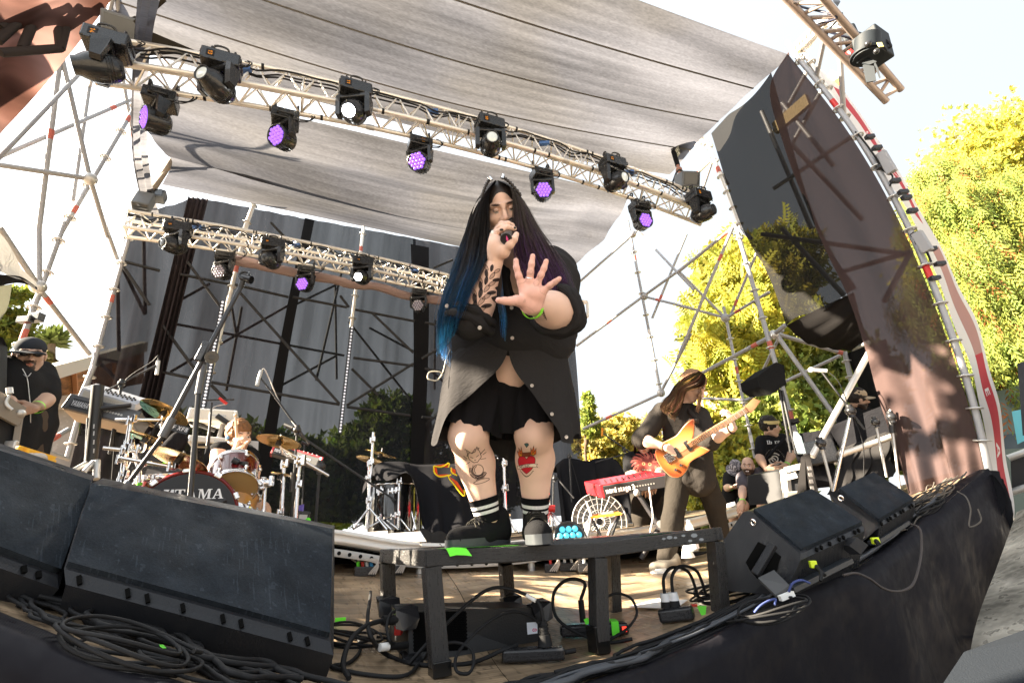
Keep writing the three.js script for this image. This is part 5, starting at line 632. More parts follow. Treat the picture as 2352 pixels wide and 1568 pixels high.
micStand('slim microphone boom against the pale bushes right of the singer',[[k7(1745,60,5.2),k4(1935,1568,5.2),0.007],[k4(1795,1420,5.2),k4(2010,1568,5.2),0.008]],{knobs:[[k4(1945,1535,5.18),1.2]],mic:[k4(1792,1440,5.2),k4(1795,1385,5.2),0.012,M.orange]});
micStand('vocal microphone on a chrome boom stand in front of the mixing desk',[[k8(1050,260,4.6),k5(1172,1275,4.6),0.012,M.chrome],[k5(975,1005,4.6),k5(1265,1395,4.6),0.008]],{knobs:[[k5(1168,1270,4.58),2]],mic:[k5(900,988,4.6),k5(1010,995,4.6),0.017,M.steel,M.white],wire:[k5(1010,995,4.6),k5(1080,1060,4.6),k5(1160,1250,4.6),k5(1250,1480,4.6),k8(1260,150,4.6)]});
const g='bare microphone stands by the mixing desk';micStand('bare stand with a red ring and small clip by the mixing desk',[[k8(1415,160,4.7),k5(1345,1375,4.7),0.009,M.steel],[k5(1350,1375,4.7),k5(1348,1362,4.7),0.013,M.red]],{group:g,knobs:[[k5(1338,1345,4.68),1.6]]});micStand('bare stand nearest the wing curtain',[[k8(1505,240,4.75),k5(1440,1260,4.75),0.009,M.steel],[k5(1455,1420,4.75),k5(1445,1320,4.75),0.02]],{group:g,knobs:[[k5(1448,1310,4.7),1.8]]});micStand('short bare stand with a black knob left of the mixing desk',[[k8(1045,240,4.65),k5(970,1510,4.65),0.011,M.steel]],{group:g,knobs:[[k5(965,1490,4.62),2]]});
const p=thing('keyboard_stand','black column of a folding keyboard stand left of the drums','keyboard stand',at(215,1090,3.9));part(p,'column',bar(at(206,1080,3.9),at(224,886,3.9),0.033,18),std([0.02,0.018,0.016],0.4));part(p,'lettering',[0.1,0.2,0.3,0.38].map((f)=>beam(at(214,1060 - f*200,3.865),at(215,1050 - f*200,3.865),0.006,0.002,sZ)),M.steel);part(p,'foot',[bar(at(160,1085,3.8),at(205,1060,3.9),0.016),bar(at(190,1085,3.8),at(215,1060,3.85),0.015),bar(at(222,1058,3.85),at(220,1100,3.8),0.018)],M.steel);part(p,'arm',[bar(at(212,940,3.9),at(300,930,3.85),0.016),bar(at(204,960,3.9),at(198,1080,3.9),0.014)],M.blackMetal);
}
// keyboards
const M_red=phy([0.55,0.012,0.02],0.35,{clearcoat:0.5});
function keyboard(label,A,B,depthV,h,matTop,matSide,text,ts,tcol='#fff',bg='#141416',group) {
const t=thing('keyboard',label,'keyboard',A.clone().lerp(B,0.5),group),x=B.clone().sub(A).normalize(),L=A.distanceTo(B),z=depthV.clone().negate().normalize(),D=depthV.length(),y=z.clone().cross(x).normalize(),m=basis(x,y,z,A.clone());const W=(g)=>g.applyMatrix4(m);
part(t,'body',W(new RoundedBoxGeometry(L,h,D,2,0.008).translate(L / 2,h / 2,-D / 2)),matSide);part(t,'top_panel',W(new RoundedBoxGeometry(L*0.995,0.014,D*0.99,2,0.005).translate(L / 2,h + 0.004,-D / 2)),matTop);for (const e of [0.008,L - 0.008]) part(t,'end_cheek',W(new RoundedBoxGeometry(0.024,h + 0.014,D*1.01,2,0.006).translate(e,h / 2 + 0.004,-D / 2)),matTop);
if (text) part(t,'lettering',W(new THREE.PlaneGeometry(ts[1],h*0.7).translate(ts[0] + ts[1] / 2,h*0.5,0.0025)),std([1,1,1],0.5,0,{map:canvasTex(512,96,(c)=>{c.fillStyle=bg;c.fillRect(0,0,512,96);c.fillStyle=tcol;c.font='bold 78px sans-serif';c.fillText(text,8,76,490);})}));
const knobs=[];for (let i=0;i <26;i++) knobs.push(cyl(0.006,0.007,0.012,V(L*(0.15 + 0.03*i),h + 0.016,-D*(0.2 + 0.15*(i % 3))),8));part(t,'knobs',knobs.map(W),M.blackPlastic);const conn=[];for (let i=0;i <8;i++) conn.push(new THREE.CircleGeometry(0.007,10).translate(L*(0.5 + 0.04*i),h*0.5,0.003));part(t,'sockets',conn.map(W),M.steel);return {t,W,L,D};
}
const away=(z,y=0,x=0)=>sZ.clone().multiplyScalar(-z).addScaledVector(sX,x).add(V(0,y,0));
{
const grey=std([0.10,0.105,0.115],0.45,0.2);
const y=keyboard('long grey keyboard lettered YAMAHA on the stand left of the drums',k3(418,1242,4.0),k3(905,1365,3.85),away(0.28,-0.02),0.085,grey,grey,'YAMAHA',[0.03,0.15],'#cfd2d8','#2a2c31');part(y.t,'lettering',y.W(new THREE.PlaneGeometry(0.2,0.05).translate(0.62,0.05,0.003)),std([1,1,1],0.5,0,{map:canvasTex(512,128,(c)=>{c.fillStyle='#2a2c31';c.fillRect(0,0,512,128);c.fillStyle='#d0d3da';c.font='bold 96px sans-serif';c.fillText('MOTIF XF8',6,92,500);})}));part(y.t,'underside',y.W(new RoundedBoxGeometry(y.L*0.96,0.012,y.D*0.95,2,0.005).translate(y.L / 2,-0.004,-y.D / 2)),std([0.35,0.26,0.18],0.6));
keyboard('small grey synthesizer tilted above the long keyboard left of the drums',k3(530,1170,4.05),k3(900,1280,3.95),away(0.24,0.10),0.05,std([0.45,0.47,0.52],0.5),std([0.42,0.4,0.36],0.5),null);
const cream=std([0.75,0.7,0.6],0.5);keyboard('white synthesizer on the upper tier behind the drummer',k3(1275,1320,4.7),k3(1600,1340,4.6),away(0.3,-0.01),0.085,M.white,cream,null);keyboard('thin white keyboard on the lower tier behind the drummer',k3(1280,1475,4.7),k3(1640,1500,4.6),away(0.3),0.04,M.white,cream,null);
const s=thing('keyboard_stand','black two tier keyboard stand behind the drummer','keyboard stand',k3(1500,1560,4.7));part(s,'arm',[bar(k3(1480,1300,4.6),k3(1610,1390,4.6),0.022),bar(k3(1290,1340,4.8),k3(1470,1400,4.8),0.02)],M.blackMetal);part(s,'post',[bar(k3(1530,1340,4.75),k3(1480,1500,4.75),0.02),bar(k3(1330,1480,4.75),k6(1330,150,4.75),0.018)],std([0.3,0.29,0.28],0.5,0.3));part(s,'brace',[bar(k3(1350,1500,4.7),k3(1560,1500,4.7),0.012)],M.blackMetal);
const r=keyboard('long red stage keyboard lettered nord stage right of the drummer',k3(1845,1555,4.45),k6(2175,95,4.2),away(0.3,0.02),0.075,M_red,std([0.02,0.02,0.022],0.5),'nord stage 3',[0.02,0.19]);
const l=thing('laptop','silver laptop with its back to us beside the red keyboard','laptop',k3(1720,1540,4.4));part(l,'lid',prism([k3(1690,1470,4.4),k3(1766,1475,4.4),k3(1762,1555,4.4),k3(1680,1545,4.4)],[k3(1690,1470,4.4),k3(1766,1475,4.4),k3(1762,1555,4.4),k3(1680,1545,4.4)].map((p)=>p.clone().addScaledVector(sZ,-0.008))),std([0.5,0.48,0.46],0.4,0.5));part(l,'logo',box(0.02,0.012,0.002,k3(1735,1525,4.39)),M.blackPlastic);part(l,'hinge_clip',[ball(0.05,k3(1690,1540,4.35)),bar(k3(1690,1480,4.38),k3(1700,1470,4.38),0.02)],M.blackPlastic);
const n=keyboard('red stage keyboard lettered nord stage 3 on a cross stand at the right',k7(1800,302,4.35),k7(2262,228,4.25),away(0.3,0.06,0.05),0.1,M_red,std([0.022,0.02,0.022],0.5),'nord stage 3',[0.03,0.28]);
const q=thing('keyboard_stand','black cross shaped keyboard stand under the right red keyboard','keyboard stand',k7(2130,700,4.35));part(q,'leg',bar(k7(2035,270,4.3),k7(2250,600,4.3),0.022,12),std([0.03,0.028,0.03],0.45));part(q,'leg',bar(k7(2280,340,4.4),k7(2060,720,4.35),0.022,12),std([0.03,0.028,0.03],0.45));part(q,'end_cap',ball(0.03,k7(2032,268,4.28)),std([0.3,0.28,0.26],0.5));part(q,'pivot',bar(k7(2190,480,4.35),k7(2195,485,4.2),0.03),M.steel);part(q,'wire',tube(curve([k7(2115,230,4.2),k7(2130,350,4.2),k7(2140,430,4.2),k7(2120,540,4.2)],20),0.006,5),M.white);
}
// covered gear, second kit, odds and ends
function drape(label,A,B,depth,m,extra) {
const f=curve(A,40),g=curve(B,40),rows=[];const back=f.map((p)=>p.clone().add(depth));rows.push(back);for (let i=0;i <=24;i++) rows.push(f.map((p,j)=>{const q=p.clone().lerp(g[j],i / 24),k=i / 24;q.addScaledVector(sZ,0.10*k + 0.045*k*Math.sin(j*0.75 + 1.2*Math.sin(j*0.2)) + 0.02*fbm(j*0.3,k*3,4));return q;}));const t=thing('draped_gear',label,'covered equipment',B[0].clone().lerp(B[B.length - 1],0.5));const o=part(t,'cloth',sheet(rows),m);if (extra) extra(t,f,g);return t;}
{
const dm=std([0.012,0.012,0.014],0.9,0,{bumpMap:rep(WRINK,1.2),bumpScale:0.004});
const A=[k7(225,150,4.25),k7(245,75,4.3),k7(400,55,4.3),k7(520,75,4.3),k7(700,72,4.3),k7(900,70,4.3)],Bt=[k7(235,195,4.25),k7(330,190,4.2),k7(440,140,4.2),k7(560,520,4.05),k7(720,560,4.0),k7(960,560,4.0)];
drape('black cloth printed with red and yellow flames covering drums behind the singer',A,Bt,away(0.5,-0.1),dm,(t)=>{
const fl2=(pts,m,o)=>{const s=new THREE.Shape();pts.forEach(([x,y],i)=>(i?s.lineTo(x,y):s.moveTo(x,y)));};const P=(x,y,o=0)=>k7(x,y,3.92 - o);
const Y=std([0.85,0.62,0.02],0.8),R=std([0.65,0.07,0.01],0.8);const strip=(pts,w,m)=>part(t,'flame_print',tube(curve(pts.map(([x,y])=>P(x,y)),50),w,5),m);
const face=(pts,m)=>part(t,'flame_print',hull(pts.flatMap(([x,y])=>[P(x,y,-0.005),P(x,y,-0.01)])),m);
face([[645,82],[742,68],[738,95],[690,92]],R);face([[640,85],[660,90],[668,150],[650,140]],R);face([[660,145],[735,140],[745,155],[690,158]],R);face([[745,155],[760,165],[830,260],[860,290],[840,250],[800,190]],R);face([[760,95],[790,110],[790,140],[770,130]],R);
strip([[640,85],[690,92],[745,68],[740,95]],0.006,Y);strip([[640,85],[645,130],[680,158],[760,145],[740,155],[790,225],[850,290],[850,250],[885,298]],0.006,Y);strip([[758,95],[765,130],[800,150]],0.006,Y);
});
solo('cloth_scrap','sunlit brown cloth lying on the riser edge under the flame cloth','cloth',sheet(between([k7(540,515,3.9),k7(560,550,3.85),k7(600,615,3.8)],[k7(800,555,3.9),k7(760,560,3.85),k7(740,640,3.8)],10,6),(p,u)=>{p.y +=0.012*Math.sin(u*14);}),std([0.03,0.028,0.026],0.95));
drape('large black cloth covering equipment at the right rear of the riser',[k7(1475,90,5.4),k7(1530,35,5.4),k7(1700,50,5.4),k7(1740,35,5.4),k7(1880,40,5.4),k7(1960,170,5.3)],[k7(1480,520,5.2),k7(1560,520,5.2),k7(1700,520,5.2),k7(1800,500,5.2),k7(1900,480,5.2),k7(2030,470,5.2)],away(0.4,-0.1),dm);
const t=thing('drum_kit','second black drum kit on chrome stands half under the flame cloth','drum kit',k7(300,530,4.2));const c=k7(360,370,4.35);part(t,'shell',[cyl(0.2,0.2,0.36,V(0,0,0),32)].map((g)=>g.translate(c.x,c.y,c.z)),phy([0.01,0.01,0.01],0.1,{clearcoat:1}));part(t,'shell',cyl(0.15,0.15,0.3,k7(450,410,4.4),32),phy([0.01,0.01,0.01],0.1,{clearcoat:1}));part(t,'hoop',new THREE.TorusGeometry(0.2,0.01,8,32).rotateX(Math.PI / 2).translate(c.x,c.y + 0.18,c.z),M.chrome);
cymbal(t,k7(110,20,4.4),k7(300,70,4.4),0.2,false);cymbal(t,k7(170,-25,4.6),k7(385,35,4.6),0.08,false);
stand(t,[k7(228,-145,4.2),k7(215,60,4.2),k7(200,280,4.2),k7(180,520,4.2)],0.014);stand(t,[k7(195,60,4.22),k7(195,510,4.22)],0.012);stand(t,[k7(405,180,4.15),k7(395,505,4.15)],0.014);stand(t,[k7(270,200,4.3),k7(262,480,4.3)],0.012);stand(t,[k7(365,300,4.3),k7(360,500,4.3)],0.01);stand(t,[k7(440,270,4.3),k7(440,420,4.3)],0.01);for (const [a,b,e,f] of [[200,370,320,520],[330,430,200,500],[190,380,90,510],[400,420,300,440],[300,440,400,520],[400,430,480,530],[260,430,350,520],[490,400,520,520],[520,400,500,530],[150,480,90,515]]) part(t,'stand_leg',bar(k7(a,b,4.18),k7(e,f,4.1),0.009),M.chrome);
part(t,'clamp',[[215,60],[205,70],[225,-90],[270,250],[405,190],[395,250],[345,260],[375,255],[200,320],[195,170],[280,265],[265,440],[365,430],[395,420]].flatMap(([x,y])=>knuckle(k7(x,y,4.15),0.9)),M.chrome);
const u=thing('drum_stand','tall chrome stand seen between the legs of the singer','drum stand',k7(1140,490,4.3));stand(u,[k7(1118,-60,4.3),k7(1122,80,4.3),k7(1125,240,4.3),k7(1135,490,4.3)],0.015);part(u,'clamp',[...knuckle(k7(1115,-58,4.28)),...knuckle(k7(1125,72,4.28)),...knuckle(k7(1128,240,4.28),1.2)],M.chrome);for (const [x,y] of [[1105,410],[1160,420],[1225,540],[1200,530]]) part(u,'stand_leg',bar(k7(1130,400,4.3),k7(x,y,4.2),0.01),M.chrome);stand(u,[k7(1040,15,4.5),k7(1075,20,4.5)],0.02,M.blackMetal);stand(u,[k7(985,-30,4.5),k7(1080,35,4.5)],0.008);
const w=thing('drum_stand','small chrome stand with a red clamp behind the right shoe of the singer','drum stand',k7(1440,520,4.5));stand(w,[k7(1425,210,4.5),k7(1430,340,4.5),k7(1435,490,4.5)],0.012);part(w,'red_clamp',[bar(k7(1408,375,4.45),k7(1470,378,4.45),0.03)],M.red);for (const [x,y] of [[1400,460],[1510,470],[1480,500],[1415,500]]) part(w,'stand_leg',bar(k7(1435,395,4.5),k7(x,y,4.4),0.009),M.chrome);
const fan=thing('stage_fan','round grey floor fan behind the little orange table','fan',k7(1780,560,4.75)),fc=k7(1775,465,4.75),fq=look(towards(fc));const rings=[];for (let i=1;i <=5;i++) rings.push(new THREE.TorusGeometry(0.05*i,0.004,5,36));for (let i=0;i <24;i++) rings.push(cyl(0.003,0.003,0.22,V(0,0.14,0),5).rotateZ((i / 24)*6.283));part(fan,'grille',rings.map((g)=>g.translate(0,0,0.05).applyQuaternion(fq).translate(fc.x,fc.y,fc.z)),M.steel);part(fan,'drum_housing',lathe([[0.25,-0.06],[0.255,0.05],[0.245,0.055],[0.24,-0.06],[0,-0.065]],36).rotateX(Math.PI / 2).applyQuaternion(fq).translate(fc.x,fc.y,fc.z),std([0.3,0.3,0.29],0.5));part(fan,'hub',cyl(0.06,0.06,0.08,V(0,0,0),20).rotateX(Math.PI / 2).applyQuaternion(fq).translate(fc.x,fc.y,fc.z),M.blackPlastic);
const bl=[];for (let i=0;i <3;i++) bl.push(new THREE.SphereGeometry(0.08,12,8).scale(0.7,1.1,0.1).translate(0,0.12,0).rotateY(0.5).rotateZ(i*2.094));part(fan,'blades',bl.map((g)=>g.applyQuaternion(fq).translate(fc.x,fc.y,fc.z)),std([0.2,0.2,0.2],0.5));
const tb=thing('side_table','small folding table with an orange top and silver box','table',k7(1780,580,4.2));part(tb,'table_top',prism([k7(1705,432,4.15),k7(1925,405,4.15),k7(1930,418,4.15),k7(1710,446,4.15)],[k7(1730,415,4.5),k7(1900,395,4.5),k7(1905,402,4.5),k7(1735,424,4.5)]),M.orange);for (const [a,b,e,f,m] of [[1720,445,1800,590,0],[1910,420,1850,580,0],[1720,440,1690,590,1],[1890,430,1830,560,1],[1850,525,1830,580,1]]) part(tb,'leg',bar(k7(a,b,4.2),k7(e,f,4.15),0.011),m?M.steel:M.blackMetal);part(tb,'wires',[0,1,2].map((i)=>tube(curve([k7(1715 - i*4,440,4.15),k7(1690 - i*6,480,4.12),k7(1695 - i*8,540,4.1),k7(1680 - i*6,600,4.1)],14),0.006,5)),M.white);
solo('laptop','open laptop seen edge on at the left of the orange table','laptop',prism([k7(1675,325,4.25),k7(1685,322,4.25),k7(1725,425,4.2),k7(1712,430,4.2)],[k7(1677,325,4.5),k7(1687,322,4.5),k7(1727,420,4.5),k7(1714,425,4.5)]),std([0.5,0.48,0.46],0.4,0.5));solo('audio_interface','small silver box on the orange table','electronic box',prism([k7(1765,405,4.25),k7(1870,395,4.25),k7(1875,412,4.25),k7(1770,422,4.25)],[k7(1790,398,4.4),k7(1865,390,4.4),k7(1870,402,4.4),k7(1795,410,4.4)]),M.steel);
const fp=k7(1570,590,4.0);const fd=towards(fp).add(V(0.1,0.3,0));const fl3=thing('floor_par_light','round floor light with pale blue leds behind the platform','floor light',fp),q2=look(fd);part(fl3,'housing',lathe([[0,-0.14],[0.07,-0.14],[0.1,-0.05],[0.125,0.03],[0.13,0.05],[0.115,0.05],[0.11,0.03],[0,0.025]],28).rotateX(Math.PI / 2).applyQuaternion(q2).translate(fp.x,fp.y,fp.z),M.blackPlastic);part(fl3,'led_lenses',[0,1,2,3].flatMap((j)=>Array.from({length:j % 3?4:3},(_,i)=>ball(0.024,V((i -(j % 3?1.5:1))*0.05,(j - 1.5)*0.047,0.035),10,8))).map((g)=>g.applyQuaternion(q2).translate(fp.x,fp.y,fp.z)),LEDB);part(fl3,'bracket',[bar(k7(1485,605,3.95),k7(1505,590,4.0),0.03,12)],M.white);
const board=(label,x0,y0,x1,y1,r,cols)=>{const t=thing('effects_pedalboard',label,'effects pedals',k7((x0 + x1) / 2,y1,r),'pedals and power boxes on the stage floor');part(t,'case',beam(k7(x0,y1 - 18,r),k7(x1,y1 - 18,r),0.14,0.06,UP,0.006),M.blackPlastic);part(t,'rim',beam(k7(x0,y1 - 34,r - 0.05),k7(x1,y1 - 34,r - 0.05),0.02,0.012),M.steel);cols.forEach((c,i)=>{const f=(i + 0.8) /(cols.length + 0.6);part(t,'jack_plug',bar(k7(lerp(x0,x1,f),y1 - 40,r - 0.02),k7(lerp(x0,x1,f) - 3,y1 - 82,r - 0.02),0.012,8),c);});part(t,'patch_cables',[0,1,2,3].map((i)=>tube(curve([k7(lerp(x0,x1,0.1 + i*0.2),y1 - 75,r),k7(x0 - 20 + i*40,y1 - 100,r - 0.05),k7(x1 + 20,y1 - 60 - i*8,r - 0.1),k7(x1 - i*15,y1 + 5,r - 0.12)],18),0.005,5)),std([0.4,0.35,0.3],0.5));};
const blue=std([0.05,0.35,0.7],0.5);board('pedalboard with coloured jack plugs under the riser edge',100,780,240,820,3.75,[M.lime,M.red,M.white,blue]);board('small pedal box with lime markers left of the platform leg',365,780,425,810,3.8,[M.lime,M.yellow]);board('white pedal and small amp left of the guitarist',1400,760,1480,800,4.0,[M.red]);board('pedal box with a socket panel behind the platform',1500,740,1620,790,4.1,[M.white,M.steel]);board('white power box with loops of pale cable behind the middle leg',1630,740,1710,795,3.95,[M.white]);
{const t=thing('water_bottle','clear water bottle standing on the floor at the right of the platform','bottle',k8(95,670,4.0));part(t,'bottle',lathe([[0,0],[0.032,0],[0.033,0.13],[0.026,0.17],[0.013,0.2],[0.012,0.215],[0,0.216]],16).translate(...k8(97,665,4.0).toArray()),phy([0.85,0.9,0.92],0.15,{transmission:0.8}));part(t,'paper_label',cyl(0.0335,0.0335,0.05,k8(97,625,4.0),16,true),std([0.7,0.7,0.75],0.6));}
{const t=thing('floor_clutter','small white stand base and cables on the floor right of the guitarist','cable clutter',k8(40,690,4.1));part(t,'cone',cyl(0.02,0.05,0.09,k8(50,665,4.0),14),M.white);part(t,'rod',bar(k8(45,650,4.0),k8(30,560,4.0),0.01),M.steel);part(t,'wires',[0,1,2,3].map((i)=>tube(curve([fl(8,-60,690 + i*6),fl(8,20,700 - i*8),fl(8,110,690 + i*4),fl(8,190,680)],20),0.007,5)),M.rubber);}
const fcM=std([0.02,0.02,0.022],0.6);{const t=thing('flight_case','black flight case with pale wooden edges at the far left','flight case',at(10,1040,3.3));const A=[k3(-80,1130,3.2),k3(-80,1160,3.2),k3(140,1285,3.3),k3(95,1560,3.3),k3(-80,1500,3.2)];part(t,'panel',prism([A[0],A[2],A[3],A[4]],[A[0],A[2],A[3],A[4]].map((p)=>p.clone().add(away(0.2,0,-0.35)))),fcM);for (const [a,b,w] of [[k3(-80,1150,3.18),k3(140,1285,3.28),0.06],[k3(-80,1225,3.18),k3(130,1340,3.27),0.05],[k3(138,1280,3.28),k3(95,1560,3.28),0.03]]) part(t,'edge_trim',beam(a,b,0.02,w,V(0,1,0.2)),std([0.24,0.21,0.175],0.6,0.1));part(t,'corner_ball',ball(0.02,k3(138,1285,3.26)),M.steel);part(t,'catch',box(0.06,0.08,0.02,k3(60,1530,3.25),0.008),M.steel);}
{const t=thing('tool_case','yellow rimmed black plastic tool case on the riser at the left','case',at(80,1060,3.2));part(t,'body',prism([k3(105,1535,3.15),k6(370,50,3.2),k6(362,125,3.2),k6(100,60,3.15)],[k3(105,1535,3.45),k6(370,50,3.45),k6(362,125,3.45),k6(100,60,3.45)]),M.blackPlastic);part(t,'yellow_rim',beam(k3(110,1530,3.12),k6(362,48,3.17),0.02,0.035),std([0.8,0.42,0.02],0.5));for (const [x,y] of [[120,1545],[190,1568]]) part(t,'latch',box(0.022,0.05,0.02,k3(x,y,3.1),0.006),std([0.8,0.42,0.02],0.5));for (const [x,y] of [[290,55],[350,78]]) part(t,'latch',box(0.022,0.05,0.02,k6(x,y,3.12),0.006),std([0.8,0.42,0.02],0.5));part(t,'bag_of_leads',[0,1,2,3,4].map((i)=>ball(0.03,k6(200 + i*16,40 +(i % 2)*12,3.08),8,6)),std([0.4,0.35,0.3],0.5));}
{const t=thing('speaker_cabinet','dark loudspeaker edge cut off by the left border of the picture','loudspeaker',k3(10,1100,3.4));part(t,'cabinet',prism([k3(-90,720,3.3),k3(20,770,3.3),k3(48,830,3.35),k3(40,1200,3.35),k3(-90,1200,3.3)],[k3(-90,720,3.7),k3(20,770,3.7),k3(48,830,3.7),k3(40,1200,3.7),k3(-90,1200,3.7)]),M_cab);part(t,'hanging_plug',[bar(k3(60,1110,3.2),k3(65,1150,3.2),0.013),tube(curve([k3(60,1160,3.2),k3(40,1220,3.2),k3(80,1260,3.2)],10),0.008,5)],M.steel);}
{const t=thing('hanging_speaker','black covered loudspeaker on a tall stand at the right rear','loudspeaker',k5(700,1130,5.3));const P=[[530,1035],[660,935],[712,955],[730,1085],[620,1158],[545,1105]].map(([x,y])=>k5(x,y,5.2));part(t,'cabinet',prism(P,P.map((p)=>p.clone().add(away(0.3)).lerp(k5(630,1040,5.4),0.2))),std([0.012,0.012,0.012],0.9,0,{bumpMap:rep(WRINK,2),bumpScale:0.006}));part(t,'stand',[bar(k5(680,1120,5.3),k8(760,-5,5.3),0.014),bar(k5(700,1130,5.3),k5(795,1560,5.3),0.014)],M.blackMetal);part(t,'lashing_tape',[k5(755,1345,5.55),k5(790,1460,5.58)].map((p)=>box(0.13,0.05,0.12,p,0.01)),M.blackCloth);}
{const t=thing('mixing_desk','mixing desk under a wrinkled black cloth at the right rear','covered desk',k8(1200,250,5.1));part(t,'cloth',sheet(between([k5(1085,1490,5.3),k5(1075,1568,5.2),k8(1050,120,5.1),k8(990,290,5.0)],[k5(1470,1345,5.3),k5(1480,1440,5.2),k8(1450,60,5.1),k8(1440,160,5.0)],50,26),(p,u,v)=>p.addScaledVector(sZ,0.05*v*Math.sin(u*24 + 2*v) + 0.02*Math.sin(v*14 + u*9))),std([0.022,0.021,0.021],0.85,0,{bumpMap:rep(WRINK,1),bumpScale:0.012}));part(t,'case',[beam(k5(1090,1500,5.5),k5(1470,1360,5.5),0.5,0.3)],M.blackCloth);}
{const t=thing('flight_case','black flight case with bright aluminium edges beside the standing man','flight case',k8(770,330,5.2));const A=[k8(712,115,5.1),k8(880,75,5.1),k8(890,320,5.05),k8(735,330,5.05)];part(t,'panel',prism(A,A.map((p)=>p.clone().add(away(0.4)))),fcM);for (const [i,j] of [[0,1],[0,3]]) part(t,'edge_trim',beam(A[i].clone().addScaledVector(sZ,0.01),A[j].clone().addScaledVector(sZ,0.01),0.06,0.05),M.alu);part(t,'edge_trim',beam(k8(730,165,5.05),k8(800,145,5.05),0.02,0.05),M.alu);part(t,'catch',box(0.12,0.09,0.02,k8(775,295,4.99),0.01),M.alu);}
{const t=thing('equipment_case','stack of black equipment bags on cases behind the scaffold post','equipment bag',k5(980,1560,5.5));part(t,'upper_bag',beam(k5(885,1490,5.5),k5(1060,1450,5.5),0.3,0.16,UP,0.04),M.blackCloth);part(t,'lower_case',beam(k5(850,1580,5.45),k5(1080,1540,5.45),0.35,0.22,UP,0.02),M.blackPlastic);part(t,'case_strap',[bar(k5(895,1500,5.3),k5(985,1440,5.3),0.01)],M.steel);part(t,'dark_backing',beam(k8(810,60,5.5),k8(1040,30,5.5),0.3,0.5),M.blackCloth);}
{const t=thing('hanging_jacket','black jacket with white print hung over the end of the white tube','jacket',k8(870,300,4.95));part(t,'jacket',sheet(between([k8(830,20,4.95),k8(815,150,4.92),k8(800,300,4.9)],[k8(900,-5,4.9),k8(920,140,4.88),k8(950,270,4.88)],20,16),(p,u,v)=>p.addScaledVector(sZ,0.05*Math.sin(u*12)*(0.4 + v))),std([0.014,0.013,0.013],0.95));part(t,'print',[0,1,2,3].map((i)=>box(0.03,0.03,0.004,k8(888 + i*6,100 + i*45,4.82),0.001)),std([0.4,0.38,0.36],0.8));}
{const t=thing('water_bottle','plastic water bottle on the black cases behind the scaffold post','bottle',k8(840,10,5.2));part(t,'bottle',lathe([[0,0],[0.035,0],[0.035,0.15],[0.015,0.2],[0,0.2]],14).translate(...k5(835,1560,5.2).toArray()),phy([0.8,0.88,0.92],0.2,{transmission:0.7}));}
{const t=thing('stage_rack','black rack of electronic gear with small lights behind the floor tom','equipment rack',k6(1040,240,4.4));part(t,'bag',beam(k3(1130,1480,4.4),k3(1235,1540,4.4),0.25,0.2,UP,0.05),M.blackCloth);part(t,'case',beam(k6(890,70,4.4),k6(1240,130,4.4),0.3,0.2,UP,0.02),M.blackPlastic);part(t,'panel',beam(k6(950,215,4.2),k6(1050,235,4.2),0.05,0.22),std([0.08,0.08,0.085],0.5));part(t,'knobs',Array.from({length:12},(_,i)=>ball(0.012,k6(960 +(i % 4)*22,185 + Math.floor(i / 4)*22,4.15),8,6)),M.steel);part(t,'status_light',ball(0.012,k6(1118,68,4.2),8,6),M.lime);part(t,'handle',tube(curve([k3(1180,1450,4.3),k3(1190,1430,4.3),k3(1220,1440,4.3),k3(1215,1470,4.3)],12),0.008,6),M.steel);}
}
// bodies: smooth unions of tapered bones, meshed on a grid
const Bn=(a,b,ra,rb=ra,c)=>({a,d:b.clone().sub(a),l2:Math.max(1e-9,b.distanceToSquared(a)),ra,rb,c,m:a.clone().lerp(b,0.5),R:a.distanceTo(b) / 2 + Math.max(ra,rb)});
const El=(c,r,ax,col)=>({e:1,m:c,r,ax:ax??[V(1,0,0),V(0,1,0),V(0,0,1)],R:Math.max(...r),c:col});
const sub=(p)=>({...p,neg:1});
function primD(p,x,y,z) {
if (p.e) {const dx=x - p.m.x,dy=y - p.m.y,dz=z - p.m.z,[A,B,C]=p.ax,u=(dx*A.x + dy*A.y + dz*A.z) / p.r[0],v=(dx*B.x + dy*B.y + dz*B.z) / p.r[1],w=(dx*C.x + dy*C.y + dz*C.z) / p.r[2],k=Math.sqrt(u*u + v*v + w*w);return (k - 1)*Math.min(p.r[0],p.r[1],p.r[2])*(k >1?1.15:1);}
const dx=x - p.a.x,dy=y - p.a.y,dz=z - p.a.z;let t=(dx*p.d.x + dy*p.d.y + dz*p.d.z) / p.l2;t=t <0?0:t >1?1:t;const ex=dx - t*p.d.x,ey=dy - t*p.d.y,ez=dz - t*p.d.z;return Math.sqrt(ex*ex + ey*ey + ez*ez) -(p.ra +(p.rb - p.ra)*t);
}
function field(prims,k=0.02,grow=0,wob) {
const pos=prims.filter((p)=>!p.neg),neg=prims.filter((p)=>p.neg);
return (x,y,z)=>{
let d=1;for (const p of pos) {const q=Math.sqrt((x - p.m.x)**2 +(y - p.m.y)**2 +(z - p.m.z)**2) - p.R;if (q >d + k) continue;const e=primD(p,x,y,z),kk=p.k??k,h=Math.max(kk - Math.abs(d - e),0) / kk;d=Math.min(d,e) - h*h*kk*0.25;}
for (const p of neg) {const e=-primD(p,x,y,z),kk=0.008,h=Math.max(kk - Math.abs(d - e),0) / kk;d=Math.max(d,e) + h*h*kk*0.25;}
return d - grow -(wob?wob(x,y,z):0);
};
}
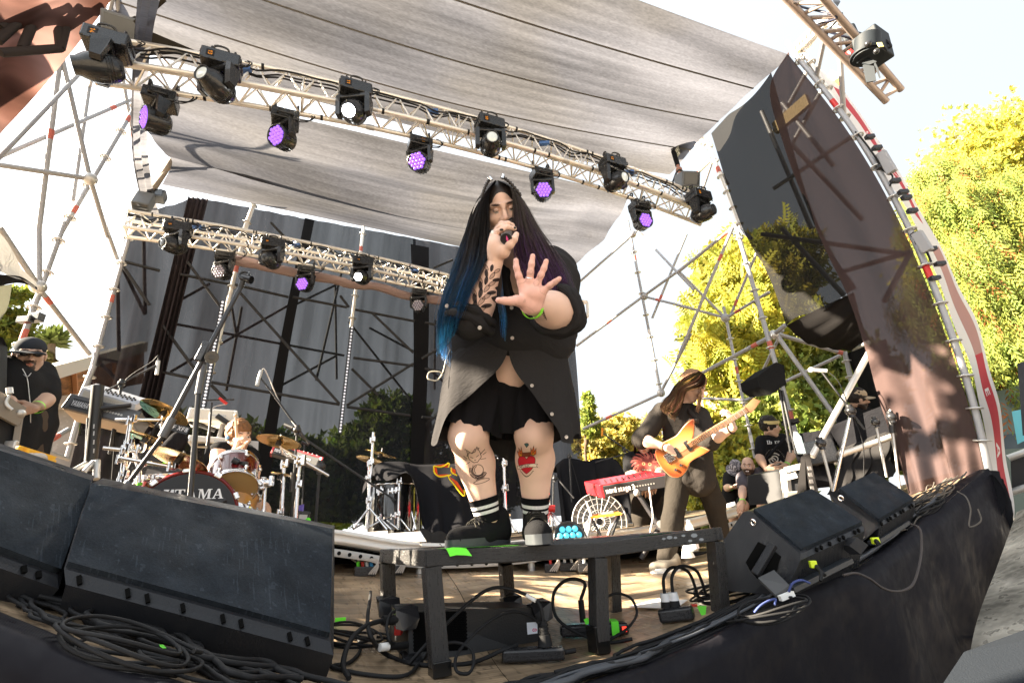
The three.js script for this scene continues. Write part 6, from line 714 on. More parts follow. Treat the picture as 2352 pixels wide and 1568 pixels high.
function nets(f,lo,hi,c,colf,clip) {
const nx=Math.ceil((hi.x - lo.x) / c) + 2,ny=Math.ceil((hi.y - lo.y) / c) + 2,nz=Math.ceil((hi.z - lo.z) / c) + 2,S=new Float32Array(nx*ny*nz),I=new Int32Array(nx*ny*nz).fill(-1),pos=[],idx=[],nor=[],col=[];
for (let k=0,o=0;k <nz;k++) for (let j=0;j <ny;j++) for (let i=0;i <nx;i++,o++) S[o]=f(lo.x + i*c,lo.y + j*c,lo.z + k*c);
const sx=1,sy=nx,sz=nx*ny,cor=[0,sx,sy,sx + sy,sz,sx + sz,sy + sz,sx + sy + sz],ed=[[0,1],[2,3],[4,5],[6,7],[0,2],[1,3],[4,6],[5,7],[0,4],[1,5],[2,6],[3,7]];
for (let k=0;k <nz - 1;k++) for (let j=0;j <ny - 1;j++) for (let i=0;i <nx - 1;i++) {
const o=i + j*sy + k*sz;let m=0;for (let q=0;q <8;q++) if (S[o + cor[q]]<0) m |=1 <<q;if (!m ||m===255) continue;
let x=0,y=0,z=0,n=0;for (const [a,b] of ed) {const A=S[o + cor[a]],B=S[o + cor[b]];if ((A <0)===(B <0)) continue;const t=A /(A - B);x +=lerp(a &1,b &1,t);y +=lerp((a >>1) &1,(b >>1) &1,t);z +=lerp(a >>2,b >>2,t);n++;}
I[o]=pos.length / 3;x=lo.x +(i + x / n)*c;y=lo.y +(j + y / n)*c;z=lo.z +(k + z / n)*c;pos.push(x,y,z);
const e=c*0.5,g=V(f(x + e,y,z) - f(x - e,y,z),f(x,y + e,z) - f(x,y - e,z),f(x,y,z + e) - f(x,y,z - e)).normalize();nor.push(g.x,g.y,g.z);if (colf) col.push(...colf(x,y,z,g));
}
for (let k=1;k <nz - 1;k++) for (let j=1;j <ny - 1;j++) for (let i=1;i <nx - 1;i++) {const o=i + j*sy + k*sz,s=S[o]<0;for (const [a,b,d] of [[sx,sy,sz],[sy,sz,sx],[sz,sx,sy]]) {if (s===S[o + a]<0) continue;const q=[I[o],I[o - b],I[o - b - d],I[o - d]];if (q.some((v)=>v <0)) continue;s?idx.push(q[0],q[1],q[2],q[0],q[2],q[3]):idx.push(q[0],q[2],q[1],q[0],q[3],q[2]);}}
const g=geo(pos,idx,nor,null,colf?col:null),uv=g.attributes.uv;for (let i=0;i <uv.count;i++) uv.setXY(i,pos[i*3] + pos[i*3 + 2]*0.6,pos[i*3 + 1]);return clip?clipped(g,clip):g;
}
function clipped(g,keep) {const p=g.attributes.position,id=g.index.array,out=[];for (let i=0;i <id.length;i +=3) {const c=V(0,0,0);for (let k=0;k <3;k++) c.add(V(p.getX(id[i + k]),p.getY(id[i + k]),p.getZ(id[i + k])));c.multiplyScalar(1 / 3);if (keep(c)) out.push(id[i],id[i + 1],id[i + 2]);} g.setIndex(out);return g;}
function netOf(prims,cell,k,o={}) {const lo=V(1e9,1e9,1e9),hi=V(-1e9,-1e9,-1e9),g=(o.grow??0) + 0.02 + cell;for (const p of prims) if (!p.neg) {const R=p.R + g;lo.min(V(p.m.x - R,p.m.y - R,p.m.z - R));hi.max(V(p.m.x + R,p.m.y + R,p.m.z + R));} return nets(field(prims,k,o.grow??0,o.wob),lo,hi,cell,o.col,o.clip);}
const ax3=(x,y,z)=>[x,y,z];
function headPrims(c,fwd,up,s=1,o={}) {
const z=fwd.clone().normalize(),x=up.clone().cross(z).normalize(),y=z.clone().cross(x),ax=ax3(x,y,z),P=(a,b,d)=>c.clone().addScaledVector(x,a*s).addScaledVector(y,b*s).addScaledVector(z,d*s),E=(a,b,d,r)=>El(P(a,b,d),r.map((q)=>q*s),ax),B=(a,b,r1,r2)=>Bn(P(...a),P(...b),r1*s,(r2??r1)*s),w=o.wide??1;
const L=[E(0,0.03,-0.012,[0.076,0.095,0.096]),E(0,-0.035,0.028,[0.06*w,0.085,0.062]),E(0,-0.098,0.052,[0.03*w,0.024,0.03])];
for (const q of [-1,1]) L.push(B([q*0.052*w,-0.05,0.0],[q*0.016,-0.1,0.056],0.022,0.019),{...B([q*0.012,0.028,0.086],[q*0.048,0.03,0.07],0.011,0.009),k:0.01*s},E(q*0.042*w,-0.022,0.064,[0.024,0.02,0.022]),{...E(q*0.078,-0.002,-0.008,[0.011,0.031,0.019]),k:0.004*s},{...E(q*0.013,-0.036,0.098,[0.0105,0.009,0.012]),k:0.008*s},sub(E(q*0.031,0.008,0.092,[0.017,0.0095,0.013])),sub(E(q*0.008,-0.043,0.103,[0.0045,0.004,0.006])));
L.push({...B([0,0.016,0.086],[0,-0.03,0.111],0.0085,0.0125),k:0.012*s},{...B([-0.019,-0.064,0.083],[0,-0.058,0.094],0.005,0.0075),k:0.006*s},{...B([0.019,-0.064,0.083],[0,-0.058,0.094],0.005,0.0075),k:0.006*s},{...B([-0.015,-0.071,0.084],[0.015,-0.071,0.084],0.0075),k:0.006*s});
if (o.mouth) L.push(sub(E(0,-0.068,0.092,[0.017,0.011*o.mouth,0.02])));
return {L,P,x,y,z,s};
}
function headCol(H,skin,o={}) {const {P,s,x,y,z}=H,c0=P(0,0,0);return (px,py,pz)=>{const d=V(px,py,pz).sub(c0),a=d.dot(x) / s,b=d.dot(y) / s,e=d.dot(z) / s;let k=skin.slice();const mix=(c,t)=>{k=k.map((v,i)=>lerp(v,c[i],clamp(t,0,1)));};
const n=fbm(px*60,py*60,pz*60,2);k=k.map((v)=>v*(0.94 + 0.12*n));
if (e >0.05) {mix([skin[0]*0.85,skin[1]*0.5,skin[2]*0.48],(1 - Math.hypot((a) / 0.021,(b + 0.064) / 0.012))*3);mix(o.brow??[0.03,0.02,0.015],(1 - Math.hypot((Math.abs(a) - 0.031) / 0.022,(b -(0.032 -(o.frown?0.16*(0.045 - Math.abs(a)):0.05*Math.abs(Math.abs(a) - 0.03)))) / 0.0065))*3*(o.noBrow?0:1));mix([skin[0]*0.9,skin[1]*0.72,skin[2]*0.7],(1 - Math.hypot(a / 0.02,(b + 0.03) / 0.02))*0.6);}
if (o.beard) {const f=b <-0.03 &&e >-0.03?smooth(-b,0.03,0.052):0,must=e >0.06 &&Math.abs(a) <0.03 &&Math.abs(b + 0.05) <0.011?1:0,lip=e >0.07 &&Math.hypot(a / 0.02,(b + 0.066) / 0.011) <1?0:1;mix(o.beard,Math.max(f*(o.goatee &&Math.abs(a) >0.03?0.25:1),must)*lip*(0.75 + 0.5*n));}
if (o.scalp &&b >(o.hairline??0.075) - 0.4*Math.max(0,0.03 - e) -(e <0.0?0.05:0) &&b >-0.03) mix(o.scalp,0.9);
return k;};}
function eyesOf(t,H,iris=[0.03,0.02,0.012],open=1) {for (const q of [-1,1]) {const e=part(t,'eye',ball(0.0125*H.s,V(0,0,0),12,10).translate(...H.P(q*0.031,0.0065,0.0775).toArray()),std([0.7,0.68,0.66],0.25));part(e,'iris',new THREE.CircleGeometry(0.0062*H.s,14).applyQuaternion(look(H.z)).translate(...H.P(q*0.0308,0.0065 - 0.001,0.0905).toArray()),std(iris,0.2));part(t,'eyelid',[new THREE.SphereGeometry(0.0138*H.s,14,6,0,6.283,0,1.15 / open).applyMatrix4(basis(H.x,H.y.clone().multiplyScalar(0.94).addScaledVector(H.z,0.34),H.z.clone(),H.P(q*0.031,0.0065,0.0775)))],H.lid??M_lid);}}
const M_skinlid=(k)=>std(k.map((v)=>v*0.85),0.6);
const M_lid=std([0.42,0.25,0.18],0.6);
function handPrims(w,dir,n,th,o={}) {
const s=o.s??1,L=[],d0=dir.clone().normalize(),t=th.clone().addScaledVector(d0,-th.dot(d0)).normalize(),p=n.clone().addScaledVector(d0,-n.dot(d0)).addScaledVector(t,-n.dot(t)).normalize(),A=(f,a,b)=>w.clone().addScaledVector(d0,f*s).addScaledVector(t,a*s).addScaledVector(p,b*s);
const off=[0.029,0.01,-0.009,-0.027],len=[0.074,0.083,0.077,0.06],kn=[0.092,0.096,0.09,0.082],curl=o.curl??[0.3,0.35,0.4,0.45],spread=o.spread??[0.12,0.03,-0.06,-0.16];
for (let i=0;i <4;i++) {const K=A(kn[i],off[i],0);L.push(Bn(A(0.005,off[i]*0.55,0),K,0.0155*s,0.0115*s));let a=0,pnt=K,fd0=d0.clone().multiplyScalar(Math.cos(spread[i])).addScaledVector(t,Math.sin(spread[i]));for (let g=0;g <3;g++) {a +=(o.curls?.[i]?.[g]??curl[i]) ;const dd=fd0.clone().multiplyScalar(Math.cos(a)).addScaledVector(p,Math.sin(a)),q=pnt.clone().addScaledVector(dd,len[i]*[0.44,0.31,0.25][g]*s);L.push({...Bn(pnt,q,[0.0098,0.0088,0.008][g]*s,[0.0088,0.008,0.0068][g]*s),k:0.006*s});pnt=q;}}
const td=o.thumb??[0.75,0.62,0.35],tb=A(0.02,0.026,0.006),t1=tb.clone().addScaledVector(d0,0.04*td[0]*s).addScaledVector(t,0.04*td[1]*s).addScaledVector(p,0.04*td[2]*s),t2=t1.clone().addScaledVector(d0,0.036*(td[0] + 0.25)*s).addScaledVector(t,0.036*(td[1] - 0.3)*s).addScaledVector(p,0.036*(td[2] +(o.tcurl??0.1))*s),t3=t2.clone().add(t2.clone().sub(t1).multiplyScalar(0.75)).addScaledVector(p,0.006*s);
L.push(Bn(tb,t1,0.016*s,0.0125*s),{...Bn(t1,t2,0.0115*s,0.0098*s),k:0.008*s},{...Bn(t2,t3,0.0098*s,0.0078*s),k:0.006*s});return L;
}
const skinM=()=>std([1,1,1],0.55,0,{vertexColors:true});
const M_skin=phy([1,1,1],0.52,{vertexColors:true,specularIntensity:0.5});
const tintOf=(sk)=>(x,y,z)=>{const n=fbm(x*25,y*25,z*25,3),q=0.92 + 0.16*n;return [sk[0]*q,sk[1]*(q - 0.02*(n - 0.5)),sk[2]*q];};
const cloth=(c,b=0.006,s=1.6)=>std(c,0.92,0,{bumpMap:rep(WRINK,s),bumpScale:b});
const wrinkle=(a,f)=>(x,y,z)=>a*(fbm(x*f,y*f*0.7,z*f,3) - 0.5)*2;
function strands(A,B,n,o) {const a=curve(A,24),b=curve(B,24),pos=[],nor=[],col=[],idx=[];
for (let i=0;i <n;i++) {const s=clamp(o.bias?Math.pow(rnd(),o.bias):rnd(),0,1),depth=rr(-1,1),end=Math.floor(lerp(o.short??0.75,1,rnd())*24),w=rr(0.6,1.3)*(o.w??0.0016),ph=rnd()*9,wav=(o.wave??0.008)*rr(0.4,1.4),lift=rr(0,o.stray &&rnd() <0.13?o.stray:0),c=o.color(s),view=towards(a[8]);let base=pos.length / 3;
for (let k=0;k <=end;k +=1) {const f=k / 24,p=a[k].clone().lerp(b[k],s),across=b[k].clone().sub(a[k]).normalize();p.addScaledVector(view,(o.thick??0.02)*depth*Math.min(1,f*4 + 0.15) +(o.thick??0.02)*1.2*Math.sin(Math.PI*s)).addScaledVector(across,wav*Math.sin(f*7 + ph)*f + 0.02*(fbm(s*6 + 3,f*3 + ph*0.05,3,2) - 0.5)*f + lift*f*(s >0.5?1:-1));const ww=w*(1 - 0.75*Math.pow(f*24 / end,3)),cc=c(f,s);for (let q=0;q <3;q++) {const g=(q / 3)*6.283 + ph,d=across.clone().multiplyScalar(Math.cos(g)).addScaledVector(view,Math.sin(g));pos.push(p.x + d.x*ww,p.y + d.y*ww,p.z + d.z*ww);nor.push(d.x,d.y,d.z);col.push(...cc);}}
for (let k=0;k <end;k++) for (let q=0;q <3;q++) {const u=base + k*3 + q,v=base + k*3 +((q + 1) % 3);idx.push(u,v,u + 3,u + 3,v,v + 3);}}
return geo(pos,idx,nor,null,col);}
const M_hair=phy([1,1,1],0.34,{vertexColors:true,anisotropy:0.3});
function decal(t,name,g,c,n,up,w,h,m) {
const x=up.clone().cross(n).normalize(),y=n.clone().cross(x),p=g.attributes.position,q=g.attributes.normal,id=g.index.array,pos=[],nor=[],uv=[];
for (let i=0;i <id.length;i +=3) {const P=[0,1,2].map((k)=>V(p.getX(id[i + k]),p.getY(id[i + k]),p.getZ(id[i + k])).sub(c)),N=[0,1,2].map((k)=>V(q.getX(id[i + k]),q.getY(id[i + k]),q.getZ(id[i + k])));if (N[0].dot(n) <0.05 ||P.every((v)=>Math.abs(v.dot(x)) >w / 2 + 0.006 ||Math.abs(v.dot(y)) >h / 2 + 0.006 ||Math.abs(v.dot(n)) >0.15)) continue;P.forEach((v,k)=>{uv.push(v.dot(x) / w + 0.5,v.dot(y) / h + 0.5);const r=v.clone().add(c).addScaledVector(N[k],0.0012);pos.push(r.x,r.y,r.z);nor.push(N[k].x,N[k].y,N[k].z);});}
if (!pos.length) {console.log('decal missed ' + name);return;} return part(t,name,geo(pos,null,nor,uv),m);
}
const inkTex=(w,h,d)=>{const t=canvasTex(w,h,(c)=>{c.clearRect(0,0,w,h);d(c);});t.wrapS=t.wrapT=THREE.ClampToEdgeWrapping;return t;};
const inkM=(t)=>std([1,1,1],0.6,0,{map:t,transparent:true});
function shoe(t,heel,toe,s,m,soleM,extra) {const d=toe.clone().sub(heel),L=d.length(),z=d.clone().normalize(),x=UP.clone().cross(z).normalize(),y=z.clone().cross(x),P=(a,b,c)=>heel.clone().addScaledVector(x,a).addScaledVector(y,b).addScaledVector(z,c*L);
const o=part(t,'shoe',netOf([Bn(P(0,0.055,0.12),P(0,0.045,0.45),0.042*s,0.043*s),Bn(P(-0.008,0.04,0.5),P(0,0.032,0.86),0.044*s,0.04*s),Bn(P(0,0.09*s,0.14),P(0,0.075*s,0.34),0.04*s,0.034*s)],0.006,0.03,{clip:(c)=>c.clone().sub(heel).dot(y) >0.012}),m);
const out=[];for (let i=0;i <=28;i++) {const a=(i / 28)*2*Math.PI,c=0.5 + 0.53*Math.cos(a),wv=(0.036 + 0.012*smooth(c,0.3,0.8))*s*1.04*Math.pow(Math.abs(Math.sin(a)),0.6)*Math.sign(Math.sin(a));out.push(P(wv,0,c));} const sl=sheet([out.map((p)=>p.clone().addScaledVector(y,-0.004)),out.map((p)=>p.clone().addScaledVector(y,0.014)),out.map((p)=>p.clone().addScaledVector(y,0.028*s))]);part(o,'sole',[sl,hull(out.map((p)=>p.clone().addScaledVector(y,-0.003)).concat(out.map((p)=>p.clone().addScaledVector(y,0.02)).map((p)=>p.clone().lerp(P(0,0.02,0.5),0.04))))],soleM);if (extra) extra(o,P,s,L);return o;}
// the singer
{
const t=thing('person','singer with long blue and purple hair in a black shirt reaching a palm out','person',at(1170,1255,2.25)),sk=[0.72,0.475,0.365],col=tintOf(sk);
const zf=(x,y,r)=>at(1063.1 + 0.12*x,413.95 + 0.12*y,r);
const hc=at(1153,489,1.66),fwd=towards(hc).add(camR.clone().multiplyScalar(0.10)).add(V(0,0.10,0)),hup=camU.clone().multiplyScalar(0.96).addScaledVector(camR,-0.2),H=headPrims(hc,fwd,hup,0.98,{wide:1.08,mouth:1.3});
const hp=H.L.concat(Bn(H.P(0,-0.05,-0.03),at(1188,600,1.78),0.06,0.068),[-1,1].map((q)=>({...Bn(H.P(q*0.014,-0.028,0.098),H.P(q*0.03,-0.062,0.08),0.006,0.008),k:0.012})),{...Bn(H.P(-0.006,0.03,0.096),H.P(-0.004,0.012,0.097),0.005),k:0.006},{...Bn(H.P(0.006,0.03,0.096),H.P(0.004,0.012,0.097),0.005),k:0.006});
const headG=netOf(hp,0.0035,0.022,{col:headCol(H,sk,{frown:1,brow:[0.05,0.03,0.025]})});
const sL=at(1090,615,1.85),eL=at(1082,728,1.64),wL=at(1137,603,1.545),sR=at(1262,630,1.85),eR=at(1284,716,1.62),wR=at(1225,698,1.415);
const armP=[Bn(sL,eL,0.078,0.072),Bn(eL,eL.clone().lerp(wL,0.3),0.062,0.062),Bn(eL.clone().lerp(wL,0.3),wL,0.061,0.031),Bn(sR,eR,0.078,0.074),Bn(eR,eR.clone().lerp(wR,0.35),0.07,0.062),Bn(eR.clone().lerp(wR,0.35),wR,0.062,0.033)];
const armG=netOf(armP,0.006,0.03,{col});
const q4=(x,y,r)=>k4(x,y,r),fR=0.0096;
const chain=(pts,r0,r1)=>pts.slice(1).map((p,i)=>({...Bn(pts[i],p,lerp(r0,r1,i /(pts.length - 1)),lerp(r0,r1,(i + 1) /(pts.length - 1))),k:0.007}));
const open=[Bn(q4(1300,545,1.405),q4(1238,395,1.36),0.026,0.0135),Bn(q4(1310,545,1.405),q4(1296,385,1.358),0.026,0.0135),Bn(q4(1330,545,1.405),q4(1348,400,1.36),0.026,0.013),Bn(q4(1340,550,1.405),q4(1392,446,1.365),0.024,0.0125),Bn(q4(1290,470,1.375),q4(1340,470,1.375),0.026,0.026),Bn(q4(1268,530,1.39),q4(1205,512,1.355),0.024,0.017),Bn(wR,q4(1305,545,1.4),0.03,0.03),
...chain([q4(1240,392,1.36),q4(1222,345,1.345),q4(1206,290,1.335),q4(1203,240,1.33)],0.0118,0.0088),...chain([q4(1296,382,1.358),q4(1302,320,1.342),q4(1310,265,1.332),q4(1318,210,1.327)],0.012,0.0086),...chain([q4(1350,396,1.36),q4(1374,340,1.345),q4(1395,293,1.337),q4(1410,245,1.332)],0.0112,0.0084),...chain([q4(1396,444,1.366),q4(1436,410,1.352),q4(1468,388,1.345),q4(1500,364,1.34)],0.0105,0.0078),...chain([q4(1225,515,1.362),q4(1168,518,1.345),q4(1125,516,1.337),q4(1083,512,1.332)],0.0155,0.0098)];
const handR=netOf(open,0.0032,0.014,{col:(x,y,z)=>{const n=fbm(x*60,y*60,z*60,3),c=[0.74,0.42,0.34];const l=Math.abs(fbm(x*22,y*22,z*22,2) - 0.5) <0.018?0.8:1;return c.map((v)=>v*(0.9 + 0.2*n)*l);}});
const mA=zf(935,850,1.60),mB=zf(828,1120,1.455),md=mB.clone().sub(mA).normalize(),mic=thing('microphone','dark wireless microphone with pink mark held to the mouth of the singer','microphone',mA.clone().lerp(mB,0.5));
part(mic,'body',[tube([0,0.2,0.5,0.8,0.97,1].map((f)=>mA.clone().lerp(mB,f)),(f,i)=>[0.022,0.018,0.0175,0.02,0.0215,0.0195][i],20)],std([0.03,0.024,0.024],0.3,0.3));part(mic,'mic_grille',ball(0.026,mA.clone().addScaledVector(md,-0.012),18,14),std([0.015,0.015,0.016],0.6,0.5));part(mic,'pink_mark',new THREE.CircleGeometry(0.009,4).scale(0.5,1.6,1).applyQuaternion(look(md)).translate(...mB.clone().addScaledVector(md,0.0015).add(camR.clone().multiplyScalar(0.004)).toArray()),std([0.8,0.08,0.3],0.5));part(mic,'end_ring',new THREE.TorusGeometry(0.0205,0.002,8,28).applyQuaternion(look(md)).translate(...mB.toArray()),std([0.1,0.1,0.1],0.2,0.6));
const grip=[Bn(wL,zf(640,1250,1.51),0.031,0.034),Bn(zf(640,1300,1.515),zf(610,1050,1.535),0.03,0.018),Bn(zf(760,1350,1.505),zf(640,1180,1.51),0.03,0.026),Bn(zf(600,1150,1.53),zf(670,960,1.55),0.022,0.016),
...chain([zf(660,920,1.565),zf(740,835,1.52),zf(860,830,1.50),zf(950,862,1.52)],0.0125,0.0095),...chain([zf(640,975,1.555),zf(720,890,1.505),zf(860,900,1.485),zf(985,925,1.505)],0.0125,0.0095),...chain([zf(610,1060,1.54),zf(680,980,1.495),zf(760,935,1.475),zf(785,950,1.49)],0.0115,0.009),...chain([zf(790,1330,1.50),zf(900,1230,1.475),zf(980,1130,1.465),zf(1025,1035,1.475)],0.0185,0.0105)];
const handL=netOf(grip,0.0032,0.012,{col:(x,y,z)=>col(x,y,z)});
const kL=at(1075,1000,2.06),aL=at(1120,1190,2.2),kR=at(1226,995,2.1),aR=at(1230,1192,2.27),hipL=at(1095,915,2.16),hipR=at(1222,910,2.2),cL=at(1092,1062,2.16),cR=at(1229,1055,2.2);
const legP=[Bn(hipL,kL,0.108,0.08),Bn(kL,cL,0.078,0.079),Bn(cL,aL,0.082,0.05),Bn(hipR,kR,0.108,0.081),Bn(kR,cR,0.079,0.081),Bn(cR,aR,0.084,0.05),El(at(1070,1012,2.03),[0.034,0.045,0.05]),El(at(1226,1008,2.07),[0.034,0.045,0.05])];
const legG=netOf(legP,0.0065,0.04,{col});
const pelvis=at(1160,850,2.1),chest=at(1182,690,1.86);
const torso=netOf([Bn(at(1120,655,1.93),at(1120,850,2.14),0.145,0.14),Bn(at(1245,650,1.92),at(1225,850,2.14),0.145,0.14),Bn(at(1188,600,1.82),at(1184,680,1.86),0.07,0.12),Bn(sL,sR,0.07,0.07),Bn(at(1172,815,1.96),at(1172,850,2.0),0.10)],0.011,0.05,{col});
part(t,'body',[headG,armG,handR,handL,legG,torso],M_skin);H.lid=M_skinlid(sk);
eyesOf(t,H,[0.02,0.012,0.008],0.62);
part(t,'nose_ring',tube(curve([H.P(-0.008,-0.044,0.108),H.P(-0.0085,-0.052,0.112),H.P(0,-0.058,0.114),H.P(0.0085,-0.052,0.112),H.P(0.008,-0.044,0.108)],14),0.0013,6),M.chrome);
{const p=q4(1295,360,1.353),a=q4(1300,320,1.343).sub(p).normalize();part(t,'ring',new THREE.TorusGeometry(0.0122,0.0025,8,24).applyQuaternion(look(a)).translate(...p.toArray()),M.chrome);const s2=zf(575,1025,1.515);part(t,'ring',[ball(0.008,V(0,0,0)).scale(0.8,1.3,0.6).applyQuaternion(look(towards(s2))).translate(...s2.toArray()),new THREE.TorusGeometry(0.0085,0.002,6,20).scale(0.85,1.35,1).applyQuaternion(look(towards(s2))).translate(...s2.toArray())],std([0.75,0.78,0.75],0.25,0.3));
const wd=eR.clone().sub(wR).normalize();part(t,'wristband',lathe([[0.037,-0.009],[0.0382,0],[0.0375,0.009],[0.0365,0.009],[0.036,-0.009],[0.037,-0.009]],32).applyQuaternion(new THREE.Quaternion().setFromUnitVectors(UP,wd)).translate(...q4(1316,562,1.412).toArray()),std([0.24,0.8,0.02],0.5));
for (const [x,y,r] of [[915,872,1.492],[985,908,1.494],[740,945,1.465]]) {const p=zf(x,y,r);part(t,'finger_nail',ball(0.0055,V(0,0,0),10,8).scale(1.3,0.8,0.5).applyQuaternion(look(towards(p))).translate(...p.toArray()),std([0.012,0.014,0.016],0.15));}}
const N=(p)=>towards(p);
decal(t,'tattoo',legG,at(1092,1070,2.08),N(at(1092,1070,2.1)),camU.clone().multiplyScalar(0.99).addScaledVector(camR,-0.13),0.125,0.165,inkM(inkTex(256,340,(c)=>{c.strokeStyle='#2a2024';c.lineWidth=4.5;c.lineCap='round';const l=(...p)=>{c.beginPath();c.moveTo(p[0],p[1]);for (let i=2;i <p.length;i +=2) c.lineTo(p[i],p[i + 1]);c.stroke();};
l(78,90,70,25,108,58,140,50,160,12,184,66,188,100,150,138,118,138,84,108,78,90);l(96,88,116,98);l(146,92,166,82);l(126,118,138,118);l(84,128,50,142);l(180,118,226,118);l(40,70,62,96);l(30,92,56,108);l(198,62,226,40);l(204,82,236,66);c.beginPath();c.arc(146,206,46,0,7);c.stroke();c.beginPath();c.arc(150,206,36,2.4,4.4);c.stroke();l(108,160,100,190);for (let i=0;i <16;i++) {const a=0.55 + i*0.2,x=146 + Math.cos(a)*66,y=210 + Math.sin(a)*58;c.beginPath();c.ellipse(x,y,14,6,a,0,7);c.stroke();} c.lineWidth=6;l(120,262,186,252);l(116,276,194,264);l(120,288,190,278);c.lineWidth=4;c.beginPath();c.ellipse(164,306,70,16,-0.12,0,7);c.stroke();for (let i=0;i <12;i++) {c.beginPath();c.arc(60 +(i*53) % 150,20 +(i*37) % 60,2.5,0,7);c.stroke();}})));
decal(t,'tattoo',legG,at(1210,1058,2.12),N(at(1210,1058,2.12)),camU.clone().multiplyScalar(0.99).addScaledVector(camR,0.02),0.10,0.155,inkM(inkTex(256,400,(c)=>{c.lineWidth=4;c.strokeStyle='#35161a';const poly=(f,...p)=>{c.beginPath();c.moveTo(p[0],p[1]);for (let i=2;i <p.length;i +=2) c.lineTo(p[i],p[i + 1]);c.closePath();c.fillStyle=f;c.fill();c.stroke();};
poly('#3a5a58',98,20,116,10,138,12,148,26,124,56);poly('#c9642a',30,130,18,92,40,108,36,60,60,96,64,50,80,110,80,140,40,160);poly('#c9642a',230,120,226,60,210,96,200,40,184,90,170,60,168,130,200,140);poly('#d99a20',48,150,62,112,76,150);poly('#d99a20',182,138,196,96,210,134);poly('#7c3a26',78,112,166,104,168,150,82,158);c.beginPath();c.moveTo(128,345);c.bezierCurveTo(50,290,20,230,34,180);c.bezierCurveTo(48,140,110,140,126,184);c.bezierCurveTo(140,130,214,130,222,178);c.bezierCurveTo(228,240,190,300,128,345);c.fillStyle='#b81f2c';c.fill();c.stroke();poly('#e2c9b4',22,262,120,236,206,226,250,232,236,250,252,268,206,264,120,272,30,298);c.save();c.translate(46,282);c.rotate(-0.16);c.fillStyle='#221518';c.font='bold 38px serif';c.fillText('MUSIC',0,0,140);c.restore();for (let i=0;i <14;i++) {const f=i / 13,x=60 + f*140,y=310 + Math.sin(f*3.14)*62;c.fillStyle='#2c3a26';c.beginPath();c.ellipse(x,y,9,4,f*3,0,7);c.fill();}})));
const fm=eL.clone().lerp(wL,0.48);decal(t,'tattoo',armG,fm,N(fm),wL.clone().sub(eL).addScaledVector(N(fm),-wL.clone().sub(eL).dot(N(fm))).normalize(),0.13,0.24,inkM(inkTex(300,560,(c)=>{const leaf=(x,y,w,h,a,f)=>{c.save();c.translate(x,y);c.rotate(a);c.beginPath();c.moveTo(0,0);c.bezierCurveTo(w,-h*0.3,w,-h*0.8,0,-h);c.bezierCurveTo(-w,-h*0.8,-w,-h*0.3,0,0);c.fillStyle=f?'rgba(40,32,36,.75)':'rgba(120,80,66,.25)';c.fill();c.strokeStyle='rgba(30,22,26,.9)';c.lineWidth=4;c.stroke();if (f) for (let i=1;i <5;i++) {c.strokeStyle='rgba(20,14,18,.7)';c.lineWidth=2;c.beginPath();c.moveTo(0,0);c.lineTo((i - 2.5)*w*0.3,-h*0.85);c.stroke();} c.restore();};
for (let r=0;r <7;r++) for (let q=-1;q <=1;q++) leaf(150 + q*26 +(r % 2)*14,470 - r*62,24 - r*1.2,100 - r*6,q*0.75 +(r % 2?0.25:-0.2),(r + q + 9) % 2);leaf(110,440,40,100,-2.5,1);leaf(190,450,38,105,2.6,1);leaf(60,330,36,110,-1.4,1);leaf(240,300,38,110,1.5,1);leaf(236,210,34,90,1.3,1);leaf(150,470,18,80,3.1,0);})));
const fr=eR.clone().lerp(wR,0.72).add(camU.clone().multiplyScalar(-0.02));decal(t,'tattoo',armG,fr,N(fr),camU.clone(),0.06,0.075,inkM(inkTex(128,160,(c)=>{c.strokeStyle='rgba(35,28,32,.85)';c.lineWidth=5;for (let i=0;i <9;i++) {c.beginPath();c.moveTo(20 + i*8,20 + i*12);c.lineTo(60 + i*5,10 + i*14);c.lineTo(54 + i*6,40 + i*12);c.stroke();}})));
const sockT=canvasTex(64,256,(c)=>{c.fillStyle='#17171a';c.fillRect(0,0,64,256);c.fillStyle='#e6e4e2';c.fillRect(0,70,64,34);c.fillRect(0,128,64,34);for (let i=0;i <16;i++) {c.fillStyle='rgba(0,0,0,.22)';c.fillRect(i*4,0,1.6,256);}});sockT.wrapS=THREE.RepeatWrapping;sockT.repeat.set(4,1);const sockM=std([1,1,1],0.95,0,{map:sockT});
for (const [c,a,r0,tp,low] of [[cL,aL,0.066,0.63,1.05],[cR,aR,0.068,0.61,1.05]]) {const rows=[];for (let i=0;i <=12;i++) {const f=lerp(tp,low,i / 12),p=c.clone().lerp(a,f),R=lerp(r0,0.055,i / 9 >1?1:i / 9) +(i===0?0.003:0),d=a.clone().sub(c).normalize(),x=d.clone().cross(camF).normalize(),y=d.clone().cross(x);rows.push(Array.from({length:41},(_,j)=>{const g=(j / 40)*6.2832,q=R + 0.0012*Math.sin(j*6.2832*0.5 + 0.1)*(j % 2?1:-1);return p.clone().addScaledVector(x,Math.cos(g)*q).addScaledVector(y,Math.sin(g)*q);}));} const g=sheet(rows),uv=g.attributes.uv;for (let i=0;i <uv.count;i++) uv.setXY(i,(i % 41) / 40,1 - Math.floor(i / 41) / 12);part(t,'sock',g,sockM);}
const shM=std([0.011,0.011,0.012],0.85,0,{bumpMap:rep(CLOTH,8),bumpScale:0.002}),soM=std([0.05,0.055,0.06],0.7,0,{roughnessMap:SCUFF}),tongueM=std([0.045,0.04,0.025],0.9);
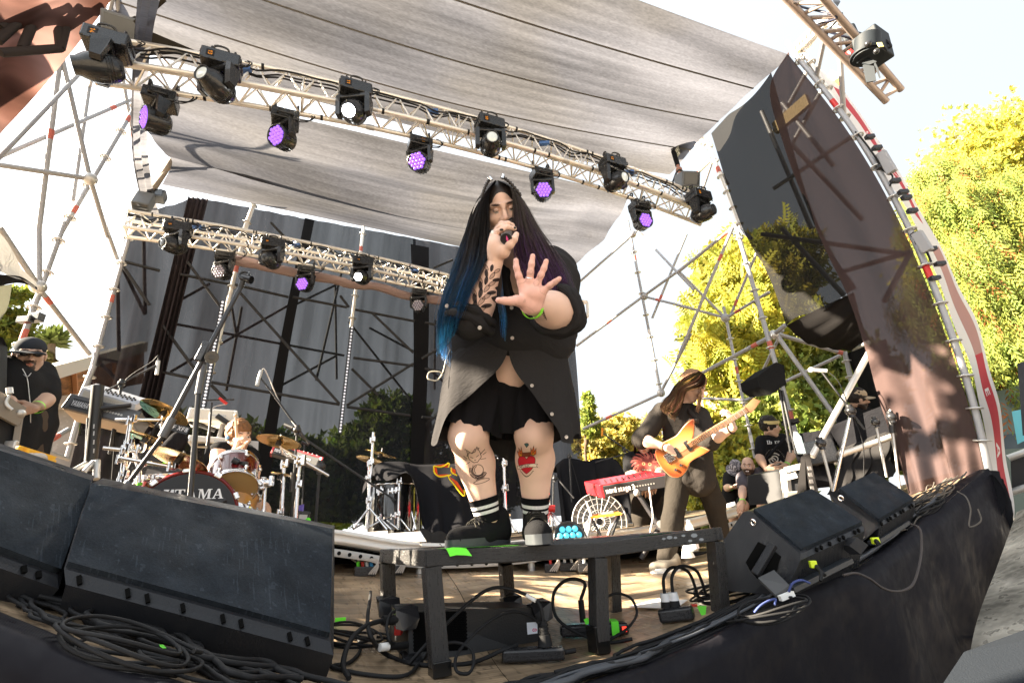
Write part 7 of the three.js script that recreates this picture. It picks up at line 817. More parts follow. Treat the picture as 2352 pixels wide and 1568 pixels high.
const lacing=(o,P,s,L)=>{const g=[];for (let i=0;i <7;i++) {const c=0.30 + i*0.055,h=0.118*s - i*0.0085;g.push(tube(curve([P(-0.034*s,h - 0.02,c),P(-0.015,h + 0.002,c + 0.012),P(0.015,h + 0.002,c + 0.0),P(0.034*s,h - 0.02,c + 0.02)],10),0.0032,6));} part(o,'laces',g,std([0.03,0.028,0.024],0.85));part(o,'tongue',[hull([P(-0.03,0.10*s,0.24),P(0.03,0.10*s,0.24),P(-0.026,0.155*s,0.2),P(0.026,0.155*s,0.2),P(-0.024,0.15*s,0.17),P(0.024,0.15*s,0.17),P(0,0.1*s,0.36)])],tongueM);part(o,'heel_tab',new THREE.TorusGeometry(0.014,0.003,6,14).applyQuaternion(look(camR)).translate(...P(0,0.13*s,0.06).toArray()),M.blackCloth);};
const onTop=(x,y,r)=>{const p=at(x,y,r);p.y=lerp(top.NL.y,top.M.y,0.5) + 0.036;return p;};
shoe(t,onTop(1165,1250,2.27),onTop(1032,1254,2.08),1.25,shM,soM,lacing);shoe(t,onTop(1226,1225,2.35),onTop(1246,1254,2.02),1.25,shM,soM,lacing);
const shortM=cloth([0.011,0.0105,0.012],0.006,1.4);
const legTube=(c0,c1,r0,r1,ph,hem)=>{const rows=[];for (let i=0;i <=18;i++) {const v=i / 18,p=c0.clone().lerp(c1,v);rows.push(Array.from({length:65},(_,j)=>{const a=(j / 64)*6.2832,R=lerp(r0,r1,Math.pow(v,0.8))*(1 + 0.07*v*Math.sin(a*9 + ph) + 0.04*v*Math.sin(a*15 + ph*2));const q=p.clone().addScaledVector(camR,Math.cos(a)*R).addScaledVector(V(0,0,1),Math.sin(a)*R*0.92);q.y +=hem*v*Math.cos(a + ph*0);return q;}));} return sheet(rows);};
part(t,'shorts',[legTube(at(1122,802,2.05),at(1080,990,2.1),0.165,0.128,0.5,-0.035),legTube(at(1210,802,2.07),at(1224,988,2.14),0.165,0.128,2.2,0.03),legTube(at(1165,806,2.0),at(1158,1003,2.14),0.18,0.09,1.2,0)],shortM);
const shirtM=std([0.028,0.0265,0.027],0.92,0,{bumpMap:rep(WRINK,2.2),bumpScale:0.010});
const upper=netOf([Bn(at(1118,650,1.93),at(1108,775,1.98),0.165,0.155),Bn(at(1250,645,1.92),at(1245,775,1.98),0.165,0.155),Bn(at(1150,690,1.84),at(1165,755,1.86),0.13,0.11),Bn(at(1215,690,1.84),at(1195,755,1.86),0.13,0.11),Bn(sL,sR,0.075,0.075),Bn(at(1160,598,1.84),at(1225,598,1.84),0.07,0.07),Bn(sL,eL,0.08,0.088),Bn(sR,eR.clone().addScaledVector(camR,0.004),0.08,0.094),sub(El(at(1186,610,1.66),[0.05,0.14,0.12])),sub(Bn(eL.clone().lerp(wL,0.22),eL.clone().lerp(wL,0.6),0.075)),sub(Bn(eR.clone().lerp(wR,0.3),eR.clone().lerp(wR,0.7),0.076))],0.009,0.045,{wob:(x,y,z)=>0.008*(fbm(x*9,y*7,z*9,3) - 0.5)*2 + 0.004*Math.sin((x + y*0.6)*60 + 3*Math.sin(y*20))*Math.max(0,fbm(x*5,y*5,z*5,2) - 0.45)*3});
part(t,'shirt',upper,shirtM);
for (const [e,w,f,r] of [[eL,wL,0.1,0.077],[eR,wR,0.16,0.082]]) {const d=w.clone().sub(e).normalize(),p=e.clone().lerp(w,f);const pts=[],x=d.clone().cross(UP).normalize(),y=d.clone().cross(x);for (let i=0;i <40;i++) {const a=(i / 40)*6.283,q=r*(1 + 0.07*Math.sin(a*3 + 1));pts.push(p.clone().addScaledVector(x,Math.cos(a)*q).addScaledVector(y,Math.sin(a)*q).addScaledVector(d,0.012*Math.sin(a*2)));} part(t,'rolled_cuff',[tube(pts,(u,i)=>0.017 + 0.004*Math.sin(i*1.3),8,true),tube(pts.map((q)=>q.clone().addScaledVector(d,-0.03).lerp(p,-0.06)),(u,i)=>0.02 + 0.004*Math.sin(i*0.9),8,true)],shirtM);}
{
const rows=[],nv=40,nu=120;for (let i=0;i <=nv;i++) {const v=i / nv,cx=lerp(1172,1163,v),cy=lerp(735,1000,v),r=lerp(1.97,2.1,v),hw=lerp(0.225,0.335,Math.pow(v,0.8)),hd=lerp(0.17,0.22,v),o=smooth(v,0.28,1.0),aL2=o*1.02,aR2=o*0.72,c=at(cx,cy,r);
rows.push(Array.from({length:nu + 1},(_,j)=>{const u=j / nu,a=-aL2 - u*(2*Math.PI - aL2 - aR2);const fold=1 + v*(0.035*Math.sin(a*7 + v*2) + 0.025*Math.sin(a*12 + 1 - v*3)) + v*0.03*(fbm(a*2.2 + v*2.5,v*3 - a*0.6,6,3) - 0.5)*2;const q=c.clone().addScaledVector(camR,Math.sin(a)*hw*fold).addScaledVector(V(0,0,1),Math.cos(a)*hd*fold);const front=Math.max(0,Math.cos(a));q.y +=v*(-0.085*Math.pow(1 - Math.abs(Math.sin(a)),2) - 0.06*Math.exp(-Math.pow((u - 0.03) / 0.06,2)) - 0.06*Math.exp(-Math.pow((u - 0.97) / 0.06,2))) + 0.006*Math.sin(a*5 + v*9);return q;}));}
const g=sheet(rows);part(t,'shirt_tail',g,shirtM);
const inn=(i,j)=>rows[Math.round(i*nv)][Math.round(j*nu)];const btn=(p)=>{const q=look(towards(p)),w=p.clone().addScaledVector(towards(p),0.006);return [new THREE.CylinderGeometry(0.0075,0.0075,0.003,16).rotateX(Math.PI / 2).applyQuaternion(q).translate(w.x,w.y,w.z),new THREE.TorusGeometry(0.006,0.0014,6,16).applyQuaternion(q).translate(...w.clone().addScaledVector(towards(p),0.001).toArray())];};
for (const v of [0.58,0.78,0.95]) part(t,'button',btn(inn(v,0.985)),std([0.45,0.4,0.36],0.35));for (const p of [k4(1173,563,1.70),k4(1178,770,1.76),k4(1515,470,1.62),k4(730,550,1.60),k4(955,700,1.56)]) part(t,'button',btn(p),std([0.45,0.4,0.36],0.35));
part(t,'drawstring',tube(curve([k4(790,790,2.0),k4(730,900,1.98),k4(700,1010,1.96),k4(660,1060,1.95),k4(600,1045,1.95),k4(610,1005,1.95),k4(690,1005,1.95),k4(700,1025,1.95)],40),0.003,6),std([0.5,0.45,0.36],0.8));
}
const cc=(a,b)=>{const n=rnd();return n;};
part(t,'collar',[sheet(between([at(1150,578,1.74),at(1163,640,1.68),at(1178,700,1.665)],[at(1135,600,1.76),at(1150,650,1.70),at(1176,705,1.67)],4,8)),sheet(between([at(1215,580,1.74),at(1200,640,1.68),at(1185,700,1.665)],[at(1240,596,1.76),at(1218,650,1.70),at(1187,705,1.67)],4,8))],shirtM);
const dark=[0.02,0.014,0.012],mixc=(a,b,f)=>a.map((v,i)=>lerp(v,b[i],clamp(f,0,1))),jit=(c,k=0.35)=>{const q=1 +(rnd() - 0.5)*2*k;return c.map((v)=>v*q);};
const blueH=()=>{const hi=rnd() <0.16,b=jit(hi?[0.03,0.2,0.62]:[0.012,0.12,0.24],0.4),br=jit([0.08,0.055,0.04],0.4),st=rr(0.3,0.55);return (f,s)=>mixc(mixc(dark,br,f*2),b,(f - st +(s >0.75?0.12:0))*3.2);},purp=()=>{const p=jit(rnd() <0.3?[0.11,0.045,0.19]:[0.05,0.022,0.055],0.4),st=rr(0.15,0.5);return (f)=>mixc(dark,p,(f - st)*2.5);};
const cap=netOf([El(H.P(0,0.038,-0.018),[0.083,0.098,0.098],[H.x,H.y,H.z]),Bn(H.P(-0.062,0.05,0.02),H.P(-0.078,-0.06,0.0),0.022,0.022),Bn(H.P(0.062,0.05,0.02),H.P(0.078,-0.06,0.0),0.022,0.022),Bn(H.P(0,0.0,-0.07),at(1190,600,1.84),0.07,0.09),sub(El(H.P(0.0,-0.03,0.105),[0.056,0.118,0.07],[H.x,H.y,H.z]))],0.006,0.02,{});part(t,'hair_base',cap,std(dark,0.55));
const Ltop=[H.P(-0.006,0.132,0.03),H.P(-0.05,0.10,0.066),H.P(-0.062,0.03,0.085)],g1=[[H.P(-0.004,0.128,0.052),H.P(-0.045,0.085,0.078),at(1120,520,1.57),at(1116,580,1.56),at(1088,650,1.54),at(1062,715,1.56),at(1040,780,1.66)],[H.P(-0.01,0.136,-0.01),H.P(-0.085,0.07,-0.02),at(1066,540,1.69),at(1040,620,1.68),at(1016,690,1.68),at(1006,750,1.72),at(1012,830,1.78)]];
part(t,'hair',strands(g1[0],g1[1],1500,{color:blueH,thick:0.03,short:0.66,w:0.0016,stray:0.05,wave:0.014}),M_hair);part(t,'hair',strands([H.P(-0.008,0.134,0.0),at(1090,470,1.76),at(1075,560,1.84),at(1050,680,1.9),at(1040,780,1.92)],[H.P(-0.01,0.13,-0.05),at(1085,480,1.84),at(1060,560,1.9),at(1020,690,1.92),at(1015,790,1.95)],500,{color:blueH,thick:0.03,short:0.7,w:0.002}),M_hair);
const g2=[[H.P(0.004,0.128,0.052),H.P(0.045,0.09,0.076),at(1184,520,1.57),at(1194,580,1.58),at(1208,630,1.57),at(1228,690,1.56)],[H.P(0.01,0.136,-0.01),H.P(0.088,0.07,-0.02),at(1238,525,1.66),at(1276,590,1.61),at(1302,650,1.58),at(1318,770,1.62)]];
part(t,'hair',strands(g2[0],g2[1],1400,{color:purp,thick:0.028,short:0.55,w:0.0016,stray:0.05,wave:0.014}),M_hair);
part(t,'hair',strands([at(1138,560,1.62),at(1142,620,1.64),at(1144,680,1.64),at(1150,730,1.66),at(1152,780,1.68)],[at(1150,560,1.62),at(1152,620,1.63),at(1156,680,1.63),at(1162,730,1.65),at(1160,795,1.68)],110,{color:blueH,thick:0.006,short:0.6,w:0.0012}),M_hair);
part(t,'hair',strands([at(1030,690,1.70),at(1018,740,1.74),at(1012,790,1.78),at(1014,830,1.8)],[at(1075,690,1.66),at(1050,720,1.70),at(1032,770,1.74),at(1030,850,1.78)],160,{color:()=>{const b=jit([0.03,0.16,0.42],0.5);return ()=>b;},thick:0.02,short:0.5,w:0.0013,stray:0.04}),M_hair);
for (const [q,c] of [[-1,H.P(-0.03,0.142,0.03)],[1,H.P(0.02,0.146,0.04)]]) {part(t,'braid',[tube(curve(Array.from({length:9},(_,i)=>c.clone().lerp(H.P(q*0.088,0.05,0.05),i / 8).add(H.y.clone().multiplyScalar(0.012*Math.sin((i / 8)*3.1)))),40),(f,i)=>0.0065 + 0.0022*Math.sin(i*1.4),7)],std(dark,0.5));part(t,'hair_bead',bar(H.P(q*0.022,0.135,0.052),H.P(q*0.03,0.15,0.045),0.006,10),M.chrome);}
}
// the band and crew
function person(label,J,o) {
const t=thing('person',label,'person',o.base??(J.aL??J.hL)),sk=o.skin??[0.58,0.37,0.27],col=tintOf(sk),s=o.s??1,w=o.w??1;
const H=headPrims(J.head,o.fwd,o.up??camU,s,{wide:o.wide??1,mouth:o.mouth});
const headG=netOf(H.L.concat(Bn(H.P(0,-0.05,-0.025),J.neck,0.052*s,0.062*s*w)),o.headCell??0.0065,0.018,{col:headCol(H,sk,o.head??{})});
const mid=J.hL.clone().lerp(J.hR,0.5),ch=J.neck.clone().lerp(mid,0.3),lat=J.sR.clone().sub(J.sL).normalize(),tw=[Bn(J.sL,J.sR,0.062*s*w),Bn(ch.clone().addScaledVector(lat,-0.075*s),mid.clone().addScaledVector(lat,-0.065*s),0.108*s*w,0.105*s*w),Bn(ch.clone().addScaledVector(lat,0.075*s),mid.clone().addScaledVector(lat,0.065*s),0.108*s*w,0.105*s*w),Bn(J.neck,ch,0.06*s,0.1*s)];
const arms=[],sleeves=[],f=o.sleeve??0.6;for (const q of ['L','R']) {const S=J['s' + q],E=J['e' + q],W=J['w' + q];if (!E) continue;arms.push(Bn(S,E,0.052*s*w,0.042*s),Bn(E,E.clone().lerp(W,0.3),0.042*s,0.042*s),Bn(E.clone().lerp(W,0.3),W,0.042*s,0.026*s));if (f >0) {sleeves.push(Bn(S,S.clone().lerp(E,Math.min(1,f)),0.068*s*w,0.062*s));if (f >1) sleeves.push(Bn(E,E.clone().lerp(W,f - 1),0.06*s,0.052*s));}}
const legs=[],cover=[];for (const q of ['L','R']) {const h=J['h' + q],k=J['k' + q],a=J['a' + q];if (!k) continue;legs.push(Bn(h,k,0.085*s*w,0.058*s*w));if (a) legs.push(Bn(k,k.clone().lerp(a,0.35),0.056*s,0.056*s*w),Bn(k.clone().lerp(a,0.35),a,0.056*s*w,0.036*s));const L=o.legs??2;cover.push(Bn(h,h.clone().lerp(k,Math.min(1,L)),0.1*s*w,(L <1?0.092:0.076)*s*w));if (L >1 &&a) cover.push(Bn(k,a,0.076*s*w,0.06*s));}
const body=[headG,netOf(tw.concat(arms,legs),o.cell??0.014,0.035,{col})];for (const q of ['L','R']) {const h=o['hand' + q];if (h) body.push(netOf(handPrims(J['w' + q],h.dir,h.n,h.t,{s,...h}),0.0055,0.01,{col}));}
part(t,'body',body,M_skin);H.lid=M_skinlid(sk);if (!o.noEyes) eyesOf(t,H,[0.03,0.02,0.012],o.eyeOpen??0.9);
const top=tw.slice(0,3).concat(sleeves,Bn(J.neck.clone().lerp(ch,0.35),ch,0.075*s,0.1*s)),hem=o.hem??0.05;top.push(Bn(mid.clone().addScaledVector(lat,-0.06*s),mid.clone().addScaledVector(lat,-0.06*s).add(V(0,-hem,0)),0.112*s*w),Bn(mid.clone().addScaledVector(lat,0.06*s),mid.clone().addScaledVector(lat,0.06*s).add(V(0,-hem,0)),0.112*s*w));
const collar=J.neck.clone().addScaledVector(H.z,0.03);const shirtG=netOf(top.concat(sub(El(J.neck.clone().add(V(0,0.045*s,0)).addScaledVector(H.z,0.02),[0.075*s,0.06*s,0.075*s]))),o.cell??0.013,0.03,{grow:0.013,wob:wrinkle(o.crease??0.010,11)});
part(t,'shirt',shirtG,o.shirt);if (cover.length) part(t,o.legs &&o.legs <1.5?'shorts':'trousers',netOf(cover.concat(Bn(J.hL,J.hR,0.105*s*w),Bn(mid,mid.clone().lerp(J.neck,0.12),0.11*s*w)),0.014,0.03,{grow:0.006,wob:wrinkle(0.010,9)}),o.pants);
for (const q of ['L','R']) if (J['toe' + q]) shoe(t,J['heel' + q],J['toe' + q],1.05*s,o.shoe??M.blackPlastic,o.sole??M.white);
return {t,H,shirtG,s,sk};
}
const capOn=(p,H,m,brimDir,name='cap')=>{const c=part(p,name,netOf([El(H.P(0,0.056,-0.01),[0.083*H.s,0.074*H.s,0.1*H.s],[H.x,H.y,H.z]),sub(El(H.P(0,-0.07,0),[0.2,0.085*H.s,0.2],[H.x,H.y,H.z]))],0.007,0.01),m);const d=brimDir,x=H.y.clone().cross(d).normalize(),rows=[];for (let i=0;i <=6;i++) rows.push(Array.from({length:13},(_,j)=>{const a=(j / 12 - 0.5)*2.5,r=lerp(0.082,0.082 + 0.075*Math.cos(a*0.9),i / 6)*H.s;return H.P(0,0.038 - 0.02*Math.pow(a / 1.25,2)*0.6 - 0.012*i / 6,0.0).addScaledVector(d,Math.cos(a)*r*1.08).addScaledVector(x,Math.sin(a)*r);}));part(c,'brim',[sheet(rows),sheet(rows.map((r)=>r.map((q)=>q.clone().addScaledVector(H.y,-0.004))))],m);return c;};
const specs=(p,H,m)=>{for (const q of [-1,1]) part(p,'sunglass_lens',ball(0.024*H.s,V(0,0,0),14,10).scale(1,0.8,0.35).applyMatrix4(basis(H.x,H.y,H.z,H.P(q*0.033,0.008,0.094))),m);part(p,'glasses_frame',[bar(H.P(-0.012,0.012,0.1),H.P(0.012,0.012,0.1),0.003),bar(H.P(-0.055,0.012,0.088),H.P(-0.078,0.01,0.0),0.003),bar(H.P(0.055,0.012,0.088),H.P(0.078,0.01,0.0),0.003)],m);};
const hairCap=(p,H,c,grow=0.006,o={})=>part(p,'hair',netOf([El(H.P(0,0.036,-0.016),[0.079*H.s,0.096*H.s,0.098*H.s],[H.x,H.y,H.z]),sub(El(H.P(0,-0.045,0.1),[0.075*H.s,0.105*H.s,0.08*H.s],[H.x,H.y,H.z])),sub(El(H.P(0,-0.13,0),[0.2,0.09,0.2],[H.x,H.y,H.z]))],0.006,0.01,{grow,wob:(x,y,z)=>(o.rough??0.006)*(fbm(x*60,y*60,z*60,2) - 0.5)*2}),std(c,0.6));
const bandG=(p,w,e,m)=>{const d=e.clone().sub(w).normalize();part(p,'wristband',cyl(0.034,0.036,0.018,V(0,0,0),20,true).applyQuaternion(new THREE.Quaternion().setFromUnitVectors(UP,d)).translate(...w.clone().addScaledVector(d,0.02).toArray()),m);};
const cR0=camR.clone(),tow=(p)=>towards(p),vec=(p,x,y,z)=>camR.clone().multiplyScalar(x).addScaledVector(camU,y).addScaledVector(towards(p),z).normalize();
const blackTee=cloth([0.012,0.012,0.013],0.008),blackJean=cloth([0.011,0.010,0.009],0.008);
{
const k=(x,y,r)=>at(1430 + 0.216*x,827.9 + 0.216*y,r),hd=k(745,270,4.05);
const J={head:hd,neck:k(660,470,4.12),sL:k(420,545,4.1),sR:k(815,590,4.15),eL:k(205,840,3.98),wL:k(465,925,3.82),eR:k(930,850,4.0),wR:k(1185,715,3.85),hL:at(1562,1080,4.15),hR:at(1606,1072,4.2),kL:k7(2275,470,4.1),aL:k7(2225,730,4.1),kR:k8(235,340,4.3),aR:k8(285,560,4.35)};J.toeL=onFloor(1497,1316);J.heelL=onFloor(1562,1310);J.toeR=k8(300,640,4.3);J.heelR=k8(290,600,4.5);
const nk=k(700,905,3.82),nt=k(1290,540,3.72),ax=nt.clone().sub(nk).normalize(),face=towards(nk).addScaledVector(ax,-towards(nk).dot(ax)).normalize(),upv=face.clone().cross(ax).normalize();
const p=person('long haired guitarist in black shirt playing an orange brown electric guitar at the right',J,{base:onFloor(1530,1312),fwd:vec(hd,0.72,-0.42,0.5),up:vec(hd,0.3,0.95,0.1),shirt:cloth([0.035,0.031,0.028],0.012),pants:cloth([0.03,0.026,0.022],0.012),sleeve:1.05,crease:0.014,skin:[0.62,0.42,0.32],w:0.98,legs:2,shoe:std([0.2,0.18,0.15],0.8),hem:0.09,eyeOpen:0.6,head:{brow:[0.05,0.03,0.02]},
handL:{dir:vec(nk,0.85,-0.35,0.1),n:vec(nk,-0.1,-0.2,-1),t:upv,curl:[0.35,0.35,0.4,0.45],thumb:[0.9,0.3,0.4]},handR:{dir:upv.clone().multiplyScalar(0.9).addScaledVector(ax,0.35),n:face.clone().multiplyScalar(0.2).addScaledVector(ax,-1),t:ax.clone().multiplyScalar(0.2).addScaledVector(face,-1),curls:[[0.5,0.7,0.6],[0.5,0.7,0.6],[0.55,0.75,0.6],[0.6,0.8,0.6]]}});
const H=p.H,hb=[0.26,0.14,0.075],hc=()=>{const b=hb.map((v)=>v*rr(0.6,1.5)),tip=[0.6,0.34,0.18].map((v)=>v*rr(0.7,1.3));return (f)=>b.map((v,i)=>lerp(v,tip[i],clamp(f*1.2 - 0.2,0,1)));};
hairCap(p.t,H,hb,0.008);part(p.t,'hair',strands([H.P(0.0,0.13,0.045),H.P(-0.055,0.06,0.085),k(680,330,3.95),k(640,430,3.95),k(590,540,3.9),k(560,600,3.88),k(545,650,3.88)],[H.P(-0.01,0.132,-0.02),H.P(-0.088,0.06,-0.05),k(560,260,4.1),k(500,360,4.1),k(440,430,4.0),k(410,490,3.98),k(400,540,3.98)],520,{color:hc,thick:0.035,short:0.75,w:0.0032,wave:0.012,stray:0.02}),M_hair);part(p.t,'hair',strands([H.P(0.01,0.13,0.04),H.P(0.06,0.07,0.07),k(830,320,3.98),k(800,430,3.98),k(770,560,3.98)],[H.P(0.01,0.13,-0.02),H.P(0.085,0.05,-0.02),k(850,330,4.1),k(835,450,4.1),k(815,580,4.08)],300,{color:hc,thick:0.025,short:0.7,w:0.0032,wave:0.012}),M_hair);
part(p.t,'bracelet',new THREE.TorusGeometry(0.034,0.006,6,20).applyQuaternion(new THREE.Quaternion().setFromUnitVectors(V(0,0,1),J.eR.clone().sub(J.wR).normalize())).translate(...J.wR.clone().lerp(J.eR,0.12).toArray()),std([0.05,0.03,0.02],0.8));bandG(p.t,J.wL,J.eL,std([0.25,0.14,0.08],0.8));
const g=thing('electric_guitar','orange brown electric guitar held by the long haired guitarist','guitar',nk);const m2=basis(ax,upv,face,nk.clone()).scale(V(0.9,0.88,0.9)),W=(q)=>q.applyMatrix4(m2),sh=new THREE.Shape(),L=nk.distanceTo(nt) / 0.9;
sh.moveTo(0.06,0.035);sh.bezierCurveTo(0.10,0.06,0.13,0.11,0.16,0.155);sh.bezierCurveTo(0.08,0.17,0.02,0.12,-0.04,0.115);sh.bezierCurveTo(-0.12,0.115,-0.20,0.15,-0.255,0.10);sh.bezierCurveTo(-0.30,0.04,-0.30,-0.06,-0.27,-0.13);sh.bezierCurveTo(-0.22,-0.20,-0.14,-0.17,-0.08,-0.12);sh.bezierCurveTo(-0.02,-0.10,0.03,-0.12,0.115,-0.115);sh.bezierCurveTo(0.09,-0.07,0.07,-0.05,0.06,-0.035);sh.lineTo(0.06,0.035);
const wood=canvasTex(256,256,(c)=>{const gr=c.createRadialGradient(128,128,30,128,128,150);gr.addColorStop(0,'#a87c58');gr.addColorStop(0.6,'#b4622a');gr.addColorStop(1,'#6a2c12');c.fillStyle=gr;c.fillRect(0,0,256,256);for (let i=0;i <90;i++) {c.strokeStyle='rgba(60,25,8,.12)';c.beginPath();c.moveTo(0,i*3);c.bezierCurveTo(80,i*3 + 8,160,i*3 - 8,256,i*3 + 3);c.stroke();}});wood.wrapS=wood.wrapT=THREE.RepeatWrapping;wood.repeat.set(2.2,3);wood.offset.set(0.62,0.5);
part(g,'guitar_body',W(new THREE.ExtrudeGeometry(sh,{depth:0.035,bevelSize:0.006,bevelThickness:0.006,bevelSegments:2,curveSegments:18}).translate(0,0,-0.03)),phy([1,1,1],0.3,{map:wood,clearcoat:0.7}));part(g,'neck',W(box(L + 0.02,0.05,0.022,V(L / 2 + 0.02,0,0.014),0.004)),std([0.30,0.14,0.06],0.5));const fr=[];for (let i=0;i <22;i++) fr.push(W(box(0.0025,0.05,0.004,V(L*(1 - Math.pow(0.944,i))*-1.3 + L,0,0.026))));part(g,'frets',fr,M.chrome);
part(g,'strings',[-3,-2,-1,0,1,2,3].map((i)=>W(box(L + 0.22,0.0014,0.0014,V(L / 2 - 0.09,i*0.0065,0.03)))),M.chrome);part(g,'headstock',W(prism([V(L,0.024,0),V(L + 0.12,0.045,-0.01),V(L + 0.15,0.0,-0.01),V(L + 0.05,-0.04,0),V(L,-0.024,0)],[V(L,0.024,0.018),V(L + 0.12,0.045,0.008),V(L + 0.15,0,0.008),V(L + 0.05,-0.04,0.018),V(L,-0.024,0.018)])),std([0.30,0.14,0.06],0.5));part(g,'pickup',[W(box(0.035,0.09,0.014,V(0.0,0,0.014),0.003)),W(box(0.035,0.09,0.014,V(-0.11,0,0.014),0.003))],M.blackPlastic);part(g,'bridge',[0,1,2,3,4,5,6].map((i)=>W(box(0.075,0.008,0.014,V(-0.185,-0.035 + i*0.0115,0.017),0.002))),M.chrome);part(g,'control_knob',[[-0.20,-0.11],[-0.14,-0.10]].map(([x,y])=>W(cyl(0.012,0.013,0.02,V(0,0,0),16).rotateX(Math.PI / 2).translate(x,y,0.02))),M.chrome);part(g,'strap',[tube(curve([nk.clone().addScaledVector(upv,0.14).addScaledVector(ax,0.12),k(790,640,3.95),k(730,560,4.0),k(690,500,4.1)],16),0.02,5)],std([0.02,0.016,0.014],0.8));
}
{
const k=(x,y,r)=>at(1430 + 0.216*x,827.9 + 0.216*y,r),hd=k(232,860,4.78);const J={head:hd,neck:k(235,985,4.85),sL:k(95,1060,4.8),sR:k(375,1045,4.8),eL:k(88,1200,4.75),wL:k(200,1283,4.6),eR:k(420,1170,4.75),wR:k(360,1268,4.6),hL:k7(2070,270,4.75),hR:k7(2180,265,4.75),kL:k7(2060,430,4.7),aL:k7(2070,640,4.75),kR:k7(2215,420,4.7),aR:k7(2260,600,4.8)};
const p=person('long haired keyboard player in a black t-shirt with a red face print',J,{base:k7(2070,700,4.75),fwd:vec(hd,0,-0.3,1),up:vec(hd,0,1,0.2),shirt:blackTee,pants:cloth([0.03,0.026,0.022],0.01),sleeve:0.6,skin:[0.60,0.40,0.30],handL:{dir:vec(hd,0.3,-0.5,0.7),n:V(0,-1,0),t:vec(hd,1,0,0)},handR:{dir:vec(hd,-0.3,-0.5,0.7),n:V(0,-1,0),t:vec(hd,-1,0,0)}});
const dk=()=>{const b=[0.035,0.02,0.014].map((v)=>v*rr(0.6,1.6));return ()=>b;},H=p.H;hairCap(p.t,H,[0.03,0.018,0.012],0.008);for (const q of [-1,1]) part(p.t,'hair',strands([H.P(q*0.03,0.12,0.05),H.P(q*0.07,0.03,0.06),H.P(q*0.075,-0.1,0.06),H.P(q*0.08,-0.22,0.05),H.P(q*0.085,-0.3,0.05)],[H.P(q*0.03,0.12,-0.03),H.P(q*0.09,0.02,0.0),H.P(q*0.10,-0.1,0.02),H.P(q*0.13,-0.22,0.02),H.P(q*0.14,-0.32,0.02)],200,{color:dk,thick:0.025,w:0.0035,wave:0.006}),M_hair);
const c=k(258,1150,4.65);decal(p.t,'print',p.shirtG,c,towards(c),camU,0.30,0.34,inkM(inkTex(256,290,(x)=>{x.lineCap='round';for (let i=0;i <140;i++) {const a=i*2.4,r=60 +(i*37) % 50;x.strokeStyle=['#9c4a40','#7a352f','#b86a58'][i % 3];x.lineWidth=9;x.beginPath();x.moveTo(128 + Math.cos(a)*40,115 + Math.sin(a)*40);x.quadraticCurveTo(128 + Math.cos(a + 0.4)*r,115 + Math.sin(a + 0.4)*r*0.8,128 + Math.cos(a)*(r + 12),112 + Math.sin(a)*r);x.stroke();} x.fillStyle='#8a4038';x.beginPath();x.ellipse(128,130,60,62,0,0,7);x.fill();for (const q of [-1,1]) {x.fillStyle='#d0a070';x.beginPath();x.arc(128 + q*24,108,13,0,7);x.fill();x.fillStyle='#111';x.beginPath();x.arc(128 + q*24,108,6,0,7);x.fill();x.strokeStyle='#a45a4c';x.lineWidth=18;x.beginPath();x.moveTo(128 + q*60,180);x.bezierCurveTo(128 + q*110,210,128 + q*70,270,128 + q*30,250);x.stroke();} x.fillStyle='#151010';x.fillRect(92,150,72,26);x.fillStyle='#cdb6a0';for (let i=0;i <6;i++) x.fillRect(95 + i*12,150,7,10);})));
}
{
const k=(x,y,r)=>at(319.9 + 0.192*x,903.2 + 0.192*y,r),hd=k(1185,515,4.2);const J={head:hd,neck:k(1120,655,4.28),sL:k(950,700,4.2),sR:k(1290,760,4.3),eL:k(905,900,4.05),wL:k(1140,690,3.95),eR:k(1345,930,4.2),wR:k(1395,1010,4.0),hL:k(1010,1120,4.35),hR:k(1190,1140,4.35),kL:k(950,1200,4.0),kR:k(1450,1400,4.05),aR:k(1460,1600,4.05)};
const p=person('drummer in a black sleeveless top singing and raising one stick',J,{base:k(1150,1500,4.3),fwd:vec(hd,0.55,-0.12,0.8),up:vec(hd,0.22,1,0),shirt:blackTee,pants:blackJean,sleeve:0,legs:0.6,mouth:1.6,skin:[0.64,0.42,0.31],head:{brow:[0.06,0.035,0.02],beard:[0.36,0.2,0.13]},handL:{dir:vec(hd,0.25,0.95,0.15),n:vec(hd,0.9,-0.2,-0.4),t:vec(hd,0.2,0,0.95),curls:[[1,1.2,0.8],[1.1,1.2,0.8],[1.1,1.2,0.8],[1.2,1.2,0.8]]}});
hairCap(p.t,p.H,[0.16,0.075,0.03],0.007,{rough:0.009});part(p.t,'earpiece',ball(0.014,p.H.P(-0.084,-0.005,0.01),10,8),std([0.15,0.35,0.6],0.3));const st=thing('drum_stick','pale wooden drum stick held upright by the drummer','drum stick',k(1165,620,3.92));part(st,'shaft',tube([k(1172,640,3.92),k(1150,290,3.88)],(f)=>0.0105 - 0.003*f,10),std([0.6,0.42,0.27],0.5));part(st,'tip',ball(0.011,k(1147,262,3.88),10,8),std([0.6,0.42,0.27],0.5));
}
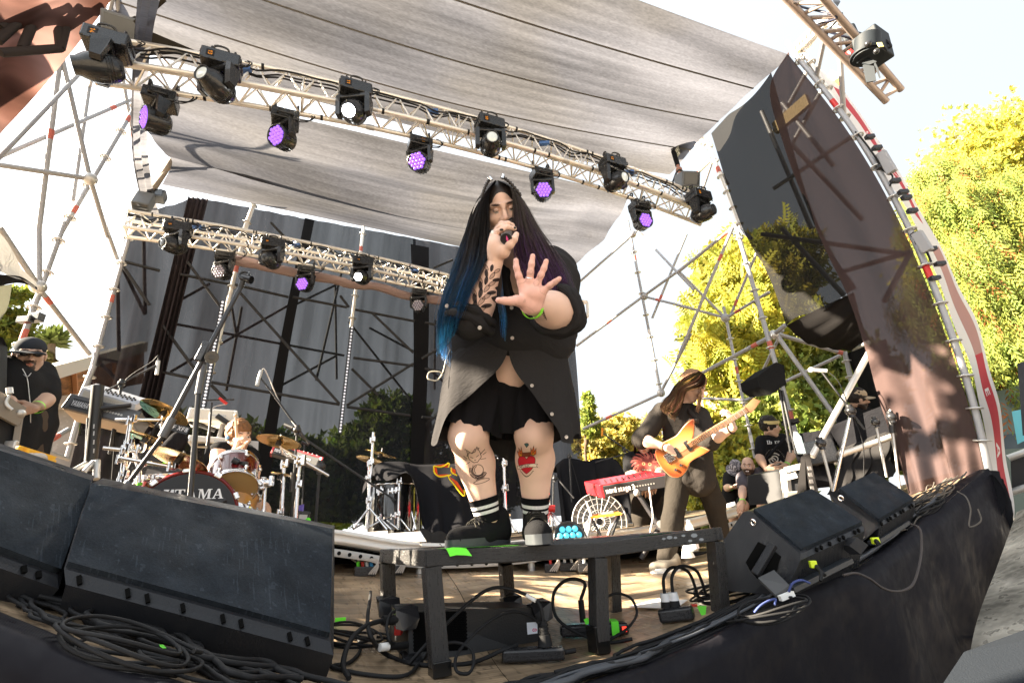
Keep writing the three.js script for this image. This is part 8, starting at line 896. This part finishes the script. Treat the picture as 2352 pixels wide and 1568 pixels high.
{
const k=k3,hd=k(200,890,3.75);const J={head:hd,neck:k(182,975,3.82),sL:k(75,985,3.75),sR:k(262,1010,3.9),eR:k(318,1180,3.8),wR:k(240,1250,3.65),eL:k(20,1180,3.7),wL:k(50,1290,3.6),hL:k(110,1370,3.8),hR:k(180,1375,3.85),kL:k(115,1560,3.8),kR:k(175,1560,3.85),aL:k6(120,220,3.8),aR:k6(170,220,3.85)};
const p=person('bearded man in cap and sunglasses standing with hand on hip at the far left',J,{base:k6(140,230,3.8),fwd:vec(hd,0.1,0.05,1),up:vec(hd,0.16,1,0),shirt:cloth([0.02,0.02,0.021],0.008),pants:cloth([0.08,0.06,0.045],0.008),sleeve:0.85,w:1.1,hem:0.16,skin:[0.5,0.33,0.25],s:0.84,noEyes:true,head:{beard:[0.05,0.035,0.03],goatee:1},handR:{dir:vec(hd,-0.8,-0.1,0.5),n:vec(hd,0.2,0.1,-0.95),t:vec(hd,0,1,0.1),curl:[0.4,0.45,0.45,0.5]}});
capOn(p.t,p.H,std([0.03,0.033,0.04],0.85),vec(hd,-0.35,-0.02,0.93));specs(p.t,p.H,std([0.008,0.008,0.01],0.15));bandG(p.t,J.wR,J.eR,std([0.3,0.8,0.05],0.5));part(p.t,'cord',tube(curve([k(150,980,3.66),k(180,1040,3.66),k(195,1150,3.66),k(205,1250,3.66),k(205,1350,3.68)],20),0.0025,5),M.steel);part(p.t,'necklace',tube(curve([k(145,985,3.7),k(160,1020,3.66),k(180,1035,3.655),k(205,1015,3.67),k(215,990,3.72)],14),0.002,5),M.steel);
}
const kz=(x,y,r)=>at(1637 + 0.156*x,922 + 0.156*y,r*1.28);
{
const hd=kz(848,372,5.0),J={head:hd,neck:kz(848,520,5.05),sL:kz(738,590,4.98),sR:kz(1040,570,5.1),eL:kz(695,830,4.9),wL:kz(790,1005,4.85),eR:kz(1185,740,5.1),wR:kz(1085,945,4.95),hL:kz(870,1080,5.05),hR:kz(1000,1075,5.08),kL:kz(870,1330,5.0),aL:kz(880,1580,5.05),kR:kz(1040,1330,5.05),aR:kz(1070,1580,5.1)};
const p=person('standing crew man with bleached headband and printed black t-shirt, hands on hips',J,{base:kz(960,1600,5.05),fwd:vec(hd,0.85,0.0,0.5),up:vec(hd,0.1,1,0),shirt:blackTee,pants:blackJean,sleeve:0.65,skin:[0.50,0.32,0.23],s:0.95,head:{brow:[0.02,0.012,0.01]},handL:{dir:vec(hd,0.75,0.05,0.5),n:vec(hd,-0.2,0,-1),t:vec(hd,0.2,1,0),curl:[0.4,0.4,0.45,0.5]},handR:{dir:vec(hd,-0.75,-0.3,0.5),n:vec(hd,0.2,0,-1),t:vec(hd,0,1,0),curl:[0.3,0.3,0.35,0.4]}});
hairCap(p.t,p.H,[0.02,0.015,0.013],0.014,{rough:0.01});part(p.t,'headband',lathe([[0.088,-0.02],[0.091,0],[0.086,0.02]],30).scale(1,1,1.18).applyMatrix4(basis(p.H.x,p.H.y.clone().addScaledVector(p.H.z,0.2).normalize(),p.H.z,p.H.P(0,0.058,0.0))),std([0.55,0.45,0.2],0.8));bandG(p.t,J.wR,J.eR,std([0.2,0.75,0.05],0.5));part(p.t,'bag_strap',tube(curve([kz(1040,560,5.0),kz(960,650,4.9),kz(870,760,4.88),kz(770,870,4.9)],16),0.018,5),M.blackCloth);part(p.t,'red_cloth',hull([kz(985,1270,4.95),kz(965,1470,4.95),kz(1070,1450,4.95),kz(1000,1350,5.0),kz(1010,1440,5.05)]),std([0.6,0.03,0.06],0.8));
const c=kz(905,780,4.95);decal(p.t,'print',p.shirtG,c,towards(c),vec(c,-0.1,1,0),0.24,0.36,inkM(inkTex(200,300,(x)=>{x.fillStyle='#cfcfcf';x.font='bold 46px serif';x.save();x.rotate(-0.12);x.fillText('ǫɛlbɛra',4,60,180);x.restore();x.strokeStyle='#bdb8b0';x.lineWidth=11;for (const r of [26,52]) {x.beginPath();x.arc(104,190,r,r===26?2:0.3,r===26?7.5:5.6);x.stroke();} x.beginPath();x.arc(84,210,26,1,6);x.stroke();x.lineWidth=2;for (let i=0;i <40;i++) {const a=i*0.157;x.beginPath();x.moveTo(104 + Math.cos(a)*76,190 + Math.sin(a)*86);x.lineTo(104 + Math.cos(a)*84,190 + Math.sin(a)*95);x.stroke();}})));
}
{
const hd=kz(522,955,4.9),J={head:hd,neck:kz(545,1070,4.98),sL:kz(462,1130,4.95),sR:kz(685,1075,5.0),eL:kz(440,1320,4.74),wL:kz(440,1490,4.62),eR:kz(700,1260,4.78),wR:kz(715,1420,4.62),hL:kz(590,1390,5.1),hR:kz(700,1385,5.1),kL:kz(440,1545,4.68),kR:kz(745,1480,4.7),aL:kz(430,1760,4.75),aR:kz(750,1740,4.75)};
const p=person('smiling bald bearded crew man sitting with hands on his knees',J,{base:kz(600,1500,5.0),fwd:vec(hd,-0.15,0.05,1),up:vec(hd,-0.12,1,0),shirt:cloth([0.085,0.075,0.085],0.008),pants:blackTee,legs:0.75,sleeve:0.6,w:1.1,s:0.85,skin:[0.56,0.36,0.27],head:{beard:[0.05,0.028,0.018]},handL:{dir:vec(hd,-0.3,-0.8,0.5),n:vec(hd,0.2,-0.5,-0.6),t:vec(hd,1,0,0.1),curl:[0.3,0.3,0.3,0.3]},handR:{dir:vec(hd,0.3,-0.8,0.5),n:vec(hd,-0.2,-0.5,-0.6),t:vec(hd,-1,0,0.1),curl:[0.3,0.3,0.3,0.3]}});bandG(p.t,J.wL,J.eL,std([0.2,0.75,0.05],0.5));part(p.t,'smile',ball(0.018,V(0,0,0),12,8).scale(1,0.35,0.4).applyMatrix4(basis(p.H.x,p.H.y,p.H.z,p.H.P(0,-0.066,0.092))),M.white);
}
{
const hd=kz(345,975,5.15),J={head:hd,neck:kz(370,1060,5.2),sL:kz(262,1110,5.15),sR:kz(440,1080,5.25),eL:kz(215,1270,5.1),wL:kz(265,1262,4.95),eR:kz(420,1220,5.2),wR:kz(320,1262,5.0),hL:kz(280,1400,5.2),hR:kz(370,1395,5.22),kL:kz(285,1600,5.15),aL:kz(300,1850,5.2),kR:kz(390,1600,5.2),aR:kz(400,1850,5.25)};
const p=person('crew man in a pale patterned cap looking down at his phone',J,{base:kz(330,1870,5.2),fwd:vec(hd,0.2,-0.75,0.55),up:vec(hd,-0.05,0.6,0.75),shirt:blackTee,pants:blackJean,legs:0.9,sleeve:0.65,s:0.84,skin:[0.5,0.32,0.23],noEyes:true,handL:{dir:vec(hd,0.9,0,0.2),n:vec(hd,0,0.9,0.3),t:vec(hd,0,0.2,1),curl:[0.5,0.5,0.5,0.5]}});const T=dataTex(128,(u,v)=>(fbm(u*12,v*12,3,3,12) >0.5?[0.62,0.6,0.62]:[0.34,0.33,0.36]),true);capOn(p.t,p.H,std([0.9,0.9,0.9],0.85,0,{map:rep(T,6)}),vec(hd,-0.5,-0.6,0.5));bandG(p.t,J.wL,J.eL,std([0.2,0.75,0.05],0.5));solo('mobile_phone','dark phone in the hand of the man in the patterned cap','phone',beam(kz(255,1225,4.9),kz(310,1240,4.9),0.07,0.012,UP,0.003),M.blackPlastic);
}
{
const k=(x,y,r)=>at(1787.5 + 0.216*x,846.7 + 0.216*y,r),hd=k(850,325,5.75),J={head:hd,neck:k(830,425,5.8),sL:k(745,480,5.75),sR:k(905,470,5.85),eL:k(700,640,5.7),wL:k(750,770,5.6),eR:k(940,640,5.8),wR:k(930,740,5.6),hL:k(780,790,5.8),hR:k(870,780,5.8)};
const p=person('sound technician in a beige flat brimmed cap behind the mixing desk',J,{base:k(830,800,5.8),fwd:vec(hd,0.97,0,0.2),up:vec(hd,0.06,1,0),shirt:blackTee,pants:blackTee,sleeve:0.8,skin:[0.48,0.3,0.21],s:0.88,noEyes:true,head:{beard:[0.02,0.014,0.012]}});hairCap(p.t,p.H,[0.02,0.015,0.012],0.006);capOn(p.t,p.H,std([0.36,0.28,0.19],0.85),vec(hd,0.97,0,0.2));specs(p.t,p.H,M.blackPlastic);
}
// trees, palm, buildings beyond the stage
const leafG=(w,l,bend=0.25)=>geo([0,0,0,-w / 2,l*0.45,bend*w,w / 2,l*0.45,bend*w,0,l,-bend*w*0.6],[0,1,2,1,3,2]);
const compound=(n,w,l,len)=>{const g=[];for (let i=0;i <n;i++) {const f=(i + 0.5) / n;for (const q of [-1,1]) g.push(leafG(w,l*(1 - 0.4*Math.abs(f - 0.45))).rotateZ(q*-1.15).rotateX(0.3).translate(0,f*len,-0.25*f*f*len));} return merge(g);};
const G_oval=mergeGeometries([leafG(0.5,1),leafG(0.42,0.85).rotateZ(1.0).rotateX(0.5).translate(0.1,0.1,0.1),leafG(0.42,0.9).rotateZ(-0.9).rotateX(-0.5).translate(-0.1,0.12,-0.1)]);
const G_comp=compound(6,0.16,0.42,1),G_droop=(()=>{const g=[];for (let i=0;i <7;i++) g.push(leafG(0.1,0.42).rotateZ((i % 2?1:-1)*2.5).translate(0,-i*0.17,0));return merge(g);})();
const leafM=(c,t=0.5)=>phy(c,0.9,{transmission:t,specularIntensity:0.25});
function tree(name,label,cat,base,blobs,n,g,size,m,o={}) {
const t=thing(name,label,cat,base,o.group),tot=blobs.reduce((a,b)=>a + b[1]*b[2],0),im=new THREE.InstancedMesh(g,m,n),q=new THREE.Quaternion(),e=new THREE.Euler(),mt=new THREE.Matrix4(),c=new THREE.Color();im.name='crown';let k=0;
blobs.forEach((b,bi)=>{const cnt=bi===blobs.length - 1?n - k:Math.round((n*b[1]*b[2]) / tot);const clumps=Array.from({length:Math.max(3,Math.round(cnt /(o.perClump??45)))},()=>{const d=V(rr(-1,1),rr(-1,1),rr(-1,1)).normalize().multiplyScalar(Math.pow(rnd(),0.4));return [V(b[0].x + d.x*b[1],b[0].y + d.y*b[2],b[0].z + d.z*(b[3]??b[1])),rr(0.75,1.2)];});
for (let i=0;i <cnt &&k <n;i++,k++) {const cl=clumps[Math.floor(rnd()*clumps.length)],R=(o.clump??0.22)*Math.min(b[1],b[2])*1.6,p=cl[0].clone().add(V(rr(-1,1),rr(-0.8,0.8),rr(-1,1)).multiplyScalar(R*Math.pow(rnd(),0.3)));if (o.hang) e.set(rr(-0.35,0.35),rr(0,6.3),rr(-0.35,0.35));else e.set(rr(-1.2,1.2),rr(0,6.3),rr(-1.2,1.2));const s=size*rr(0.65,1.3);mt.compose(p.sub(base),q.setFromEuler(e),V(s,s,s));im.setMatrixAt(k,mt);const y=rr(0.6,1.35)*cl[1],w=rr(-0.16,0.22),rd=o.red &&rnd() <o.red;c.setRGB(rd?1.5:y*(1 + w),rd?0.4:y,rd?0.6:y*(1 - w));im.setColorAt(k,c);}});
im.castShadow=im.receiveShadow=true;t.add(im);im.userData.kind='stuff';
const wood=std([0.12,0.085,0.06],0.95,0,{bumpMap:rep(BLOTCH,2),bumpScale:0.02});if (o.trunk !==0) {const top=blobs[0][0].clone(),br=[];const mid=base.clone().lerp(top,0.55).add(V(rr(-0.2,0.2),0,rr(-0.2,0.2)));part(t,'trunk',tube(curve([base,mid,top],14),(f)=>(o.tr??0.18)*(1 - 0.75*f),9),wood);for (const b of blobs) for (let i=0;i <3;i++) br.push(tube(curve([mid.clone().lerp(top,rr(0,0.6)),mid.clone().lerp(b[0],0.5).add(V(0,rr(0,0.3),0)),b[0].clone().add(V(rr(-0.7,0.7)*b[1],rr(-0.5,0.7)*b[2],rr(-0.5,0.5)*b[1]))],10),(f)=>0.05*(1 - 0.85*f),5));part(t,'branches',br,wood);}
return t;
}
const B3=(x,y,r,px,py)=>{const c=at(x,y,r),d=c.distanceTo(eye);return [c,(px*d) / FPX,(py*d) / FPX,(px*d) / FPX];};
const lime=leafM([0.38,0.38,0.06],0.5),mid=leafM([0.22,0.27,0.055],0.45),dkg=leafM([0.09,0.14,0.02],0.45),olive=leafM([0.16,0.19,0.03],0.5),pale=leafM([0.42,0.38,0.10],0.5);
const gT='trees behind the right side of the stage';
tree('broadleaf_tree','tall yellow green tree against the sky at the right edge','tree',at(2400,1000,15),[B3(2330,430,14,110,130),B3(2270,420,14,75,90),B3(2300,620,13.6,110,150),B3(2390,560,14.5,120,240),B3(2225,560,14.5,60,90),B3(2340,800,13.5,90,150)],42000,G_oval,0.115,lime,{group:gT,perClump:55});
tree('pepper_tree','drooping pepper tree with reddish tips just right of the corner banner','tree',at(2290,1120,11),[B3(2230,560,10.5,75,140),B3(2190,500,10.8,60,110),B3(2270,760,10.2,90,170),B3(2320,900,10.0,80,160),B3(2290,1010,10,70,80)],22000,G_droop,0.22,mid,{group:gT,hang:1,red:0.06,perClump:50,clump:0.26});
tree('compound_leaf_tree','bright tree with long feathery leaves behind the open scaffolding','tree',at(1760,1120,9.5),[B3(1730,700,9.2,75,110),B3(1690,830,9.0,90,90),B3(1790,620,9.8,60,80),B3(1660,640,9.6,40,70),B3(1800,860,9.2,90,100),B3(1650,760,9.3,55,70)],9000,G_comp,0.33,lime,{group:gT,perClump:16,clump:0.3});
tree('broadleaf_tree','dense leafy tree behind the standing crew man and the mixing desk','tree',at(1860,1200,9),[B3(1870,960,8.8,110,110),B3(1780,1000,9.2,90,90),B3(1930,880,9.0,80,90),B3(1960,990,9,70,90),B3(1830,880,9.5,80,70)],20000,G_oval,0.13,mid,{group:gT,perClump:50});
tree('shrub','yellow green bushes behind the guitarist and seated crew','shrub',at(1700,1290,8),[B3(1690,1080,7.8,70,90),B3(1760,1120,7.6,70,80),B3(1640,1160,7.6,70,90),B3(1720,1200,7.4,80,60),B3(1600,1010,8.4,60,70),B3(1540,1110,8.2,60,60)],17000,G_oval,0.105,lime,{trunk:0,perClump:45});
tree('shrub','low green bushes glimpsed under the right end of the platform','shrub',at(1580,1300,7.5),[B3(1560,1250,7.2,90,40),B3(1650,1250,7.2,60,40),B3(1480,1260,7.4,60,30)],6000,G_oval,0.10,mid,{trunk:0});
tree('shrub','pale sunlit bushes between the singer and the guitarist','shrub',at(1420,1130,11),[B3(1400,1010,10.5,70,50),B3(1460,1000,10.8,60,40),B3(1370,1050,10.2,50,60),B3(1470,1070,10.4,70,50)],9000,G_oval,0.12,pale,{trunk:0});
tree('broadleaf_tree','slim young tree right beside the singer against the white sky','tree',at(1356,1110,9.5),[B3(1356,970,9.4,18,55),B3(1352,930,9.4,10,26)],1200,G_oval,0.11,mid,{tr:0.04,perClump:20});
tree('broadleaf_tree','loose tree crown at the far left behind the man in sunglasses','tree',at(-20,1060,12),[B3(0,740,11.5,30,70),B3(20,860,11.8,40,50),B3(-30,800,12,40,90)],3400,G_oval,0.14,olive,{perClump:26});
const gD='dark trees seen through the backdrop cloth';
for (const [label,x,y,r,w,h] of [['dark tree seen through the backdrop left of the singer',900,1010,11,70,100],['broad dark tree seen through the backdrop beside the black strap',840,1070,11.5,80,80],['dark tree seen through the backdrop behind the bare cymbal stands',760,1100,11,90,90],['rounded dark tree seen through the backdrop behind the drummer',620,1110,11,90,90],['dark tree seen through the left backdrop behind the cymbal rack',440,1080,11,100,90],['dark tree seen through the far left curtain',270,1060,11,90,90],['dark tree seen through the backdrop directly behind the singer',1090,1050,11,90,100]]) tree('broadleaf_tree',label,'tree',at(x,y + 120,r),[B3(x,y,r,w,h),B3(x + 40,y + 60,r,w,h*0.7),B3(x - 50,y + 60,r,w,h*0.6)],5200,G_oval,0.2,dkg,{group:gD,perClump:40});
{
const c=at(118,790,34),b=at(118,860,34),t=thing('palm_tree','single tall palm tree against the white sky at the left','palm tree',b);part(t,'trunk',tube([at(113,900,34),at(116,830,34),c],(f)=>0.22 - 0.06*f,8),std([0.14,0.11,0.08],0.95));const fr=new THREE.InstancedMesh(leafG(0.5,1,0.2),leafM([0.10,0.13,0.04],0.3),260),q=new THREE.Quaternion(),e=new THREE.Euler();fr.name='fronds';fr.userData.kind='stuff';for (let i=0;i <260;i++) {const dead=i <90,a=rr(0,6.3),tl=dead?rr(2.3,2.9):Math.acos(rr(-0.3,1));e.set(tl,a,0,'YXZ');const s=rr(0.55,0.95)*(dead?1.2:1.05);fr.setMatrixAt(i,new THREE.Matrix4().compose(c.clone().sub(b).add(V(0,dead?-0.1 - rnd()*0.6:0.15,0)),q.setFromEuler(e),V(s*0.8,s*1.15,s)));fr.setColorAt(i,new THREE.Color(dead?1.6:1,1,0.8));} t.add(fr);
}
{
const t=thing('pavilion','low orange roofed pavilion with grey columns at the left','building',at(140,1080,8));const P=(x,y,r)=>at(x,y,r);
part(t,'roof_fascia',[beam(P(90,862,7.0),P(330,795,9.5),0.1,0.16)],std([0.5,0.48,0.42],0.7));const so=sheet([[P(96,866,7.0),P(150,850,7.6),P(210,833,8.2),P(330,800,9.6)],[P(106,945,8.3),P(160,925,8.8),P(220,900,9.4),P(330,880,10.5)]]);part(t,'soffit',so,std([0.50,0.24,0.10],0.8,0,{map:rep(T_PLY,1)}));part(t,'soffit_board',[0.1,0.3,0.5,0.7].map((f)=>beam(P(lerp(100,330,f),lerp(872,805,f),7.0 + 2.5*f),P(lerp(108,330,f),lerp(945,882,f),8.3 + 2.2*f),0.05,0.03)),std([0.42,0.19,0.08],0.8));
const col=std([0.46,0.44,0.42],0.85,0,{map:rep(BLOTCH,0.4)});part(t,'column',prism([P(128,935,8.0),P(185,925,8.0),P(170,1110,7.8),P(112,1110,7.8)],[P(128,935,8.6),P(185,925,8.6),P(170,1110,8.4),P(112,1110,8.4)]),col);part(t,'column_cap',beam(P(118,931,7.9),P(192,922,7.9),0.5,0.1),std([0.3,0.29,0.28],0.8));part(t,'beam',[beam(P(60,965,8.3),P(112,975,8.2),0.25,0.5)],std([0.06,0.055,0.05],0.8));part(t,'low_wall',prism([P(60,1000,8.8),P(340,1000,9.5),P(330,1120,9.0),P(50,1110,8.4)],[P(60,1000,9.0),P(340,1000,9.8),P(330,1120,9.3),P(50,1110,8.6)]),std([0.55,0.53,0.48],0.85,0,{map:rep(BLOTCH,0.5)}));part(t,'sign_board',prism([P(78,995,8.1),P(112,1002,8.1),P(108,1038,8.05),P(76,1030,8.05)],[P(78,995,8.2),P(112,1002,8.2),P(108,1038,8.15),P(76,1030,8.15)]),M.white);part(t,'dark_wall',prism([P(36,900,8.7),P(100,870,8.7),P(104,960,8.7),P(40,1060,8.7)],[P(36,900,9),P(100,870,9),P(104,960,9),P(40,1060,9)]),std([0.30,0.16,0.09],0.8));
}
{
const t=thing('house','peach coloured house wall glimpsed between trees behind the scaffolding','building',at(1700,1180,13));part(t,'wall',prism([at(1600,900,13),at(1830,870,13),at(1830,1100,13),at(1600,1120,13)],[at(1600,900,16),at(1830,870,16),at(1830,1100,16),at(1600,1120,16)]),std([0.62,0.40,0.27],0.9));part(t,'window',prism([at(1655,950,12.95),at(1685,945,12.95),at(1685,1005,12.95),at(1655,1010,12.95)],[at(1655,950,13.1),at(1685,945,13.1),at(1685,1005,13.1),at(1655,1010,13.1)]),std([0.6,0.58,0.55],0.4));part(t,'drain_pipe',bar(at(1725,900,12.9),at(1728,1090,12.9),0.07),M.white);
const b=thing('site_building','dark low building with a turquoise notice board at the right edge','building',at(2330,1180,8));part(b,'wall',prism([at(2285,900,9.5),at(2480,850,9.5),at(2480,1190,8.5),at(2285,1190,8.5)],[at(2285,900,10),at(2480,850,10),at(2480,1190,9),at(2285,1190,9)]),std([0.10,0.12,0.10],0.8));part(b,'window',prism([at(2296,1000,9.0),at(2400,985,9.0),at(2400,1050,9),at(2300,1060,9)],[at(2296,1000,9.1),at(2400,985,9.1),at(2400,1050,9.1),at(2300,1060,9.1)]),std([0.06,0.08,0.09],0.15));part(b,'notice_board',prism([at(2325,945,8.4),at(2347,940,8.4),at(2358,1010,8.4),at(2338,1020,8.4)],[at(2325,945,8.5),at(2347,940,8.5),at(2358,1010,8.5),at(2338,1020,8.5)]),std([0.12,0.40,0.46],0.6));
const c=thing('pit_barrier','dark steel crowd barrier and ramp at the right edge beyond the banner','barrier',at(2330,1140,6.5));part(c,'panel',prism([at(2322,1055,6.6),at(2420,1020,6.6),at(2420,1090,6.6),at(2325,1125,6.6)],[at(2322,1055,6.9),at(2420,1020,6.9),at(2420,1090,6.9),at(2325,1125,6.9)]),std([0.03,0.03,0.032],0.6));part(c,'rail',bar(at(2318,1052,6.5),at(2420,1015,6.5),0.03),M.steel);part(c,'rail',bar(at(2318,1132,6.5),at(2420,1098,6.5),0.03),M.steel);
const d=thing('loudspeaker_stack','black loudspeaker edge cut off by the right border of the picture','loudspeaker',at(2352,1000,5));part(d,'cabinet',prism([at(2338,835,4.6),at(2440,800,4.6),at(2440,1000,4.6),at(2350,1000,4.6)],[at(2338,835,5),at(2440,800,5),at(2440,1000,5),at(2350,1000,5)]),M_cab);
const e=thing('cable_bag','black cloth bundle with hanging cables beside the end of the skirt','bag',k8(2200,850,4.6));part(e,'bundle',netOf([Bn(k8(2200,660,4.6),k8(2180,850,4.5),0.11,0.13),Bn(k8(2180,850,4.5),k8(2250,880,4.5),0.12,0.08)],0.02,0.05,{wob:wrinkle(0.02,9)}),M.blackCloth);part(e,'cables',[0,1,2].map((i)=>tube(curve([k8(2240,480 + i*8,4.7),k8(2320 + i*6,560,4.6),k8(2330,680 + i*14,4.5),k8(2280,740,4.5),k8(2220,660,4.5)],24),0.011,6)),M.rubber);part(e,'side_cloth',sheet(between([k8(2115,115,4.55),k8(2170,330,4.5),k8(2190,560,4.45),k8(2150,900,4.4)],[k8(2150,180,4.6),k8(2226,400,4.6),k8(2232,560,4.6),k8(2230,880,4.6)],10,20),(p,u,v)=>p.addScaledVector(sZ,0.05*Math.sin(u*8 + v*6))),M.blackCloth);
const f=thing('fence_rail','white steel rail along the back of the stage behind the guitarist','railing',at(1640,1200,6.2));part(f,'rail',bar(at(1560,1195,6.2),at(1690,1158,6.2),0.03),M.white);part(f,'post',bar(at(1665,1165,6.2),at(1668,1230,6.2),0.025),M.white);
}
renderer.render(scene,camera);
